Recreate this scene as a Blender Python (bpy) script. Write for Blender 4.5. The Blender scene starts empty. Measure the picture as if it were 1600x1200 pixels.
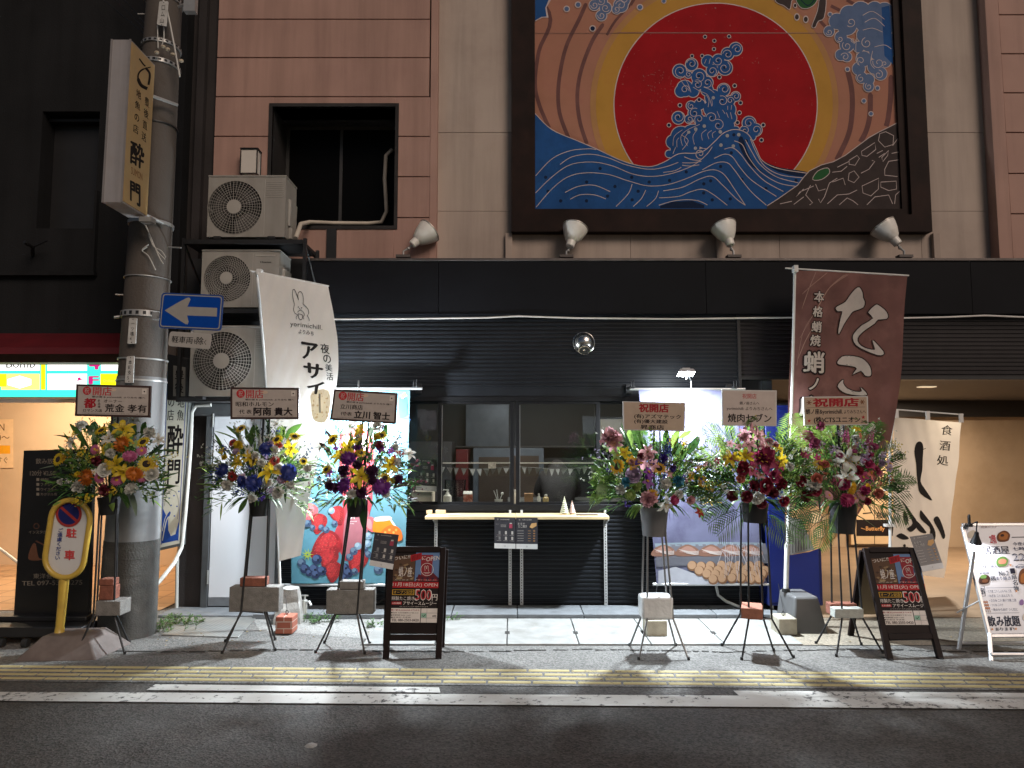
import bpy, math, random
from mathutils import Vector, Matrix, noise
from mathutils.geometry import tessellate_polygon
R = math.radians
V = Vector
random.seed(7)
SC = bpy.context.scene
COL = SC.collection

# ------------------------------------------------------------------ camera
F, TH, CH = 1109.0, R(4.7), 1.6
cam = bpy.data.cameras.new('camera')
cam.sensor_width = 36.0
cam.lens = F / 1600.0 * 36.0
cam.clip_start = 0.05
cam.clip_end = 500
camo = bpy.data.objects.new('camera', cam)
camo.location = (0, 0, CH)
camo.rotation_euler = (R(90) + TH, 0, 0)
COL.objects.link(camo)
SC.camera = camo
# ------------------------------------------------------------------ world, one soft street-side 'sun', exposure
SUN_DIR = V((0.42, -0.70, 0.56)).normalized()
SUN_STRENGTH = 1.4
SKY_STRENGTH = 0.02
w = bpy.data.worlds.new('World')
SC.world = w
w.use_nodes = True
nt = w.node_tree
bg = nt.nodes['Background']
sky = nt.nodes.new('ShaderNodeTexSky')
sky.sky_type = 'NISHITA'
sky.sun_disc = False
sky.sun_elevation = math.asin(SUN_DIR.z)
sky.sun_rotation = math.atan2(SUN_DIR.x, SUN_DIR.y)
nt.links.new(sky.outputs[0], bg.inputs[0])
bg.inputs[1].default_value = SKY_STRENGTH
sl = bpy.data.lights.new('sun', 'SUN')
sl.energy = SUN_STRENGTH
sl.angle = R(28)
sl.color = (1.0, 0.80, 0.66)
so = bpy.data.objects.new('sun', sl)
so.rotation_euler = SUN_DIR.to_track_quat('Z', 'Y').to_euler()
so.location = (6, -8, 9)
COL.objects.link(so)
SC.view_settings.view_transform = 'Standard'
SC.view_settings.look = 'None'
SC.view_settings.exposure = 0.18
SC.view_settings.gamma = 1.0
SC.cycles.max_bounces = 6
SC.cycles.transparent_max_bounces = 12
SC.cycles.sample_clamp_indirect = 3.0
SC.cycles.use_denoising = True

# ------------------------------------------------------------------ photo pixel -> world
cT, sT = math.cos(TH), math.sin(TH)
CAM = V((0, 0, CH))
def ray(x, y):
    u, v = (x - 800.0) / F, (600.0 - y) / F
    return V((u, cT - v * sT, sT + v * cT))
def P(x, y, Y):
    d = ray(x, y)
    return CAM + d * (Y / d.y)
def G(x, y, z=0.0):
    d = ray(x, y)
    return CAM + d * ((z - CH) / d.z)
def RP(x, y, o, n):
    d = ray(x, y)
    return CAM + d * ((o - CAM).dot(n) / d.dot(n))
def lin(r, g, b):
    f = lambda c: (c / 255 / 12.92) if c <= 10 else ((c / 255 + 0.055) / 1.055) ** 2.4
    return (f(r), f(g), f(b))

# ------------------------------------------------------------------ materials
MATS = {}
def mat(name, col, rough=0.6, metal=0.0, var=0.12, scale=8.0, bump=0.0, bscale=60.0, emit=None, estr=0.0,
        trans=0.0, alpha=None, spec=0.5, stain=None, stain_amt=0.0, stain_scale=2.0, coat=0.0, streak=0.0):
    if name in MATS: return MATS[name]
    m = bpy.data.materials.new(name)
    m.use_nodes = True
    t = m.node_tree; N = t.nodes; L = t.links
    b = N['Principled BSDF']; out = N['Material Output']
    b.inputs['Roughness'].default_value = rough
    b.inputs['Metallic'].default_value = metal
    b.inputs['Specular IOR Level'].default_value = spec
    if coat: b.inputs['Coat Weight'].default_value = coat
    tc = N.new('ShaderNodeTexCoord')
    src = None
    if var > 0:
        nz = N.new('ShaderNodeTexNoise'); nz.inputs['Scale'].default_value = scale; nz.inputs['Detail'].default_value = 6
        L.new(tc.outputs['Object'], nz.inputs['Vector'])
        mr = N.new('ShaderNodeMapRange')
        mr.inputs['From Min'].default_value = 0.3; mr.inputs['From Max'].default_value = 0.7
        mr.inputs['To Min'].default_value = 1 - var; mr.inputs['To Max'].default_value = 1 + var
        L.new(nz.outputs['Fac'], mr.inputs['Value'])
        mx = N.new('ShaderNodeMix'); mx.data_type = 'RGBA'; mx.blend_type = 'MULTIPLY'
        mx.inputs[0].default_value = 1.0
        mx.inputs[6].default_value = (*col, 1)
        cb = N.new('ShaderNodeCombineColor')
        for i in range(3): L.new(mr.outputs[0], cb.inputs[i])
        L.new(cb.outputs[0], mx.inputs[7])
        src = mx.outputs[2]
    if stain is not None:
        n2 = N.new('ShaderNodeTexNoise'); n2.inputs['Scale'].default_value = stain_scale; n2.inputs['Detail'].default_value = 8
        n2.inputs['Roughness'].default_value = 0.65
        L.new(tc.outputs['Object'], n2.inputs['Vector'])
        r2 = N.new('ShaderNodeMapRange'); r2.inputs['From Min'].default_value = 0.48; r2.inputs['From Max'].default_value = 0.68
        r2.inputs['To Max'].default_value = stain_amt
        L.new(n2.outputs['Fac'], r2.inputs['Value'])
        m2 = N.new('ShaderNodeMix'); m2.data_type = 'RGBA'
        L.new(r2.outputs[0], m2.inputs[0])
        if src: L.new(src, m2.inputs[6])
        else: m2.inputs[6].default_value = (*col, 1)
        m2.inputs[7].default_value = (*stain, 1)
        src = m2.outputs[2]
    if streak > 0:                                          # rain streaks and grime running down the surface
        mp = N.new('ShaderNodeMapping'); mp.inputs['Scale'].default_value = (5.5, 5.5, .35); L.new(tc.outputs['Object'], mp.inputs[0])
        n3 = N.new('ShaderNodeTexNoise'); n3.inputs['Scale'].default_value = 1.0; n3.inputs['Detail'].default_value = 7; n3.inputs['Roughness'].default_value = .62; L.new(mp.outputs[0], n3.inputs['Vector'])
        r3 = N.new('ShaderNodeMapRange'); r3.inputs['From Min'].default_value = .45; r3.inputs['From Max'].default_value = .75; r3.inputs['To Min'].default_value = 1; r3.inputs['To Max'].default_value = 1 - streak; L.new(n3.outputs['Fac'], r3.inputs['Value'])
        m3 = N.new('ShaderNodeMix'); m3.data_type = 'RGBA'; m3.blend_type = 'MULTIPLY'; m3.inputs[0].default_value = 1
        if src: L.new(src, m3.inputs[6])
        else: m3.inputs[6].default_value = (*col, 1)
        c3 = N.new('ShaderNodeCombineColor'); [L.new(r3.outputs[0], c3.inputs[i]) for i in range(3)]; L.new(c3.outputs[0], m3.inputs[7]); src = m3.outputs[2]
    if src: L.new(src, b.inputs['Base Color'])
    else: b.inputs['Base Color'].default_value = (*col, 1)
    if bump > 0:
        nb = N.new('ShaderNodeTexNoise'); nb.inputs['Scale'].default_value = bscale; nb.inputs['Detail'].default_value = 5
        L.new(tc.outputs['Object'], nb.inputs['Vector'])
        bp = N.new('ShaderNodeBump'); bp.inputs['Strength'].default_value = bump; bp.inputs['Distance'].default_value = 0.01
        L.new(nb.outputs['Fac'], bp.inputs['Height'])
        L.new(bp.outputs[0], b.inputs['Normal'])
    if emit is not None:
        b.inputs['Emission Color'].default_value = (*emit, 1)
        b.inputs['Emission Strength'].default_value = estr
    if trans > 0:
        tr = N.new('ShaderNodeBsdfTranslucent')
        if src: L.new(src, tr.inputs['Color'])
        else: tr.inputs['Color'].default_value = (*col, 1)
        ms = N.new('ShaderNodeMixShader'); ms.inputs[0].default_value = trans
        L.new(b.outputs[0], ms.inputs[1]); L.new(tr.outputs[0], ms.inputs[2])
        L.new(ms.outputs[0], out.inputs['Surface'])
    if alpha is not None:
        tp = N.new('ShaderNodeBsdfTransparent')
        ms = N.new('ShaderNodeMixShader'); ms.inputs[0].default_value = alpha
        L.new(tp.outputs[0], ms.inputs[1]); L.new(b.outputs[0], ms.inputs[2])
        L.new(ms.outputs[0], out.inputs['Surface'])
    MATS[name] = m
    return m
def glass(name, tint=(1, 1, 1), refl=0.08, rough=0.02):
    if name in MATS: return MATS[name]
    m = bpy.data.materials.new(name); m.use_nodes = True
    t = m.node_tree; N = t.nodes; L = t.links
    out = N['Material Output']
    tp = N.new('ShaderNodeBsdfTransparent'); tp.inputs[0].default_value = (*tint, 1)
    gl = N.new('ShaderNodeBsdfGlossy'); gl.inputs['Roughness'].default_value = rough
    fr = N.new('ShaderNodeFresnel'); fr.inputs[0].default_value = 1.25
    ad = N.new('ShaderNodeMath'); ad.operation = 'ADD'; ad.inputs[1].default_value = refl * .35; ad.use_clamp = True
    L.new(fr.outputs[0], ad.inputs[0])
    ms = N.new('ShaderNodeMixShader')
    L.new(ad.outputs[0], ms.inputs[0]); L.new(tp.outputs[0], ms.inputs[1]); L.new(gl.outputs[0], ms.inputs[2])
    L.new(ms.outputs[0], out.inputs['Surface'])
    MATS[name] = m
    return m
def flat(name, rgb255, rough=0.7, trans=0.0):           # printed ink
    return mat('ink_' + name, lin(*rgb255), rough=rough, var=0.05, scale=20, trans=trans, spec=0.25)

# ------------------------------------------------------------------ mesh builder
def wl(o):
    p = V((0, 0, 0))
    while o is not None:
        p += o.location; o = o.parent
    return p
def frame_of(d):
    d = d.normalized()
    a = V((0, 0, 1)) if abs(d.z) < 0.9 else V((1, 0, 0))
    x = d.cross(a).normalized()
    return x, d.cross(x).normalized(), d
class MB:
    def __init__(s): s.v = []; s.f = []; s.m = []; s.mi = 0
    def face(s, pts):
        i = len(s.v); s.v += [V(p) for p in pts]; s.f.append(tuple(range(i, i + len(pts)))); s.m.append(s.mi); return s
    def grid(s, rows):
        i = len(s.v); n = len(rows[0])
        for r in rows: s.v += [V(p) for p in r]
        for a in range(len(rows) - 1):
            for b in range(n - 1):
                q = i + a * n + b
                s.f.append((q, q + 1, q + n + 1, q + n)); s.m.append(s.mi)
        return s
    def hexa(s, c):                                      # 8 corners: bottom 4 (ccw), top 4
        i = len(s.v); s.v += [V(p) for p in c]
        for f in ((3, 2, 1, 0), (4, 5, 6, 7), (0, 1, 5, 4), (1, 2, 6, 5), (2, 3, 7, 6), (3, 0, 4, 7)):
            s.f.append(tuple(i + k for k in f)); s.m.append(s.mi)
        return s
    def box(s, x0, x1, y0, y1, z0, z1):
        return s.hexa([(x0, y0, z0), (x1, y0, z0), (x1, y1, z0), (x0, y1, z0), (x0, y0, z1), (x1, y0, z1), (x1, y1, z1), (x0, y1, z1)])
    def pbox(s, x0, y0, x1, y1, Y, depth, Yb=None):      # a box whose front face fills the pixel rectangle at depth Y
        a, b = P(x0, y1, Y), P(x1, y0, Y)
        return s.box(a.x, b.x, Y, Y + depth, a.z, b.z)
    def obox(s, o, a, b, c):                             # centre, three half axes
        return s.hexa([o - a - b - c, o + a - b - c, o + a + b - c, o - a + b - c, o - a - b + c, o + a - b + c, o + a + b + c, o - a + b + c])
    def tube(s, pts, r, n=8, cap=True):
        pts = [V(p) for p in pts]; k = len(pts)
        rs = r if isinstance(r, (list, tuple)) else [r] * k
        i = len(s.v); px = None
        for j in range(k):
            d = (pts[min(j + 1, k - 1)] - pts[max(j - 1, 0)])
            if d.length < 1e-9: d = V((0, 0, 1))
            d.normalize()
            if px is None: x, y, _ = frame_of(d)
            else:
                x = (px - d * px.dot(d))
                x = x.normalized() if x.length > 1e-6 else frame_of(d)[0]
                y = d.cross(x).normalized()
            px = x
            for q in range(n):
                t = 2 * math.pi * q / n
                s.v.append(pts[j] + (x * math.cos(t) + y * math.sin(t)) * rs[j])
        for j in range(k - 1):
            for q in range(n):
                a = i + j * n + q; b = i + j * n + (q + 1) % n
                s.f.append((a, b, b + n, a + n)); s.m.append(s.mi)
        if cap:
            s.f.append(tuple(i + q for q in reversed(range(n)))); s.m.append(s.mi)
            s.f.append(tuple(i + (k - 1) * n + q for q in range(n))); s.m.append(s.mi)
        return s
    def lathe(s, o, axis, prof, n=24):                   # profile of (radius, height)
        o = V(o); x, y, d = frame_of(V(axis)); i = len(s.v); k = len(prof)
        for r, h in prof:
            for q in range(n):
                t = 2 * math.pi * q / n
                s.v.append(o + d * h + (x * math.cos(t) + y * math.sin(t)) * max(r, 1e-5))
        for j in range(k - 1):
            for q in range(n):
                a = i + j * n + q; b = i + j * n + (q + 1) % n
                s.f.append((a, b, b + n, a + n)); s.m.append(s.mi)
        return s
    def ball(s, o, r, n=8, m=6, sc=(1, 1, 1)):
        o = V(o)
        pts = []
        for j in range(m + 1):
            p = math.pi * j / m
            pts.append([o + V((r * sc[0] * math.sin(p) * math.cos(2 * math.pi * q / n), r * sc[1] * math.sin(p) * math.sin(2 * math.pi * q / n), r * sc[2] * math.cos(p))) for q in range(n + 1)])
        return s.grid(pts)
    def build(s, name, mats, parent=None, smooth=40, bev=0.0, loc=None, props=None, bseg=2):
        me = bpy.data.meshes.new(name)
        base = loc if loc is not None else (wl(parent) if parent is not None else V((0, 0, 0)))
        base = V(base)
        me.from_pydata([tuple(p - base) for p in s.v], [], s.f)
        for mm in (mats if isinstance(mats, (list, tuple)) else [mats]): me.materials.append(mm)
        me.polygons.foreach_set('material_index', s.m)
        if smooth:
            me.polygons.foreach_set('use_smooth', [True] * len(me.polygons))
            me.update()
            me.set_sharp_from_angle(angle=R(smooth))
        me.update()
        o = bpy.data.objects.new(name, me)
        COL.objects.link(o)
        if parent is not None:
            o.parent = parent
            if loc is not None: o.location = V(loc) - wl(parent)
        else: o.location = base
        if bev > 0:
            md = o.modifiers.new('bevel', 'BEVEL'); md.width = bev; md.segments = bseg; md.limit_method = 'ANGLE'; md.angle_limit = R(40)
        if props:
            for k, v in props.items(): o[k] = v
        return o
def thing(name, label, cat, loc, group=None):
    o = bpy.data.objects.new(name, None)
    o.empty_display_size = 0.1
    o.location = V(loc); o['label'] = label; o['category'] = cat
    if group: o['group'] = group
    COL.objects.link(o)
    return o
def tag(o, label, cat, group=None):
    o['label'] = label; o['category'] = cat
    if group: o['group'] = group
    return o
def struct(o):
    o['kind'] = 'structure'; return o
def dup(root, loc, label=None):
    r = root.copy(); COL.objects.link(r); r.location = V(loc)
    if label: r['label'] = label
    def kids(a, b):
        for ch in list(a.children):
            c = ch.copy(); COL.objects.link(c); c.parent = b; kids(ch, c)
    kids(root, r)
    return r

# ------------------------------------------------------------------ printed graphics
_tc = {}
def glyph(s, bold=0.0):
    k = (s, bold)
    if k not in _tc:
        cu = bpy.data.curves.new('text', 'FONT'); cu.body = s; cu.resolution_u = 3 if len(s) < 3 else 2; cu.offset = bold
        cu.fill_mode = 'FRONT'
        ob = bpy.data.objects.new('text', cu)
        me = bpy.data.meshes.new_from_object(ob)
        vs = [(v.co.x, v.co.y) for v in me.vertices]; fs = [tuple(p.vertices) for p in me.polygons]
        bpy.data.objects.remove(ob); bpy.data.curves.remove(cu); bpy.data.meshes.remove(me)
        xs = [a for a, _ in vs] or [0, 1]; ys = [b for _, b in vs] or [0, 1]
        _tc[k] = (vs, fs, (min(xs), max(xs), min(ys), max(ys)))
    return _tc[k]
def smooth_line(pts, n=6, closed=False):
    if len(pts) < 3: return list(pts)
    out = []; k = len(pts); rng = k if closed else k - 1
    for i in range(rng):
        if closed: p0, p1, p2, p3 = pts[(i - 1) % k], pts[i], pts[(i + 1) % k], pts[(i + 2) % k]
        else: p0, p1, p2, p3 = pts[max(i - 1, 0)], pts[i], pts[i + 1], pts[min(i + 2, k - 1)]
        for j in range(n):
            t = j / n
            out.append(tuple(0.5 * (2 * b + (c - a) * t + (2 * a - 5 * b + 4 * c - d) * t * t + (3 * b - a - 3 * c + d) * t ** 3) for a, b, c, d in zip(p0, p1, p2, p3)))
    if not closed: out.append(tuple(pts[-1]))
    return out
class Sheet:
    """Ink on a plane. Shapes are given in photo pixels and land on the plane where the thing really stands."""
    def __init__(s, o, n, disp=None, maxlen=None, base=0.0012, step=0.0006, T=None):
        s.o = V(o); s.n = V(n).normalized()
        if s.n.dot(CAM - s.o) < 0: s.n = -s.n
        s.disp = disp; s.maxlen = maxlen; s.base = base; s.step = step
        s.v = []; s.f = []; s.m = []; s.mats = []; s.T = T; s.cnt = {}
    def slot(s, m):
        if m not in s.mats: s.mats.append(m)
        return s.mats.index(m)
    def add(s, verts, faces, m, layer):
        if s.T: verts = [s.T(*p) for p in verts]
        if s.maxlen:
            verts = [tuple(v) for v in verts]; tris = []
            for f in faces:
                for k in range(1, len(f) - 1): tris.append((f[0], f[k], f[k + 1]))
            stack = tris; tris = []; mid = {}
            while stack:
                t = stack.pop()
                e = [(verts[t[a]][0] - verts[t[b]][0]) ** 2 + (verts[t[a]][1] - verts[t[b]][1]) ** 2 for a, b in ((0, 1), (1, 2), (2, 0))]
                k = e.index(max(e))
                if e[k] <= s.maxlen ** 2: tris.append(t); continue
                a, b, c = t[k], t[(k + 1) % 3], t[(k + 2) % 3]
                key = (min(a, b), max(a, b))
                if key not in mid:
                    verts.append(((verts[a][0] + verts[b][0]) / 2, (verts[a][1] + verts[b][1]) / 2)); mid[key] = len(verts) - 1
                q = mid[key]; stack.append((a, q, c)); stack.append((q, b, c))
            faces = tris
        c_ = s.cnt[layer] = s.cnt.get(layer, -1) + 1
        i = len(s.v); h = s.base + s.step * layer + (c_ % 130) * 4.5e-6
        for x, y in verts:
            p = RP(x, y, s.o, s.n)
            d = s.disp(x, y) if s.disp else 0.0
            s.v.append(p + s.n * (h + d))
        k = s.slot(m)
        for f in faces: s.f.append(tuple(i + q for q in f)); s.m.append(k)
        return s
    def poly(s, pts, m, layer=0, sm=0):
        if sm: pts = smooth_line(pts, sm, True)
        tr = tessellate_polygon([[V((x, y, 0)) for x, y in pts]])
        return s.add(list(pts), [tuple(t) for t in tr], m, layer)
    def rect(s, x0, y0, x1, y1, m, layer=0):
        return s.add([(x0, y1), (x1, y1), (x1, y0), (x0, y0)], [(0, 1, 2, 3)], m, layer)
    def circle(s, x, y, r, m, layer=0, n=28, ry=None):
        ry = ry or r
        return s.add([(x, y)] + [(x + r * math.cos(2 * math.pi * k / n), y - ry * math.sin(2 * math.pi * k / n)) for k in range(n)],
                     [(0, 1 + k, 1 + (k + 1) % n) for k in range(n)], m, layer)
    def line(s, pts, wd, m, layer=0, sm=0, closed=False, taper=False):
        if sm: pts = smooth_line(pts, sm, closed)
        if closed: pts = list(pts) + [pts[0]]
        k = len(pts); vs = []
        for i in range(k):
            a = pts[max(i - 1, 0)]; b = pts[min(i + 1, k - 1)]
            if closed and i in (0, k - 1): a = pts[k - 2]; b = pts[1]
            dx, dy = b[0] - a[0], b[1] - a[1]; l = math.hypot(dx, dy) or 1
            ww = wd[i] if isinstance(wd, list) else wd
            if taper: ww = ww * (0.25 + 0.75 * math.sin(math.pi * min(max((i + 0.3) / (k - 0.4), 0), 1)))
            vs += [(pts[i][0] - dy / l * ww / 2, pts[i][1] + dx / l * ww / 2), (pts[i][0] + dy / l * ww / 2, pts[i][1] - dx / l * ww / 2)]
        return s.add(vs, [(2 * i, 2 * i + 2, 2 * i + 3, 2 * i + 1) for i in range(k - 1)], m, layer)
    def ring(s, x, y, r, wd, m, layer=0, n=36):
        return s.line([(x + r * math.cos(2 * math.pi * k / n), y + r * math.sin(2 * math.pi * k / n)) for k in range(n)], wd, m, layer, closed=True)
    def text(s, body, q, m, layer=0, bold=0.0, em=False):
        vs, fs, (x0, x1, y0, y1) = glyph(body, 0.0)
        if not vs: return s
        if bold > 0:                                       # heavier lettering: the same ink laid down again, slightly shifted
            w_, f_ = list(vs), list(fs); vs, fs = [], []
            sh = [(-.8 * bold, 0), (.8 * bold, 0), (0, -.5 * bold), (0, .5 * bold)] if bold < .08 else [(bold * math.cos(k * .785), bold * math.sin(k * .785)) for k in range(8)]
            if bold < .025: sh = sh[:2]
            for dx, dy in sh:
                s.text_raw([(a + dx, c + dy) for a, c in w_], f_, (x0, x1, y0, y1), q, m, layer, em)
            return s
        return s.text_raw(vs, fs, (x0, x1, y0, y1), q, m, layer, em)
    def text_raw(s, vs, fs, bb, q, m, layer, em):
        x0, x1, y0, y1 = bb
        if em: x0, x1, y0, y1 = 0.0, 1.0, -0.1, 0.86
        if len(q) == 4 and not isinstance(q[0], (tuple, list)): q = [(q[0], q[1]), (q[2], q[1]), (q[2], q[3]), (q[0], q[3])]
        out = []
        for x, y in vs:
            a = (x - x0) / (x1 - x0 or 1); b = (y1 - y) / (y1 - y0 or 1)
            out.append(tuple((q[0][k] * (1 - a) + q[1][k] * a) * (1 - b) + (q[3][k] * (1 - a) + q[2][k] * a) * b for k in (0, 1)))
        return s.add(out, fs, m, layer)
    def vtext(s, body, x, y0, y1, wd, m, layer=0, bold=0.0, x1=None, gap=0.06):
        n = len(body); h = (y1 - y0) / n
        for i, c in enumerate(body):
            if c == ' ': continue
            xx = x if x1 is None else x + (x1 - x) * (i + 0.5) / n
            ya, yb = y0 + h * i + h * gap, y0 + h * (i + 1) - h * gap
            if c in 'ー〜':
                q = [(xx + wd / 2, ya), (xx + wd / 2, yb), (xx - wd / 2, yb), (xx - wd / 2, ya)]
            else: q = (xx - wd / 2, ya, xx + wd / 2, yb)
            s.text(c, q, m, layer, bold, em=True)
        return s
    def build(s, name, parent=None):
        me = bpy.data.meshes.new(name); base = wl(parent) if parent is not None else V((0, 0, 0))
        me.from_pydata([tuple(p - base) for p in s.v], [], s.f)
        for mm in s.mats: me.materials.append(mm)
        me.polygons.foreach_set('material_index', s.m); me.update()
        o = bpy.data.objects.new(name, me); COL.objects.link(o)
        if parent is not None: o.parent = parent
        return o
YN = V((0, -1, 0))
# common materials
M_blk = mat('black_metal', (0.012, 0.012, 0.013), rough=0.45, var=0.2)
M_steel = mat('galvanised_steel', (0.42, 0.42, 0.41), rough=0.45, metal=0.6, var=0.15)
M_white = mat('white_plastic', (0.72, 0.72, 0.69), rough=0.5, var=0.06)
M_conc = mat('concrete', (0.30, 0.29, 0.27), rough=0.9, var=0.25, scale=14, bump=0.5, bscale=90, stain=(0.14, 0.13, 0.12), stain_amt=0.5, stain_scale=5)
M_brick = mat('red_brick', (0.20, 0.068, 0.042), rough=0.85, var=0.25, scale=25, bump=0.5, bscale=120)
M_wood = mat('pale_wood', (0.58, 0.42, 0.24), rough=0.55, var=0.14, scale=9)
M_rub = mat('black_rubber', (0.015, 0.015, 0.015), rough=0.8, var=0.1)
I_blk = flat('black', (22, 20, 22)); I_wht = flat('white', (236, 234, 230)); I_red = flat('red', (196, 30, 38)); I_gold = flat('gold', (214, 168, 60))
I_gry = flat('grey', (120, 120, 122)); I_navy = flat('navy', (28, 38, 74)); I_pink = flat('pink', (238, 60, 140)); I_cyan = flat('cyan', (120, 205, 220))
I_yel = flat('yellow', (238, 205, 40)); I_grn = flat('green', (60, 130, 60)); I_brn = flat('brown', (110, 66, 40)); I_org = flat('orange', (232, 130, 40))
I_blue = flat('blue', (40, 80, 165))
# ================================================================== GROUND
def paint_mat(name, col, base, wear=0.5, scale=18):
    m = bpy.data.materials.new(name); m.use_nodes = True
    t = m.node_tree; N = t.nodes; L = t.links; b = N['Principled BSDF']
    tc = N.new('ShaderNodeTexCoord'); n1 = N.new('ShaderNodeTexNoise'); n1.inputs['Scale'].default_value = scale; n1.inputs['Detail'].default_value = 9; n1.inputs['Roughness'].default_value = 0.75
    n0 = N.new('ShaderNodeTexNoise'); n0.inputs['Scale'].default_value = 1.1
    L.new(tc.outputs['Object'], n1.inputs['Vector']); L.new(tc.outputs['Object'], n0.inputs['Vector'])
    ad = N.new('ShaderNodeMath'); ad.operation = 'MULTIPLY_ADD'; ad.inputs[1].default_value = 0.5; ad.inputs[2].default_value = -0.25
    L.new(n0.outputs['Fac'], ad.inputs[0])
    a2 = N.new('ShaderNodeMath'); a2.operation = 'ADD'; L.new(ad.outputs[0], a2.inputs[0]); L.new(n1.outputs['Fac'], a2.inputs[1])
    mr = N.new('ShaderNodeMapRange'); mr.inputs['From Min'].default_value = wear; mr.inputs['From Max'].default_value = wear + 0.06
    L.new(a2.outputs[0], mr.inputs['Value'])
    mx = N.new('ShaderNodeMix'); mx.data_type = 'RGBA'; mx.inputs[6].default_value = (*col, 1); mx.inputs[7].default_value = (*base, 1)
    L.new(mr.outputs[0], mx.inputs[0]); L.new(mx.outputs[2], b.inputs['Base Color'])
    b.inputs['Roughness'].default_value = 0.75
    bp = N.new('ShaderNodeBump'); bp.inputs['Strength'].default_value = 0.4; bp.inputs['Distance'].default_value = 0.004
    L.new(n1.outputs['Fac'], bp.inputs['Height']); L.new(bp.outputs[0], b.inputs['Normal'])
    return m
def asphalt(name, c0, c1, speck):
    m = bpy.data.materials.new(name); m.use_nodes = True
    t = m.node_tree; N = t.nodes; L = t.links; b = N['Principled BSDF']
    tc = N.new('ShaderNodeTexCoord')
    big = N.new('ShaderNodeTexNoise'); big.inputs['Scale'].default_value = 0.9; big.inputs['Detail'].default_value = 7; big.inputs['Roughness'].default_value = 0.65
    vo = N.new('ShaderNodeTexVoronoi'); vo.inputs['Scale'].default_value = 85
    fine = N.new('ShaderNodeTexNoise'); fine.inputs['Scale'].default_value = 55; fine.inputs['Detail'].default_value = 5
    for q in (big, vo, fine): L.new(tc.outputs['Object'], q.inputs['Vector'])
    r = N.new('ShaderNodeValToRGB'); r.color_ramp.elements[0].position = 0.35; r.color_ramp.elements[1].position = 0.68
    r.color_ramp.elements[0].color = (*c0, 1); r.color_ramp.elements[1].color = (*c1, 1)
    L.new(big.outputs['Fac'], r.inputs[0])
    sp = N.new('ShaderNodeMapRange'); sp.inputs['From Min'].default_value = 0.0; sp.inputs['From Max'].default_value = 1.0
    sp.inputs['To Min'].default_value = 0.35; sp.inputs['To Max'].default_value = 1.8
    sx = N.new('ShaderNodeSeparateColor'); L.new(vo.outputs['Color'], sx.inputs[0]); L.new(sx.outputs[0], sp.inputs['Value'])
    mx = N.new('ShaderNodeMix'); mx.data_type = 'RGBA'; mx.blend_type = 'MULTIPLY'; mx.inputs[0].default_value = speck
    L.new(r.outputs[0], mx.inputs[6]); L.new(sp.outputs[0], mx.inputs[7])
    L.new(mx.outputs[2], b.inputs['Base Color']); b.inputs['Roughness'].default_value = 0.82
    bp = N.new('ShaderNodeBump'); bp.inputs['Strength'].default_value = 0.55; bp.inputs['Distance'].default_value = 0.006
    ad = N.new('ShaderNodeMath'); ad.operation = 'ADD'; L.new(fine.outputs['Fac'], ad.inputs[0]); L.new(vo.outputs['Distance'], ad.inputs[1])
    L.new(ad.outputs[0], bp.inputs['Height']); L.new(bp.outputs[0], b.inputs['Normal'])
    return m
A_road = asphalt('asphalt_road', (0.043, 0.039, 0.035), (0.072, 0.066, 0.06), 0.8)
A_walk = asphalt('asphalt_footway', (0.10, 0.098, 0.093), (0.155, 0.15, 0.14), 0.6)  # lighter than the road, with the LED light put into the colour
A_dirt = asphalt('dirty_concrete', (0.15, 0.125, 0.095), (0.30, 0.26, 0.20), 0.4)
M_slab = mat('slab_concrete', (0.27, 0.272, 0.262), rough=0.85, var=0.14, scale=6, bump=0.35, bscale=140, stain=(0.17, 0.165, 0.15), stain_amt=0.7, stain_scale=4)
M_kerb = mat('kerb_stone', (0.14, 0.15, 0.16), rough=0.85, var=0.18, scale=10, bump=0.4, bscale=110)
struct(MB().face([(-60, -20, 0), (60, -20, 0), (60, 60, 0), (-60, 60, 0)]).build('road', A_road))
gl, gr = G(0, 1040), G(1600, 1053)
rd = (gr - gl); rd.z = 0; rd.normalize(); rn = V((-rd.y, rd.x, 0))          # along the street / towards the shop
def up(p, z): return V((p.x, p.y, z))
b = MB(); b.face([up(gl - rd * 20 - rn * 0.34, .004), up(gl + rd * 30 - rn * 0.34, .004), (24, 5.74, .004), (-24, 5.74, .004)])
b.face([(-24, 5.74, .004), (-1.2, 5.74, .004), (-1.2, 6.95, .004), (-24, 6.95, .004)])
struct(b.build('pavement', A_walk))
struct(MB().face([(2.3, 5.75, .006), (24, 5.75, .006), (24, 6.8, .006), (2.3, 6.8, .006)]).build('pavement_apron', A_dirt))
# crumbled joint line between slab and asphalt
b = MB()
x = -3.4
while x < 4.4:
    L_ = random.uniform(.03, .14); y = 5.60 + .03 * math.sin(x * 3) + random.uniform(-.012, .012)
    wv = random.uniform(.006, .02)
    b.face([(x, y - wv, .0075), (x + L_, y - wv * random.uniform(.2, 1), .0075), (x + L_, y + wv * random.uniform(.3, 1), .0075), (x, y + wv, .0075)]); x += L_ * random.uniform(.8, 1.5)
struct(b.build('pavement_crack', mat('crack_dark', (0.02, 0.018, 0.016), rough=0.95)))
Wp = paint_mat('road_paint', (0.50, 0.49, 0.46), (0.05, 0.047, 0.043), 0.56)
def stripe(name, q):
    pts = [G(*p, z=.008) for p in q]
    return struct(MB().face(pts).build(name, Wp))
a0, a1, b0, b1 = G(0, 1097), G(0, 1083), G(1600, 1110), G(1600, 1091)
dn, df = (b0 - a0), (b1 - a1)
struct(MB().face([up(a0 - dn, .008), up(a0 + dn * 2, .008), up(a1 + df * 2, .008), up(a1 - df, .008)]).build('edge_line', Wp))
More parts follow.
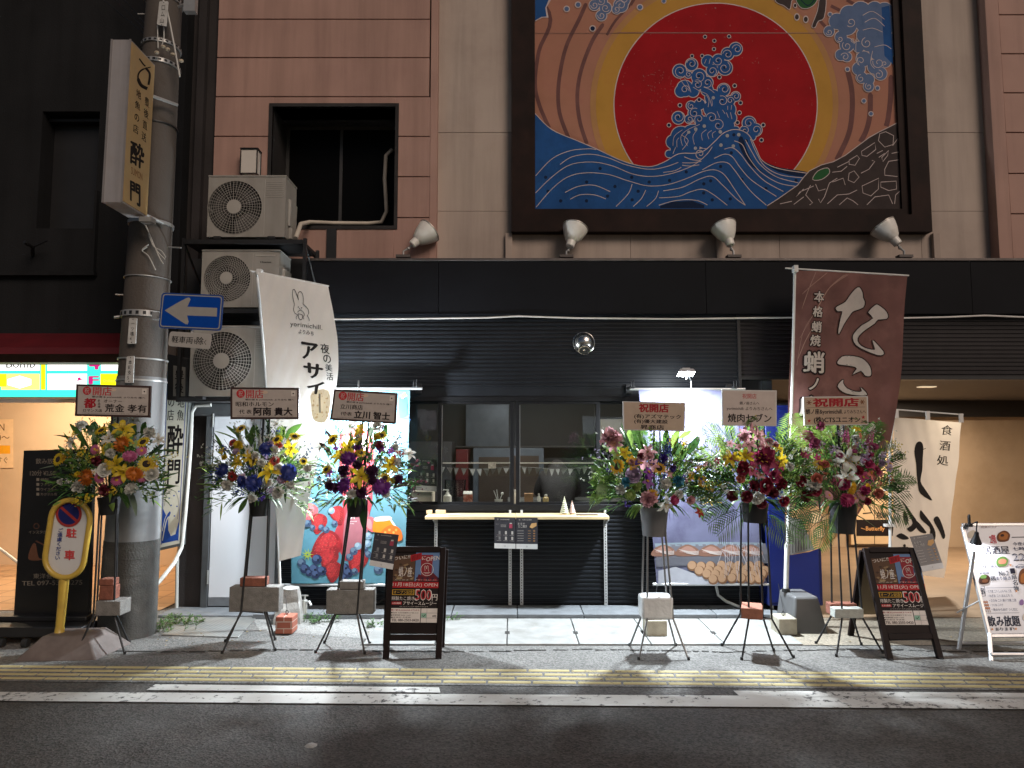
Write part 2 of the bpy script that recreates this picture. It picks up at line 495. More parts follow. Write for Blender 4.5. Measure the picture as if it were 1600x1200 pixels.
stripe('dash_line', [(229, 1078), (688, 1082), (686, 1074), (243, 1069)])
stripe('dash_line', [(1156, 1088), (1900, 1096), (1900, 1085), (1146, 1079)])
b = MB()
for row in range(4):
    s0 = -16 + row * .11
    base = gl - rn * (0.035 + row * .082) + rd * 0
    k = 0
    while s0 < 22:
        L_ = .285
        c = base + rd * (s0 + L_ / 2); c.z = .0075
        a, e = rd * L_ / 2, rn * .0195
        b.hexa([c - a - e - V((0, 0, .003)), c + a - e - V((0, 0, .003)), c + a + e - V((0, 0, .003)), c - a + e - V((0, 0, .003)),
                c - a * .98 - e * .6 + V((0, 0, .003)), c + a * .98 - e * .6 + V((0, 0, .003)), c + a * .98 + e * .6 + V((0, 0, .003)), c - a * .98 + e * .6 + V((0, 0, .003))])
        s0 += .3
struct(b.build('tactile_paving', paint_mat('tactile_yellow', (0.40, 0.335, 0.165), (0.15, 0.125, 0.08), 0.60, 24)))
xs = [-1.18, -.61, -.04, .53, 1.10, 1.68, 2.30]
b = MB()
for i in range(6):
    x0, x1 = xs[i] + .004, xs[i + 1] - .004; sk = .06 * (i - 2)
    ym = 6.2
    pts = [(x0, 5.75), (x1, 5.75), (x1, 6.56), (x0, 6.56)]
    b.hexa([(p[0], p[1], .0) for p in pts] + [(p[0], p[1], .016) for p in pts])
struct(b.build('pavement_slab', M_slab, bev=.004))
b = MB()
for i in range(1, 6):
    b.hexa([(xs[i] - .02, 6.04, .012), (xs[i] + .02, 6.04, .012), (xs[i] + .02, 6.12, .012), (xs[i] - .02, 6.12, .012), (xs[i] - .02, 6.04, .0175), (xs[i] + .02, 6.04, .0175), (xs[i] + .02, 6.12, .0175), (xs[i] - .02, 6.12, .0175)])
struct(b.build('slab_lifting_slot', mat('slot_dark', (0.03, 0.028, 0.026), rough=.9)))
b = MB(); x = -2.35
while x < 2.4:
    b.box(x + .003, x + .597, 6.57, 6.93, 0, .05); x += .6
struct(b.build('kerb_step', M_kerb, bev=.006))
# checker plate over the drain on the left
def checker():
    m = bpy.data.materials.new('checker_plate'); m.use_nodes = True
    t = m.node_tree; N = t.nodes; L = t.links; b = N['Principled BSDF']
    b.inputs['Metallic'].default_value = .7; b.inputs['Roughness'].default_value = .5
    tc = N.new('ShaderNodeTexCoord'); mp = N.new('ShaderNodeMapping'); mp.inputs['Rotation'].default_value[2] = R(45); mp.inputs['Scale'].default_value = (38, 38, 38)
    ck = N.new('ShaderNodeTexVoronoi'); ck.inputs['Scale'].default_value = 1; ck.inputs['Randomness'].default_value = 0
    L.new(tc.outputs['Object'], mp.inputs[0]); L.new(mp.outputs[0], ck.inputs['Vector'])
    nz = N.new('ShaderNodeTexNoise'); nz.inputs['Scale'].default_value = 6; L.new(tc.outputs['Object'], nz.inputs['Vector'])
    r = N.new('ShaderNodeValToRGB'); r.color_ramp.elements[0].color = (.26, .26, .25, 1); r.color_ramp.elements[1].color = (.42, .42, .40, 1)
    L.new(nz.outputs['Fac'], r.inputs[0]); L.new(r.outputs[0], b.inputs['Base Color'])
    bp = N.new('ShaderNodeBump'); bp.inputs['Strength'].default_value = .9; bp.inputs['Distance'].default_value = .006; bp.invert = True
    L.new(ck.outputs['Distance'], bp.inputs['Height']); L.new(bp.outputs[0], b.inputs['Normal'])
    return m
q = [G(252, 994), G(372, 998), G(402, 966), G(286, 964)]
b = MB(); b.hexa([up(p, .004) for p in q] + [up(p, .014) for p in q])
struct(b.build('drain_cover_plate', checker(), bev=.003))
b = MB(); b.face([G(405, 985, .0055), G(640, 1003, .0055), G(640, 968, .0055), G(395, 966, .0055)])
struct(b.build('pavement_patch', asphalt('old_concrete', (0.16, 0.158, 0.15), (0.26, 0.255, 0.24), 0.4)))

# ================================================================== MAIN BUILDING
YU, YB, YF, YS = 7.10, 7.20, 6.85, 6.95
M_pink = mat('pink_panel', (0.40, 0.25, 0.205), rough=0.7, spec=.25, streak=.28, var=0.07, scale=1.3, stain=(0.33, 0.20, 0.17), stain_amt=0.5, stain_scale=1.2, bump=.08, bscale=200)
M_lit_beige = mat('pink_panel_lit_beige', (0.43, 0.355, 0.305), rough=0.75, spec=.25, streak=.26, var=0.06, scale=1.2, stain=(0.30, 0.235, 0.2), stain_amt=0.45, stain_scale=1.0, bump=.1, bscale=160)  # same wall as the pink panels, its different light put into the colour
M_dgrey = mat('dark_render', (0.028, 0.029, 0.031), rough=0.8, var=0.25, scale=3, bump=.3, bscale=80)
M_fas = mat('fascia_black', (0.005, 0.0055, 0.0075), rough=0.65, var=0.2, scale=2, spec=.12)
M_sid = mat('siding_black', (0.010, 0.0115, 0.0145), rough=0.45, var=0.2, scale=6, spec=.22)
M_frm = mat('window_frame_black', (0.007, 0.007, 0.008), rough=0.5, var=0.1, spec=.15)
M_in = mat('kitchen_wall_grey', (0.030, 0.033, 0.038), rough=0.6, var=0.15, scale=3)
bld = thing('shop_building', 'pink panelled building above a black corrugated takeaway shopfront', 'building', (0, 7.0, 0))
def X(px, y, Y): return P(px, y, Y).x
def Z(y, Y): return P(800, y, Y).z
# --- upper pink cladding (left part) with the window opening
rows = [408, 340, 276, 213, 151, 90, 30, -30, -90, -150, -210]
xl, xa, xb_, xc, xd = X(337, 150, YU), X(424, 250, YU), X(617, 250, YU), X(672, 250, YU), X(683, 250, YU)
wz0, wz1 = Z(353, YU), Z(167, YU)
b = MB(); g = .005
def panels(cols, hole=None):
    for i in range(len(rows) - 1):
        z0, z1 = Z(rows[i], YU) + g, Z(rows[i + 1], YU) - g
        for (c0, c1, h) in cols:
            spans = [(z0, z1)]
            if h: spans = [(z0, min(z1, wz0)), (max(z0, wz1), z1)]
            for s0, s1 in spans:
                if s1 - s0 > .01: b.box(c0 + (g if c0 not in (xa,) else 0), c1 - (g if c1 not in (xb_,) else 0), YU, YU + .03, s0, s1)
def rowspan(i): return Z(rows[i], YU) + g, Z(rows[i + 1], YU) - g
for i in range(len(rows) - 1):
    z0, z1 = rowspan(i)
    cells = []
    if z1 <= wz0 or z0 >= wz1:
        cells = [(xl, xd - .09, z0, z1)]
    else:
        cells = [(xl, xa, z0, z1), (xb_, xc, z0, z1)]
        if z0 < wz0 - .01: cells.append((xa, xb_, z0, wz0))
        if z1 > wz1 + .01: cells.append((xa, xb_, wz1, z1))
    for c0, c1, s0, s1 in cells: b.box(c0, c1, YU, YU + .03, s0, s1)
b.box(xd - .075, xd, YU - .004, YU + .12, Z(408, YU), Z(-210, YU))
# right pink part beyond the recessed bay
xr0 = X(1570, 180, YU)
b.build('wall_cladding', M_pink, bld, bev=.003, bseg=1); b = MB()
b.box(xr0 - .16, xr0 - .02, YU - .03, YU + .12, Z(408, YU), Z(-210, YU))
rr = [408, 334, 271, 207, 145, 84, 23, -38, -100, -160, -210]
for i in range(len(rr) - 1):
    b.box(xr0, xr0 + 2.2, YU, YU + .03, Z(rr[i], YU) + g, Z(rr[i + 1], YU) - g)
b.build('wall_cladding', M_pink, bld, bev=.003, bseg=1)
b = MB(); zt, zb = Z(-210, YU), Z(420, YU)
for (c0, c1, s0, s1) in ((xl, xa, zb, zt), (xb_, xd, zb, zt), (xa, xb_, zb, wz0), (xa, xb_, wz1, zt)):
    b.box(c0 + .003, c1 - .003, YU + .034, YU + .3, s0, s1)
b.box(xr0 - .02, xr0 + 2.2, YU + .034, YU + .3, zb, zt)
b.build('cladding_backing', mat('joint_dark', (0.05, 0.03, 0.026), rough=.9), bld)
b = MB()
bx0, bx1 = X(684, 250, YB), X(1548, 250, YB)
jz = Z(207, YB)
jx = [bx0, X(985, 385, YB), X(1218, 385, YB), X(1440, 385, YB), bx1 + .05]
b.box(bx0, bx1 + .05, YB, YB + .1, jz + .003, zt)
zj2 = Z(330, YB)
b.box(bx0, bx1 + .05, YB, YB + .1, zj2 + .002, jz - .003)
for i in range(4): b.box(jx[i] + (.002 if i else 0), jx[i + 1] - .002, YB, YB + .1, zb, zj2 - .002)
b.build('recessed_wall', M_lit_beige, bld)
b = MB()
for px in (795, 1123, 1460):
    c = X(px, 385, YB); MB().box(c - .035, c + .035, YB - .05, YB, Z(404, YB - .05), Z(364, YB - .05)).build('wall_bracket', M_lit_beige, bld, bev=.004)
# dark column on the left end
b = MB(); b.box(X(262, 300, 7.15), xl - .01, 7.15, 8.2, Z(640, 7.15), zt)
b.box(X(283, 800, 6.98), X(330, 800, 6.98) - .075, 6.98, 8.4, 0, Z(640, 7.15))
b.box(X(306, 200, 7.1), X(318, 200, 7.1), 7.08, 7.15, Z(640, 7.15), zt)
b.build('end_column', mat('column_dark', (0.022, 0.018, 0.018), rough=.8, var=.3, scale=2, bump=.3), bld)
# upper window
wd = MB()
yo = YU - .012; t = .035
for (p0, p1, q0, q1) in ((xa - t, xa, wz0 - t, wz1 + t), (xb_, xb_ + t, wz0 - t, wz1 + t), (xa, xb_, wz1, wz1 + t), (xa, xb_, wz0 - t, wz0)):
    wd.box(p0, p1, yo, 7.62, q0, q1)
wob = wd.build('upper_window', mat('window_surround', (0.032, 0.03, 0.03), rough=.7, spec=.2, var=.25, scale=2.5, stain=(.014, .013, .013), stain_amt=.6), bld)
yw = 7.56
wd = MB()
xm = X(533, 250, yw)
for (p0, p1, q0, q1) in ((xa, xa + .035, wz0, wz1), (xb_ - .03, xb_, wz0, wz1), (xa + .035, xb_ - .03, wz1 - .035, wz1), (xa + .035, xb_ - .03, wz0, wz0 + .035), (xm - .016, xm + .016, wz0 + .035, wz1 - .035)):
    wd.box(p0, p1, yw, yw + .04, q0, q1)
wd.build('frame', mat('anodised_frame', (0.07, 0.068, 0.066), rough=.4, metal=.5), wob)
wd = MB(); wd.box(xa + .03, xb_ - .03, yw + .012, yw + .022, wz0 + .03, wz1 - .03)
wd.build('pane', mat('dark_pane', (0.002, 0.002, 0.002), rough=.35, var=0, spec=.08), wob)
MB().box(X(511, 380, YU), X(526, 380, YU), YU - .02, YU, Z(407, YU), wz0 - t).build('downpipe', M_blk, bld)
# fascia with cap
fx0, fx1 = X(478, 450, YF), 9.0
fz0, fz1 = Z(490, YF), Z(408, YF)
b = MB(); jf = [fx0, -.72, 1.9, 4.5, 7.1, fx1]
for i in range(5): b.box(jf[i] + (.0025 if i else 0), jf[i + 1] - .0025, YF, YF + .32, fz0, fz1)
b.build('fascia', M_fas, bld)
MB().box(fx0 - .01, fx1, YF - .015, YF + .33, fz1 + .001, fz1 + .028).build('fascia_cap', mat('cap_metal', (0.10, 0.085, 0.08), rough=.45, metal=.5, var=.2), bld, bev=.004)
# corrugated siding
def corrug(b, x0, x1, z0, z1, Y, p=.0405, d=.011):
    z = z0; prof = []
    while z < z1 - .001:
        for (f, dd) in ((0, 0), (.42, 0), (.55, d), (.9, d)):
            zz = z + f * p
            if zz < z1: prof.append((zz, dd))
        z += p
    prof.append((z1, 0))
    b.grid([[V((x0, Y - dd, zz)), V((x1, Y - dd, zz))] for zz, dd in prof])
xk0, xk1 = X(440, 700, YS), X(1152, 560, YS)
b = MB(); corrug(b, xk0, xk1, Z(607, YS), Z(491, YS) + .05, YS)
b.box(xk0, xk1, YS + .004, YS + .1, Z(620, YS), Z(491, YS) + .06)
b.build('siding', M_sid, bld, smooth=20)
b = MB(); corrug(b, xk1 + .03, 9, Z(588, YS), Z(491, YS) + .05, YS + .005)
b.box(xk1 + .03, 9, YS + .01, YS + .1, Z(592, YS), Z(491, YS) + .06)
b.build('siding', mat('siding_plum', (0.015, 0.012, 0.0135), rough=.5, spec=.3, var=.2), bld, smooth=20)
MB().box(xk1, xk1 + .03, YS - .025, YS + .06, Z(607, YS), Z(492, YS)).build('corner_trim', M_blk, bld)
b = MB(); xc0, xc1 = X(437, 870, YS), X(1215, 870, YS)
corrug(b, xc0, xc1, .05, Z(798, YS), YS)
b.box(xc0, xc1, YS + .004, YS + .1, .0, Z(798, YS))
b.build('lower_siding', M_sid, bld, smooth=20)
# wall piece left of the windows
wx0, wx1 = X(600, 700, YS), X(1003, 700, YS)
b = MB(); b.box(xk0, wx0, YS, YS + .1, Z(798, YS), Z(620, YS)); b.build('shopfront_wall', M_fas, bld); b = MB(); b.box(wx1, xc1, YS, YS + .1, Z(798, YS), Z(620, YS)); b.build('shopfront_wall', M_fas, bld)
# serving windows
sw = MB()
for (p0, p1, q0, q1, yy, dd) in ((600, 1003, 620, 627, YS - .02, .10), (600, 1003, 788, 798, YS - .03, .12)):
    sw.box(X(p0, 700, YS), X(p1, 700, YS), yy, yy + dd, Z(q1, YS), Z(q0, YS))
swo = sw.build('serving_window', M_frm, bld, bev=.003)
def sash(p0, p1, Y, fw=6):
    s = MB(); x0, x1 = X(p0, 710, Y), X(p1, 710, Y); z0, z1 = Z(788, YS), Z(627, YS); t = fw / F * Y
    tb = t * .6
    s.box(x0, x0 + t, Y, Y + .03, z0, z1); s.box(x1 - t, x1, Y, Y + .03, z0, z1)
    s.box(x0 + t, x1 - t, Y, Y + .03, z1 - t * .7, z1); s.box(x0 + t, x1 - t, Y, Y + .03, z0, z0 + tb)
    o = s.build('sash', M_frm, swo, bev=.002)
    q = MB(); q.box(x0 + t - .003, x1 - t + .003, Y + .012, Y + .017, z0 + tb - .003, z1 - t * .7 + .003)
    q.build('pane', glass('window_glass', (.93, .95, .95), .06), swo)
    MB().box(x0 + t, x0 + t + .004, Y - .002, Y, z0 + tb, z1 - t).build('sash_edge', mat('bright_edge', (.5, .5, .5), rough=.3, metal=.8), swo)
sash(601, 691, YS + .03); sash(684, 803, YS - .005); sash(806, 938, YS - .005); sash(930, 1002, YS + .03)
# kitchen behind the windows
kx0, kx1, ky1, kz1 = X(520, 700, 7.05), X(1215, 700, YS), 9.5, 2.42
b = MB()
b.box(kx0, kx1, ky1, ky1 + .1, 0, kz1); b.box(kx0 - .1, kx0, 7.05, ky1 + .1, 0, kz1); b.box(kx1 - .1, kx1, 7.05, 11.2, 0, kz1)
b.build('kitchen_wall', M_in, bld)
MB().box(kx0, kx1 - .1, 7.05, ky1, kz1, kz1 + .1).build('kitchen_ceiling', mat('kitchen_ceiling', (0.10, 0.10, 0.105), rough=.7), bld)
MB().box(kx0, kx1 - .1, 7.05, ky1, .0, .02).build('kitchen_floor', mat('kitchen_floor', (0.14, 0.12, 0.10), rough=.5), bld)
# right recess: soffit, beam, back wall
sz = Z(590, YS)
MB().box(kx1, 9, YS + .11, 11.2, sz, sz + .1).build('soffit', mat('soffit_grey', (0.06, 0.055, 0.055), rough=.6, var=.1), bld)
MB().box(xk1 + .03, 9, YS - .01, YS + .11, sz - .02, Z(588, YS) - .001).build('soffit_edge', M_blk, bld)
MB().box(kx1, 9, 10.75, 10.99, Z(651, 10.75), sz).build('lintel', mat('lintel_dark', (0.016, 0.014, 0.014), rough=.6), bld)
MB().box(kx1, 9, 11.0, 11.2, 0, sz).build('passage_wall', mat('tan_plaster', (0.45, 0.335, 0.23), rough=.75, var=.12, scale=1.4, stain=(.34, .24, .15), stain_amt=.6, stain_scale=1.3, bump=.15, bscale=30), bld)
MB().box(9, 9.2, YS, 11.2, 0, 7).build('side_wall', mat('tan_plaster', (0.40, 0.27, 0.165)), bld)
struct(MB().face([(kx1, 6.62, .010), (9, 6.62, .010), (9, 11.1, .010), (kx1, 11.1, .010)]).build('passage_floor', mat('passage_tile', (0.24, 0.165, 0.105), rough=.5, var=.15, scale=3, stain=(.14, .1, .065), stain_amt=.5, stain_scale=2)))
# recessed lamp in the soffit (lit)
lx, lz = X(1452, 608, 8.0), sz
b = MB().box(lx - .085, lx + .085, 8.0, 8.1, sz - .012, sz - .001)
b.build('soffit_lamp', mat('soffit_lamp_glow', (.8, .7, .55), emit=(1, .78, .5), estr=.6, var=0), bld)
def area(name, loc, size, power, col, target=None, shape='RECTANGLE', sy=None, spread=None):
    l = bpy.data.lights.new(name, 'AREA'); l.energy = power; l.color = col; l.size = size; l.shape = shape
    if shape == 'RECTANGLE': l.size_y = sy or size
    if spread: l.spread = spread
    o = bpy.data.objects.new(name, l); o.location = loc
    d = V(target if target is not None else (loc[0], loc[1], loc[2] - 1)) - V(loc)
    o.rotation_euler = d.to_track_quat('-Z', 'Y').to_euler(); COL.objects.link(o); return o
area('soffit_light', (lx, 8.08, sz - .03), .16, 14, (1, .80, .58), sy=.15)
area('soffit_light', (lx + .9, 9.6, sz - .03), .3, 110, (1, .80, .58), sy=.15)
area('kitchen_light', (.3, 7.4, kz1 - .02), 1.4, 42, (1, .95, .88), sy=.25)
# service door on the left of the shopfront
dr = MB(); dx0, dx1 = X(318, 800, YS - .02), X(437, 800, YS - .02); dz1 = Z(650, YS)
dr.box(dx0, dx0 + .065, YS - .03, YS + .06, .03, dz1); dr.box(dx1 - .03, dx1, YS - .03, YS + .06, .03, dz1)
dr.box(dx0 - .2, dx1, YS - .03, YS + .08, dz1, Z(628, YS)); 
do = dr.build('service_door', mat('door_frame_grey', (0.10, 0.105, 0.11), rough=.4, metal=.4), bld, bev=.004)
MB().box(dx0 + .07, dx1 - .033, YS - .012, YS + .03, .12, dz1 - .004).build('door_panel', mat('door_white', (0.74, 0.75, 0.78), rough=.35, var=.03, scale=2), do, bev=.004)
MB().box(dx0 + .07, dx1 - .033, YS - .016, YS + .03, .04, .118).build('kick_plate', mat('kick_alu', (0.35, 0.36, 0.38), rough=.4, metal=.8), do, bev=.003)
for zz in (.25, 1.0, 1.75):
    MB().tube([(dx0 + .066, YS - .03, zz), (dx0 + .066, YS - .03, zz + .13)], .009).build('hinge', M_steel, do)
struct(MB().box(dx0 - .25, dx1, 6.62, 6.95, 0, .03).build('door_threshold', M_kerb, bev=.005))

# ================================================================== LEFT BUILDING
YL = 7.0
M_lb = mat('charcoal_wall', (0.014, 0.0145, 0.0155), rough=.85, spec=.15, streak=.3, var=.2, scale=1.5, stain=(.018, .018, .02), stain_amt=.6, stain_scale=.9, bump=.25, bscale=60)
lb = thing('neighbour_building', 'dark charcoal building at the left with a red awning over a bright entrance', 'building', (-6, 7, 0))
lx0, lx1 = -14.0, X(283, 300, YL)
az = Z(524, YL)
hx0, hx1, hz0, hz1 = X(62, 260, YL), X(152, 260, YL), Z(357, YL), Z(174, YL)
b = MB()
for (p0, p1, q0, q1) in ((lx0, hx0, az, 6.8), (hx1, lx1, az, 6.8), (hx0, hx1, az, hz0), (hx0, hx1, hz1, 6.8)): b.box(p0, p1, YL, YL + .4, q0, q1)
b.box(lx0, lx1, YL + .4, YL + .5, az, 6.8)
b.build('wall', M_lb, lb)
b = MB(); b.box(lx0, X(148, 400, YL - .06), YL - .06, YL, Z(432, YL), Z(426, YL)); b.box(X(148, 390, YL), X(152, 390, YL), YL - .05, YL, Z(428, YL), Z(300, YL))
b.build('ledge', M_lb, lb)
MB().box(hx0 + .002, hx1 - .002, YL + .2, YL + .25, hz0, hz1).build('window_shutter', mat('shutter_black', (0.012, 0.012, 0.013), rough=.5), lb)
b = MB(); b.box(hx0, hx1, YL + .1, YL + .2, hz1 - .06, hz1 - .03); b.build('window_frame', M_blk, lb)
ax1 = X(196, 540, 6.7)
aw = MB(); aw.grid([[V((lx0, YL - .002, az + .02)), V((ax1, YL - .002, az + .02))], [V((lx0, 6.62, Z(543, 6.62))), V((ax1, 6.62, Z(543, 6.62)))], [V((lx0, 6.60, Z(553, 6.6))), V((ax1, 6.60, Z(553, 6.6)))]])
aw.face([(ax1, YL - .002, az + .02), (ax1, 6.6, Z(553, 6.6)), (ax1, YL - .002, Z(556, YL))])
aw.build('awning', mat('awning_red', (0.10, 0.005, 0.009), rough=.6, var=.15, scale=4, trans=.15), lb)
MB().box(lx0, lx1, YL + .02, YL + .3, Z(566, YL), az - .001).build('lintel', mat('lintel_taupe', (0.11, 0.085, 0.07), rough=.7), lb)
ys = 7.22; sgx1 = X(268, 590, ys)
zs0, zs1 = Z(620, ys), Z(546, ys)
MB().box(lx0, lx1, ys + .16, ys + .2, zs0 - .05, 2.65).build('sign_backing', M_white, lb)
MB().box(lx0, lx1, ys + .0, ys + .16, zs0 - .012, zs0 - .001).build('sign_trim', mat('trim_cream', (.6, .5, .4), rough=.5), lb)
b = MB(); b.box(lx0, lx1 - .1, 9.4, 9.5, 0, 2.7); b.box(lx1 - .1, lx1, ys + .21, 9.5, 0, 2.7)
b.build('entrance_wall', mat('peach_wall', (0.64, 0.475, 0.32), rough=.7, var=.07, scale=1.2, stain=(.52, .37, .23), stain_amt=.5, stain_scale=1.1), lb)
MB().box(lx0, lx1, ys + .21, 9.5, 2.7, 2.8).build('entrance_ceiling', mat('peach_ceiling', (0.6, 0.45, 0.3), rough=.7), lb)
MB().box(X(-260, 900, 9.2), X(-40, 900, 9.2), 8.3, 8.42, 0, 2.7).build('partition', mat('peach_wall', (0.62, 0.42, 0.24)), lb)
def tiles(name, c, g_, sc):
    m = bpy.data.materials.new(name); m.use_nodes = True; t = m.node_tree; N = t.nodes; L = t.links; b = N['Principled BSDF']
    tc = N.new('ShaderNodeTexCoord'); br = N.new('ShaderNodeTexBrick'); br.offset = 0; br.inputs['Scale'].default_value = sc
    br.inputs['Color1'].default_value = (*c, 1); br.inputs['Color2'].default_value = (c[0] * .85, c[1] * .85, c[2] * .85, 1); br.inputs['Mortar'].default_value = (*g_, 1)
    br.inputs['Mortar Size'].default_value = .012; br.inputs['Brick Width'].default_value = .3; br.inputs['Row Height'].default_value = .3
    L.new(tc.outputs['Object'], br.inputs['Vector']); L.new(br.outputs['Color'], b.inputs['Base Color']); b.inputs['Roughness'].default_value = .4
    return m
struct(MB().face([(lx0, 6.9, .009), (lx1, 6.9, .009), (lx1, 9.45, .009), (lx0, 9.45, .009)]).build('entrance_floor', tiles('orange_tile', (.46, .28, .15), (.25, .15, .09), 1)))
# lit lamps on the entrance ceiling
for xx in (-7.0, -5.35):
    MB().lathe((xx, 8.3, 2.7), (0, 0, -1), [(.0, .03), (.10, .03), (.11, .0)], 20).build('ceiling_lamp', mat('entrance_lamp_glow', (.9, .7, .4), emit=(1, .72, .38), estr=6, var=0), lb)
    area('entrance_light', (xx, 8.3, 2.65), .22, 82, (1, .80, .56), shape='DISK')
MB().tube([P(-30, 835, 8.6), P(14, 868, 8.6), P(60, 905, 8.6)], .018).build('handrail', M_steel, lb)
MBk = MB(); MBk.tube([P(51, 398, 6.98), P(51, 386, 6.9), P(38, 378, 6.8)], .018); MBk.tube([P(51, 386, 6.9), P(74, 376, 6.85)], .008); MBk.build('wall_bracket', M_blk, lb)
nb = Sheet((0, 9.39, 1.5), YN)
nb.rect(-30, 655, 21, 731, flat('poster_cream', (232, 200, 160)), 0)
nb.rect(-30, 696, 16, 709, flat('poster_amber', (240, 170, 40)), 1)
nb.text('OPEN', (-25, 662, 7, 673), I_brn, 1); nb.text('17:00〜', (-25, 679, 15, 689), I_brn, 1); nb.text('まっすぐ', (-22, 714, 12, 724), I_brn, 1)
tag(nb.build('wall_poster'), 'cream opening hours poster with an orange bar on the entrance wall', 'poster')
# backlit directory sign
def lit(name, c, s=1.0): return mat('lit_' + name, lin(*c), rough=.3, var=0, emit=lin(*c), estr=s)
dsn = thing('directory_sign', 'backlit green, white and yellow tenant directory above the left entrance', 'sign', (-6.0, ys, zs0))
MB().box(lx0 + .5, sgx1, ys + .02, ys + .155, zs0, zs1).build('light_box', lit('teal', (60, 225, 190), 1.5), dsn)
s = Sheet((0, ys + .02, 2.2), YN)
W_ = lit('white', (255, 255, 250), 1.9); Yl = lit('yellow', (250, 240, 20), 1.5); Mg = lit('magenta', (235, 40, 140), .8); Am = lit('amber', (250, 225, 120), 1.5); Gy = lit('grey', (120, 120, 120), .4)
for dx in (0, -180):
    s.rect(2 + dx, 552, 62 + dx, 579, W_, 0); s.rect(74 + dx, 552, 136 + dx, 579, W_, 0); s.rect(158 + dx, 552, 190 + dx, 579, W_, 0)
    s.rect(2 + dx, 584, 62 + dx, 609, Am, 0); s.rect(74 + dx, 584, 136 + dx, 609, W_, 0); s.rect(157 + dx, 584, 190 + dx, 604, Yl, 0)
    s.rect(64 + dx, 548, 71 + dx, 609, Yl, 0)
s.rect(196, 552, 262, 579, W_, 0); s.rect(196, 584, 262, 604, Yl, 0)
s.text('Bomb', (10, 562, 55, 575), Gy, 2, .02)
s.poly([(11, 592), (31, 586), (50, 592), (50, 602), (31, 608), (11, 602)], Gy, 1); s.poly([(11.8, 592.4), (31, 586.8), (49.2, 592.4), (49.2, 601.6), (31, 607.2), (11.8, 601.6)], W_, 2)
s.line([(27, 594), (29, 590), (30, 594)], .7, Gy, 3); s.line([(33, 594), (35, 590), (36, 594)], .7, Gy, 3)
s.text('4', (140, 562, 155, 577), Mg, 1, .05); s.text('F', (140, 588, 154, 600), Mg, 1, .05)
s.ring(82, 594, 4, .7, Mg, 1); s.line([(88, 595), (117, 595)], .6, Gy, 1); s.circle(124, 592, 2.6, Mg, 1); s.line([(120, 595), (131, 592)], 1.4, Mg, 1)
s.text('Belleza', (162, 593, 182, 597), Gy, 1)
s.build('lettering', dsn)
# wall behind the air conditioners, between door head and cladding
MB().box(X(283, 600, 7.0) + .02, X(480, 600, 7.0), 7.0, 7.4, Z(628, 7.0), Z(404, 7.0)).build('service_wall', mat('service_wall_dark', (0.02, 0.02, 0.021), rough=.8), bld)
# ================================================================== MURAL
YM = 7.14
mu = thing('mural', 'framed wall mural of a red sun with curling blue waves and a grey rock', 'mural', P(1118, 365, YM))
ft = -205
M_fr = mat('dark_wood_frame', (0.014, 0.0065, 0.005), rough=.65, spec=.15, var=.4, scale=3, stain=(.028, .012, .009), stain_amt=.6, stain_scale=4)
fx = [X(799, 250, YM), X(836, 250, YM), X(1405, 250, YM), X(1447, 250, YM)]
fz = [Z(364, YM), Z(327, YM), Z(ft + 30, YM), Z(ft, YM)]
MB().box(fx[1] - .02, fx[2] + .02, YM + .02, YM + .055, fz[1] - .02, fz[2] + .02).build('panel', mat('mural_board', (.25, .13, .09), rough=.7), mu)
def rail(a, b_, c, d, nm):                                             # mitred, stepped frame rail
    m = MB()
    (ax, az_), (bx_, bz), (cx, cz), (dx, dz) = a, b_, c, d             # outer start, outer end, inner end, inner start
    y0, y1, y2 = YM - .05, YM - .015, YM + .058
    mid = lambda p, q, t: (p[0] + (q[0] - p[0]) * t, p[1] + (q[1] - p[1]) * t)
    e, f = mid(b_, c, .72), mid(a, d, .72)
    Q = lambda p, y: V((p[0], y, p[1]))
    m.face([Q(a, y0), Q(b_, y0), Q(e, y0), Q(f, y0)]); m.face([Q(f, y0), Q(e, y0), Q(e, y1), Q(f, y1)])
    m.face([Q(f, y1), Q(e, y1), Q(c, y1), Q(d, y1)]); m.face([Q(d, y1), Q(c, y1), Q(c, y2), Q(d, y2)])
    m.face([Q(a, y2), Q(b_, y2), Q(b_, y0), Q(a, y0)])
    return m.build('frame_rail', M_fr, mu, smooth=0)
oo = [(fx[0], fz[0]), (fx[3], fz[0]), (fx[3], fz[3]), (fx[0], fz[3])]
ii = [(fx[1], fz[1]), (fx[2], fz[1]), (fx[2], fz[2]), (fx[1], fz[2])]
for k in range(4): rail(oo[k], oo[(k + 1) % 4], ii[(k + 1) % 4], ii[k], 'rail')
def worn(name, c, c2, amt=.5, scale=5, stretch=(1, 1, 1)):
    c = tuple(q * 1.02 for q in c); c2 = tuple(q * 1.0 for q in c2)
    return mat('paint_' + name, c, rough=.75, var=.12, scale=3, stain=c2, stain_amt=amt, stain_scale=scale, spec=.12)
p_sky = worn('salmon', (0.36, 0.17, 0.115), (0.30, 0.125, 0.095), .5, 3)
p_str = worn('mauve', (0.135, 0.062, 0.058), (0.19, 0.09, 0.08), .6, 6)
p_yel = worn('ochre', (0.44, 0.235, 0.045), (0.36, 0.17, 0.04), .5, 3)
p_yel2 = worn('ochre_blend', (0.40, 0.21, 0.085), (0.34, 0.16, 0.08), .5, 3)
p_red = worn('crimson', (0.30, 0.006, 0.010), (0.24, 0.005, 0.008), .6, 2.5)
p_blu = worn('wave_blue', (0.016, 0.075, 0.235), (0.012, 0.052, 0.165), .7, 4)
p_blud = worn('wave_navy', (0.006, 0.016, 0.05), (0.008, 0.026, 0.07), .5, 5)
p_blul = worn('cloud_blue', (0.10, 0.15, 0.27), (0.055, 0.10, 0.20), .6, 6)
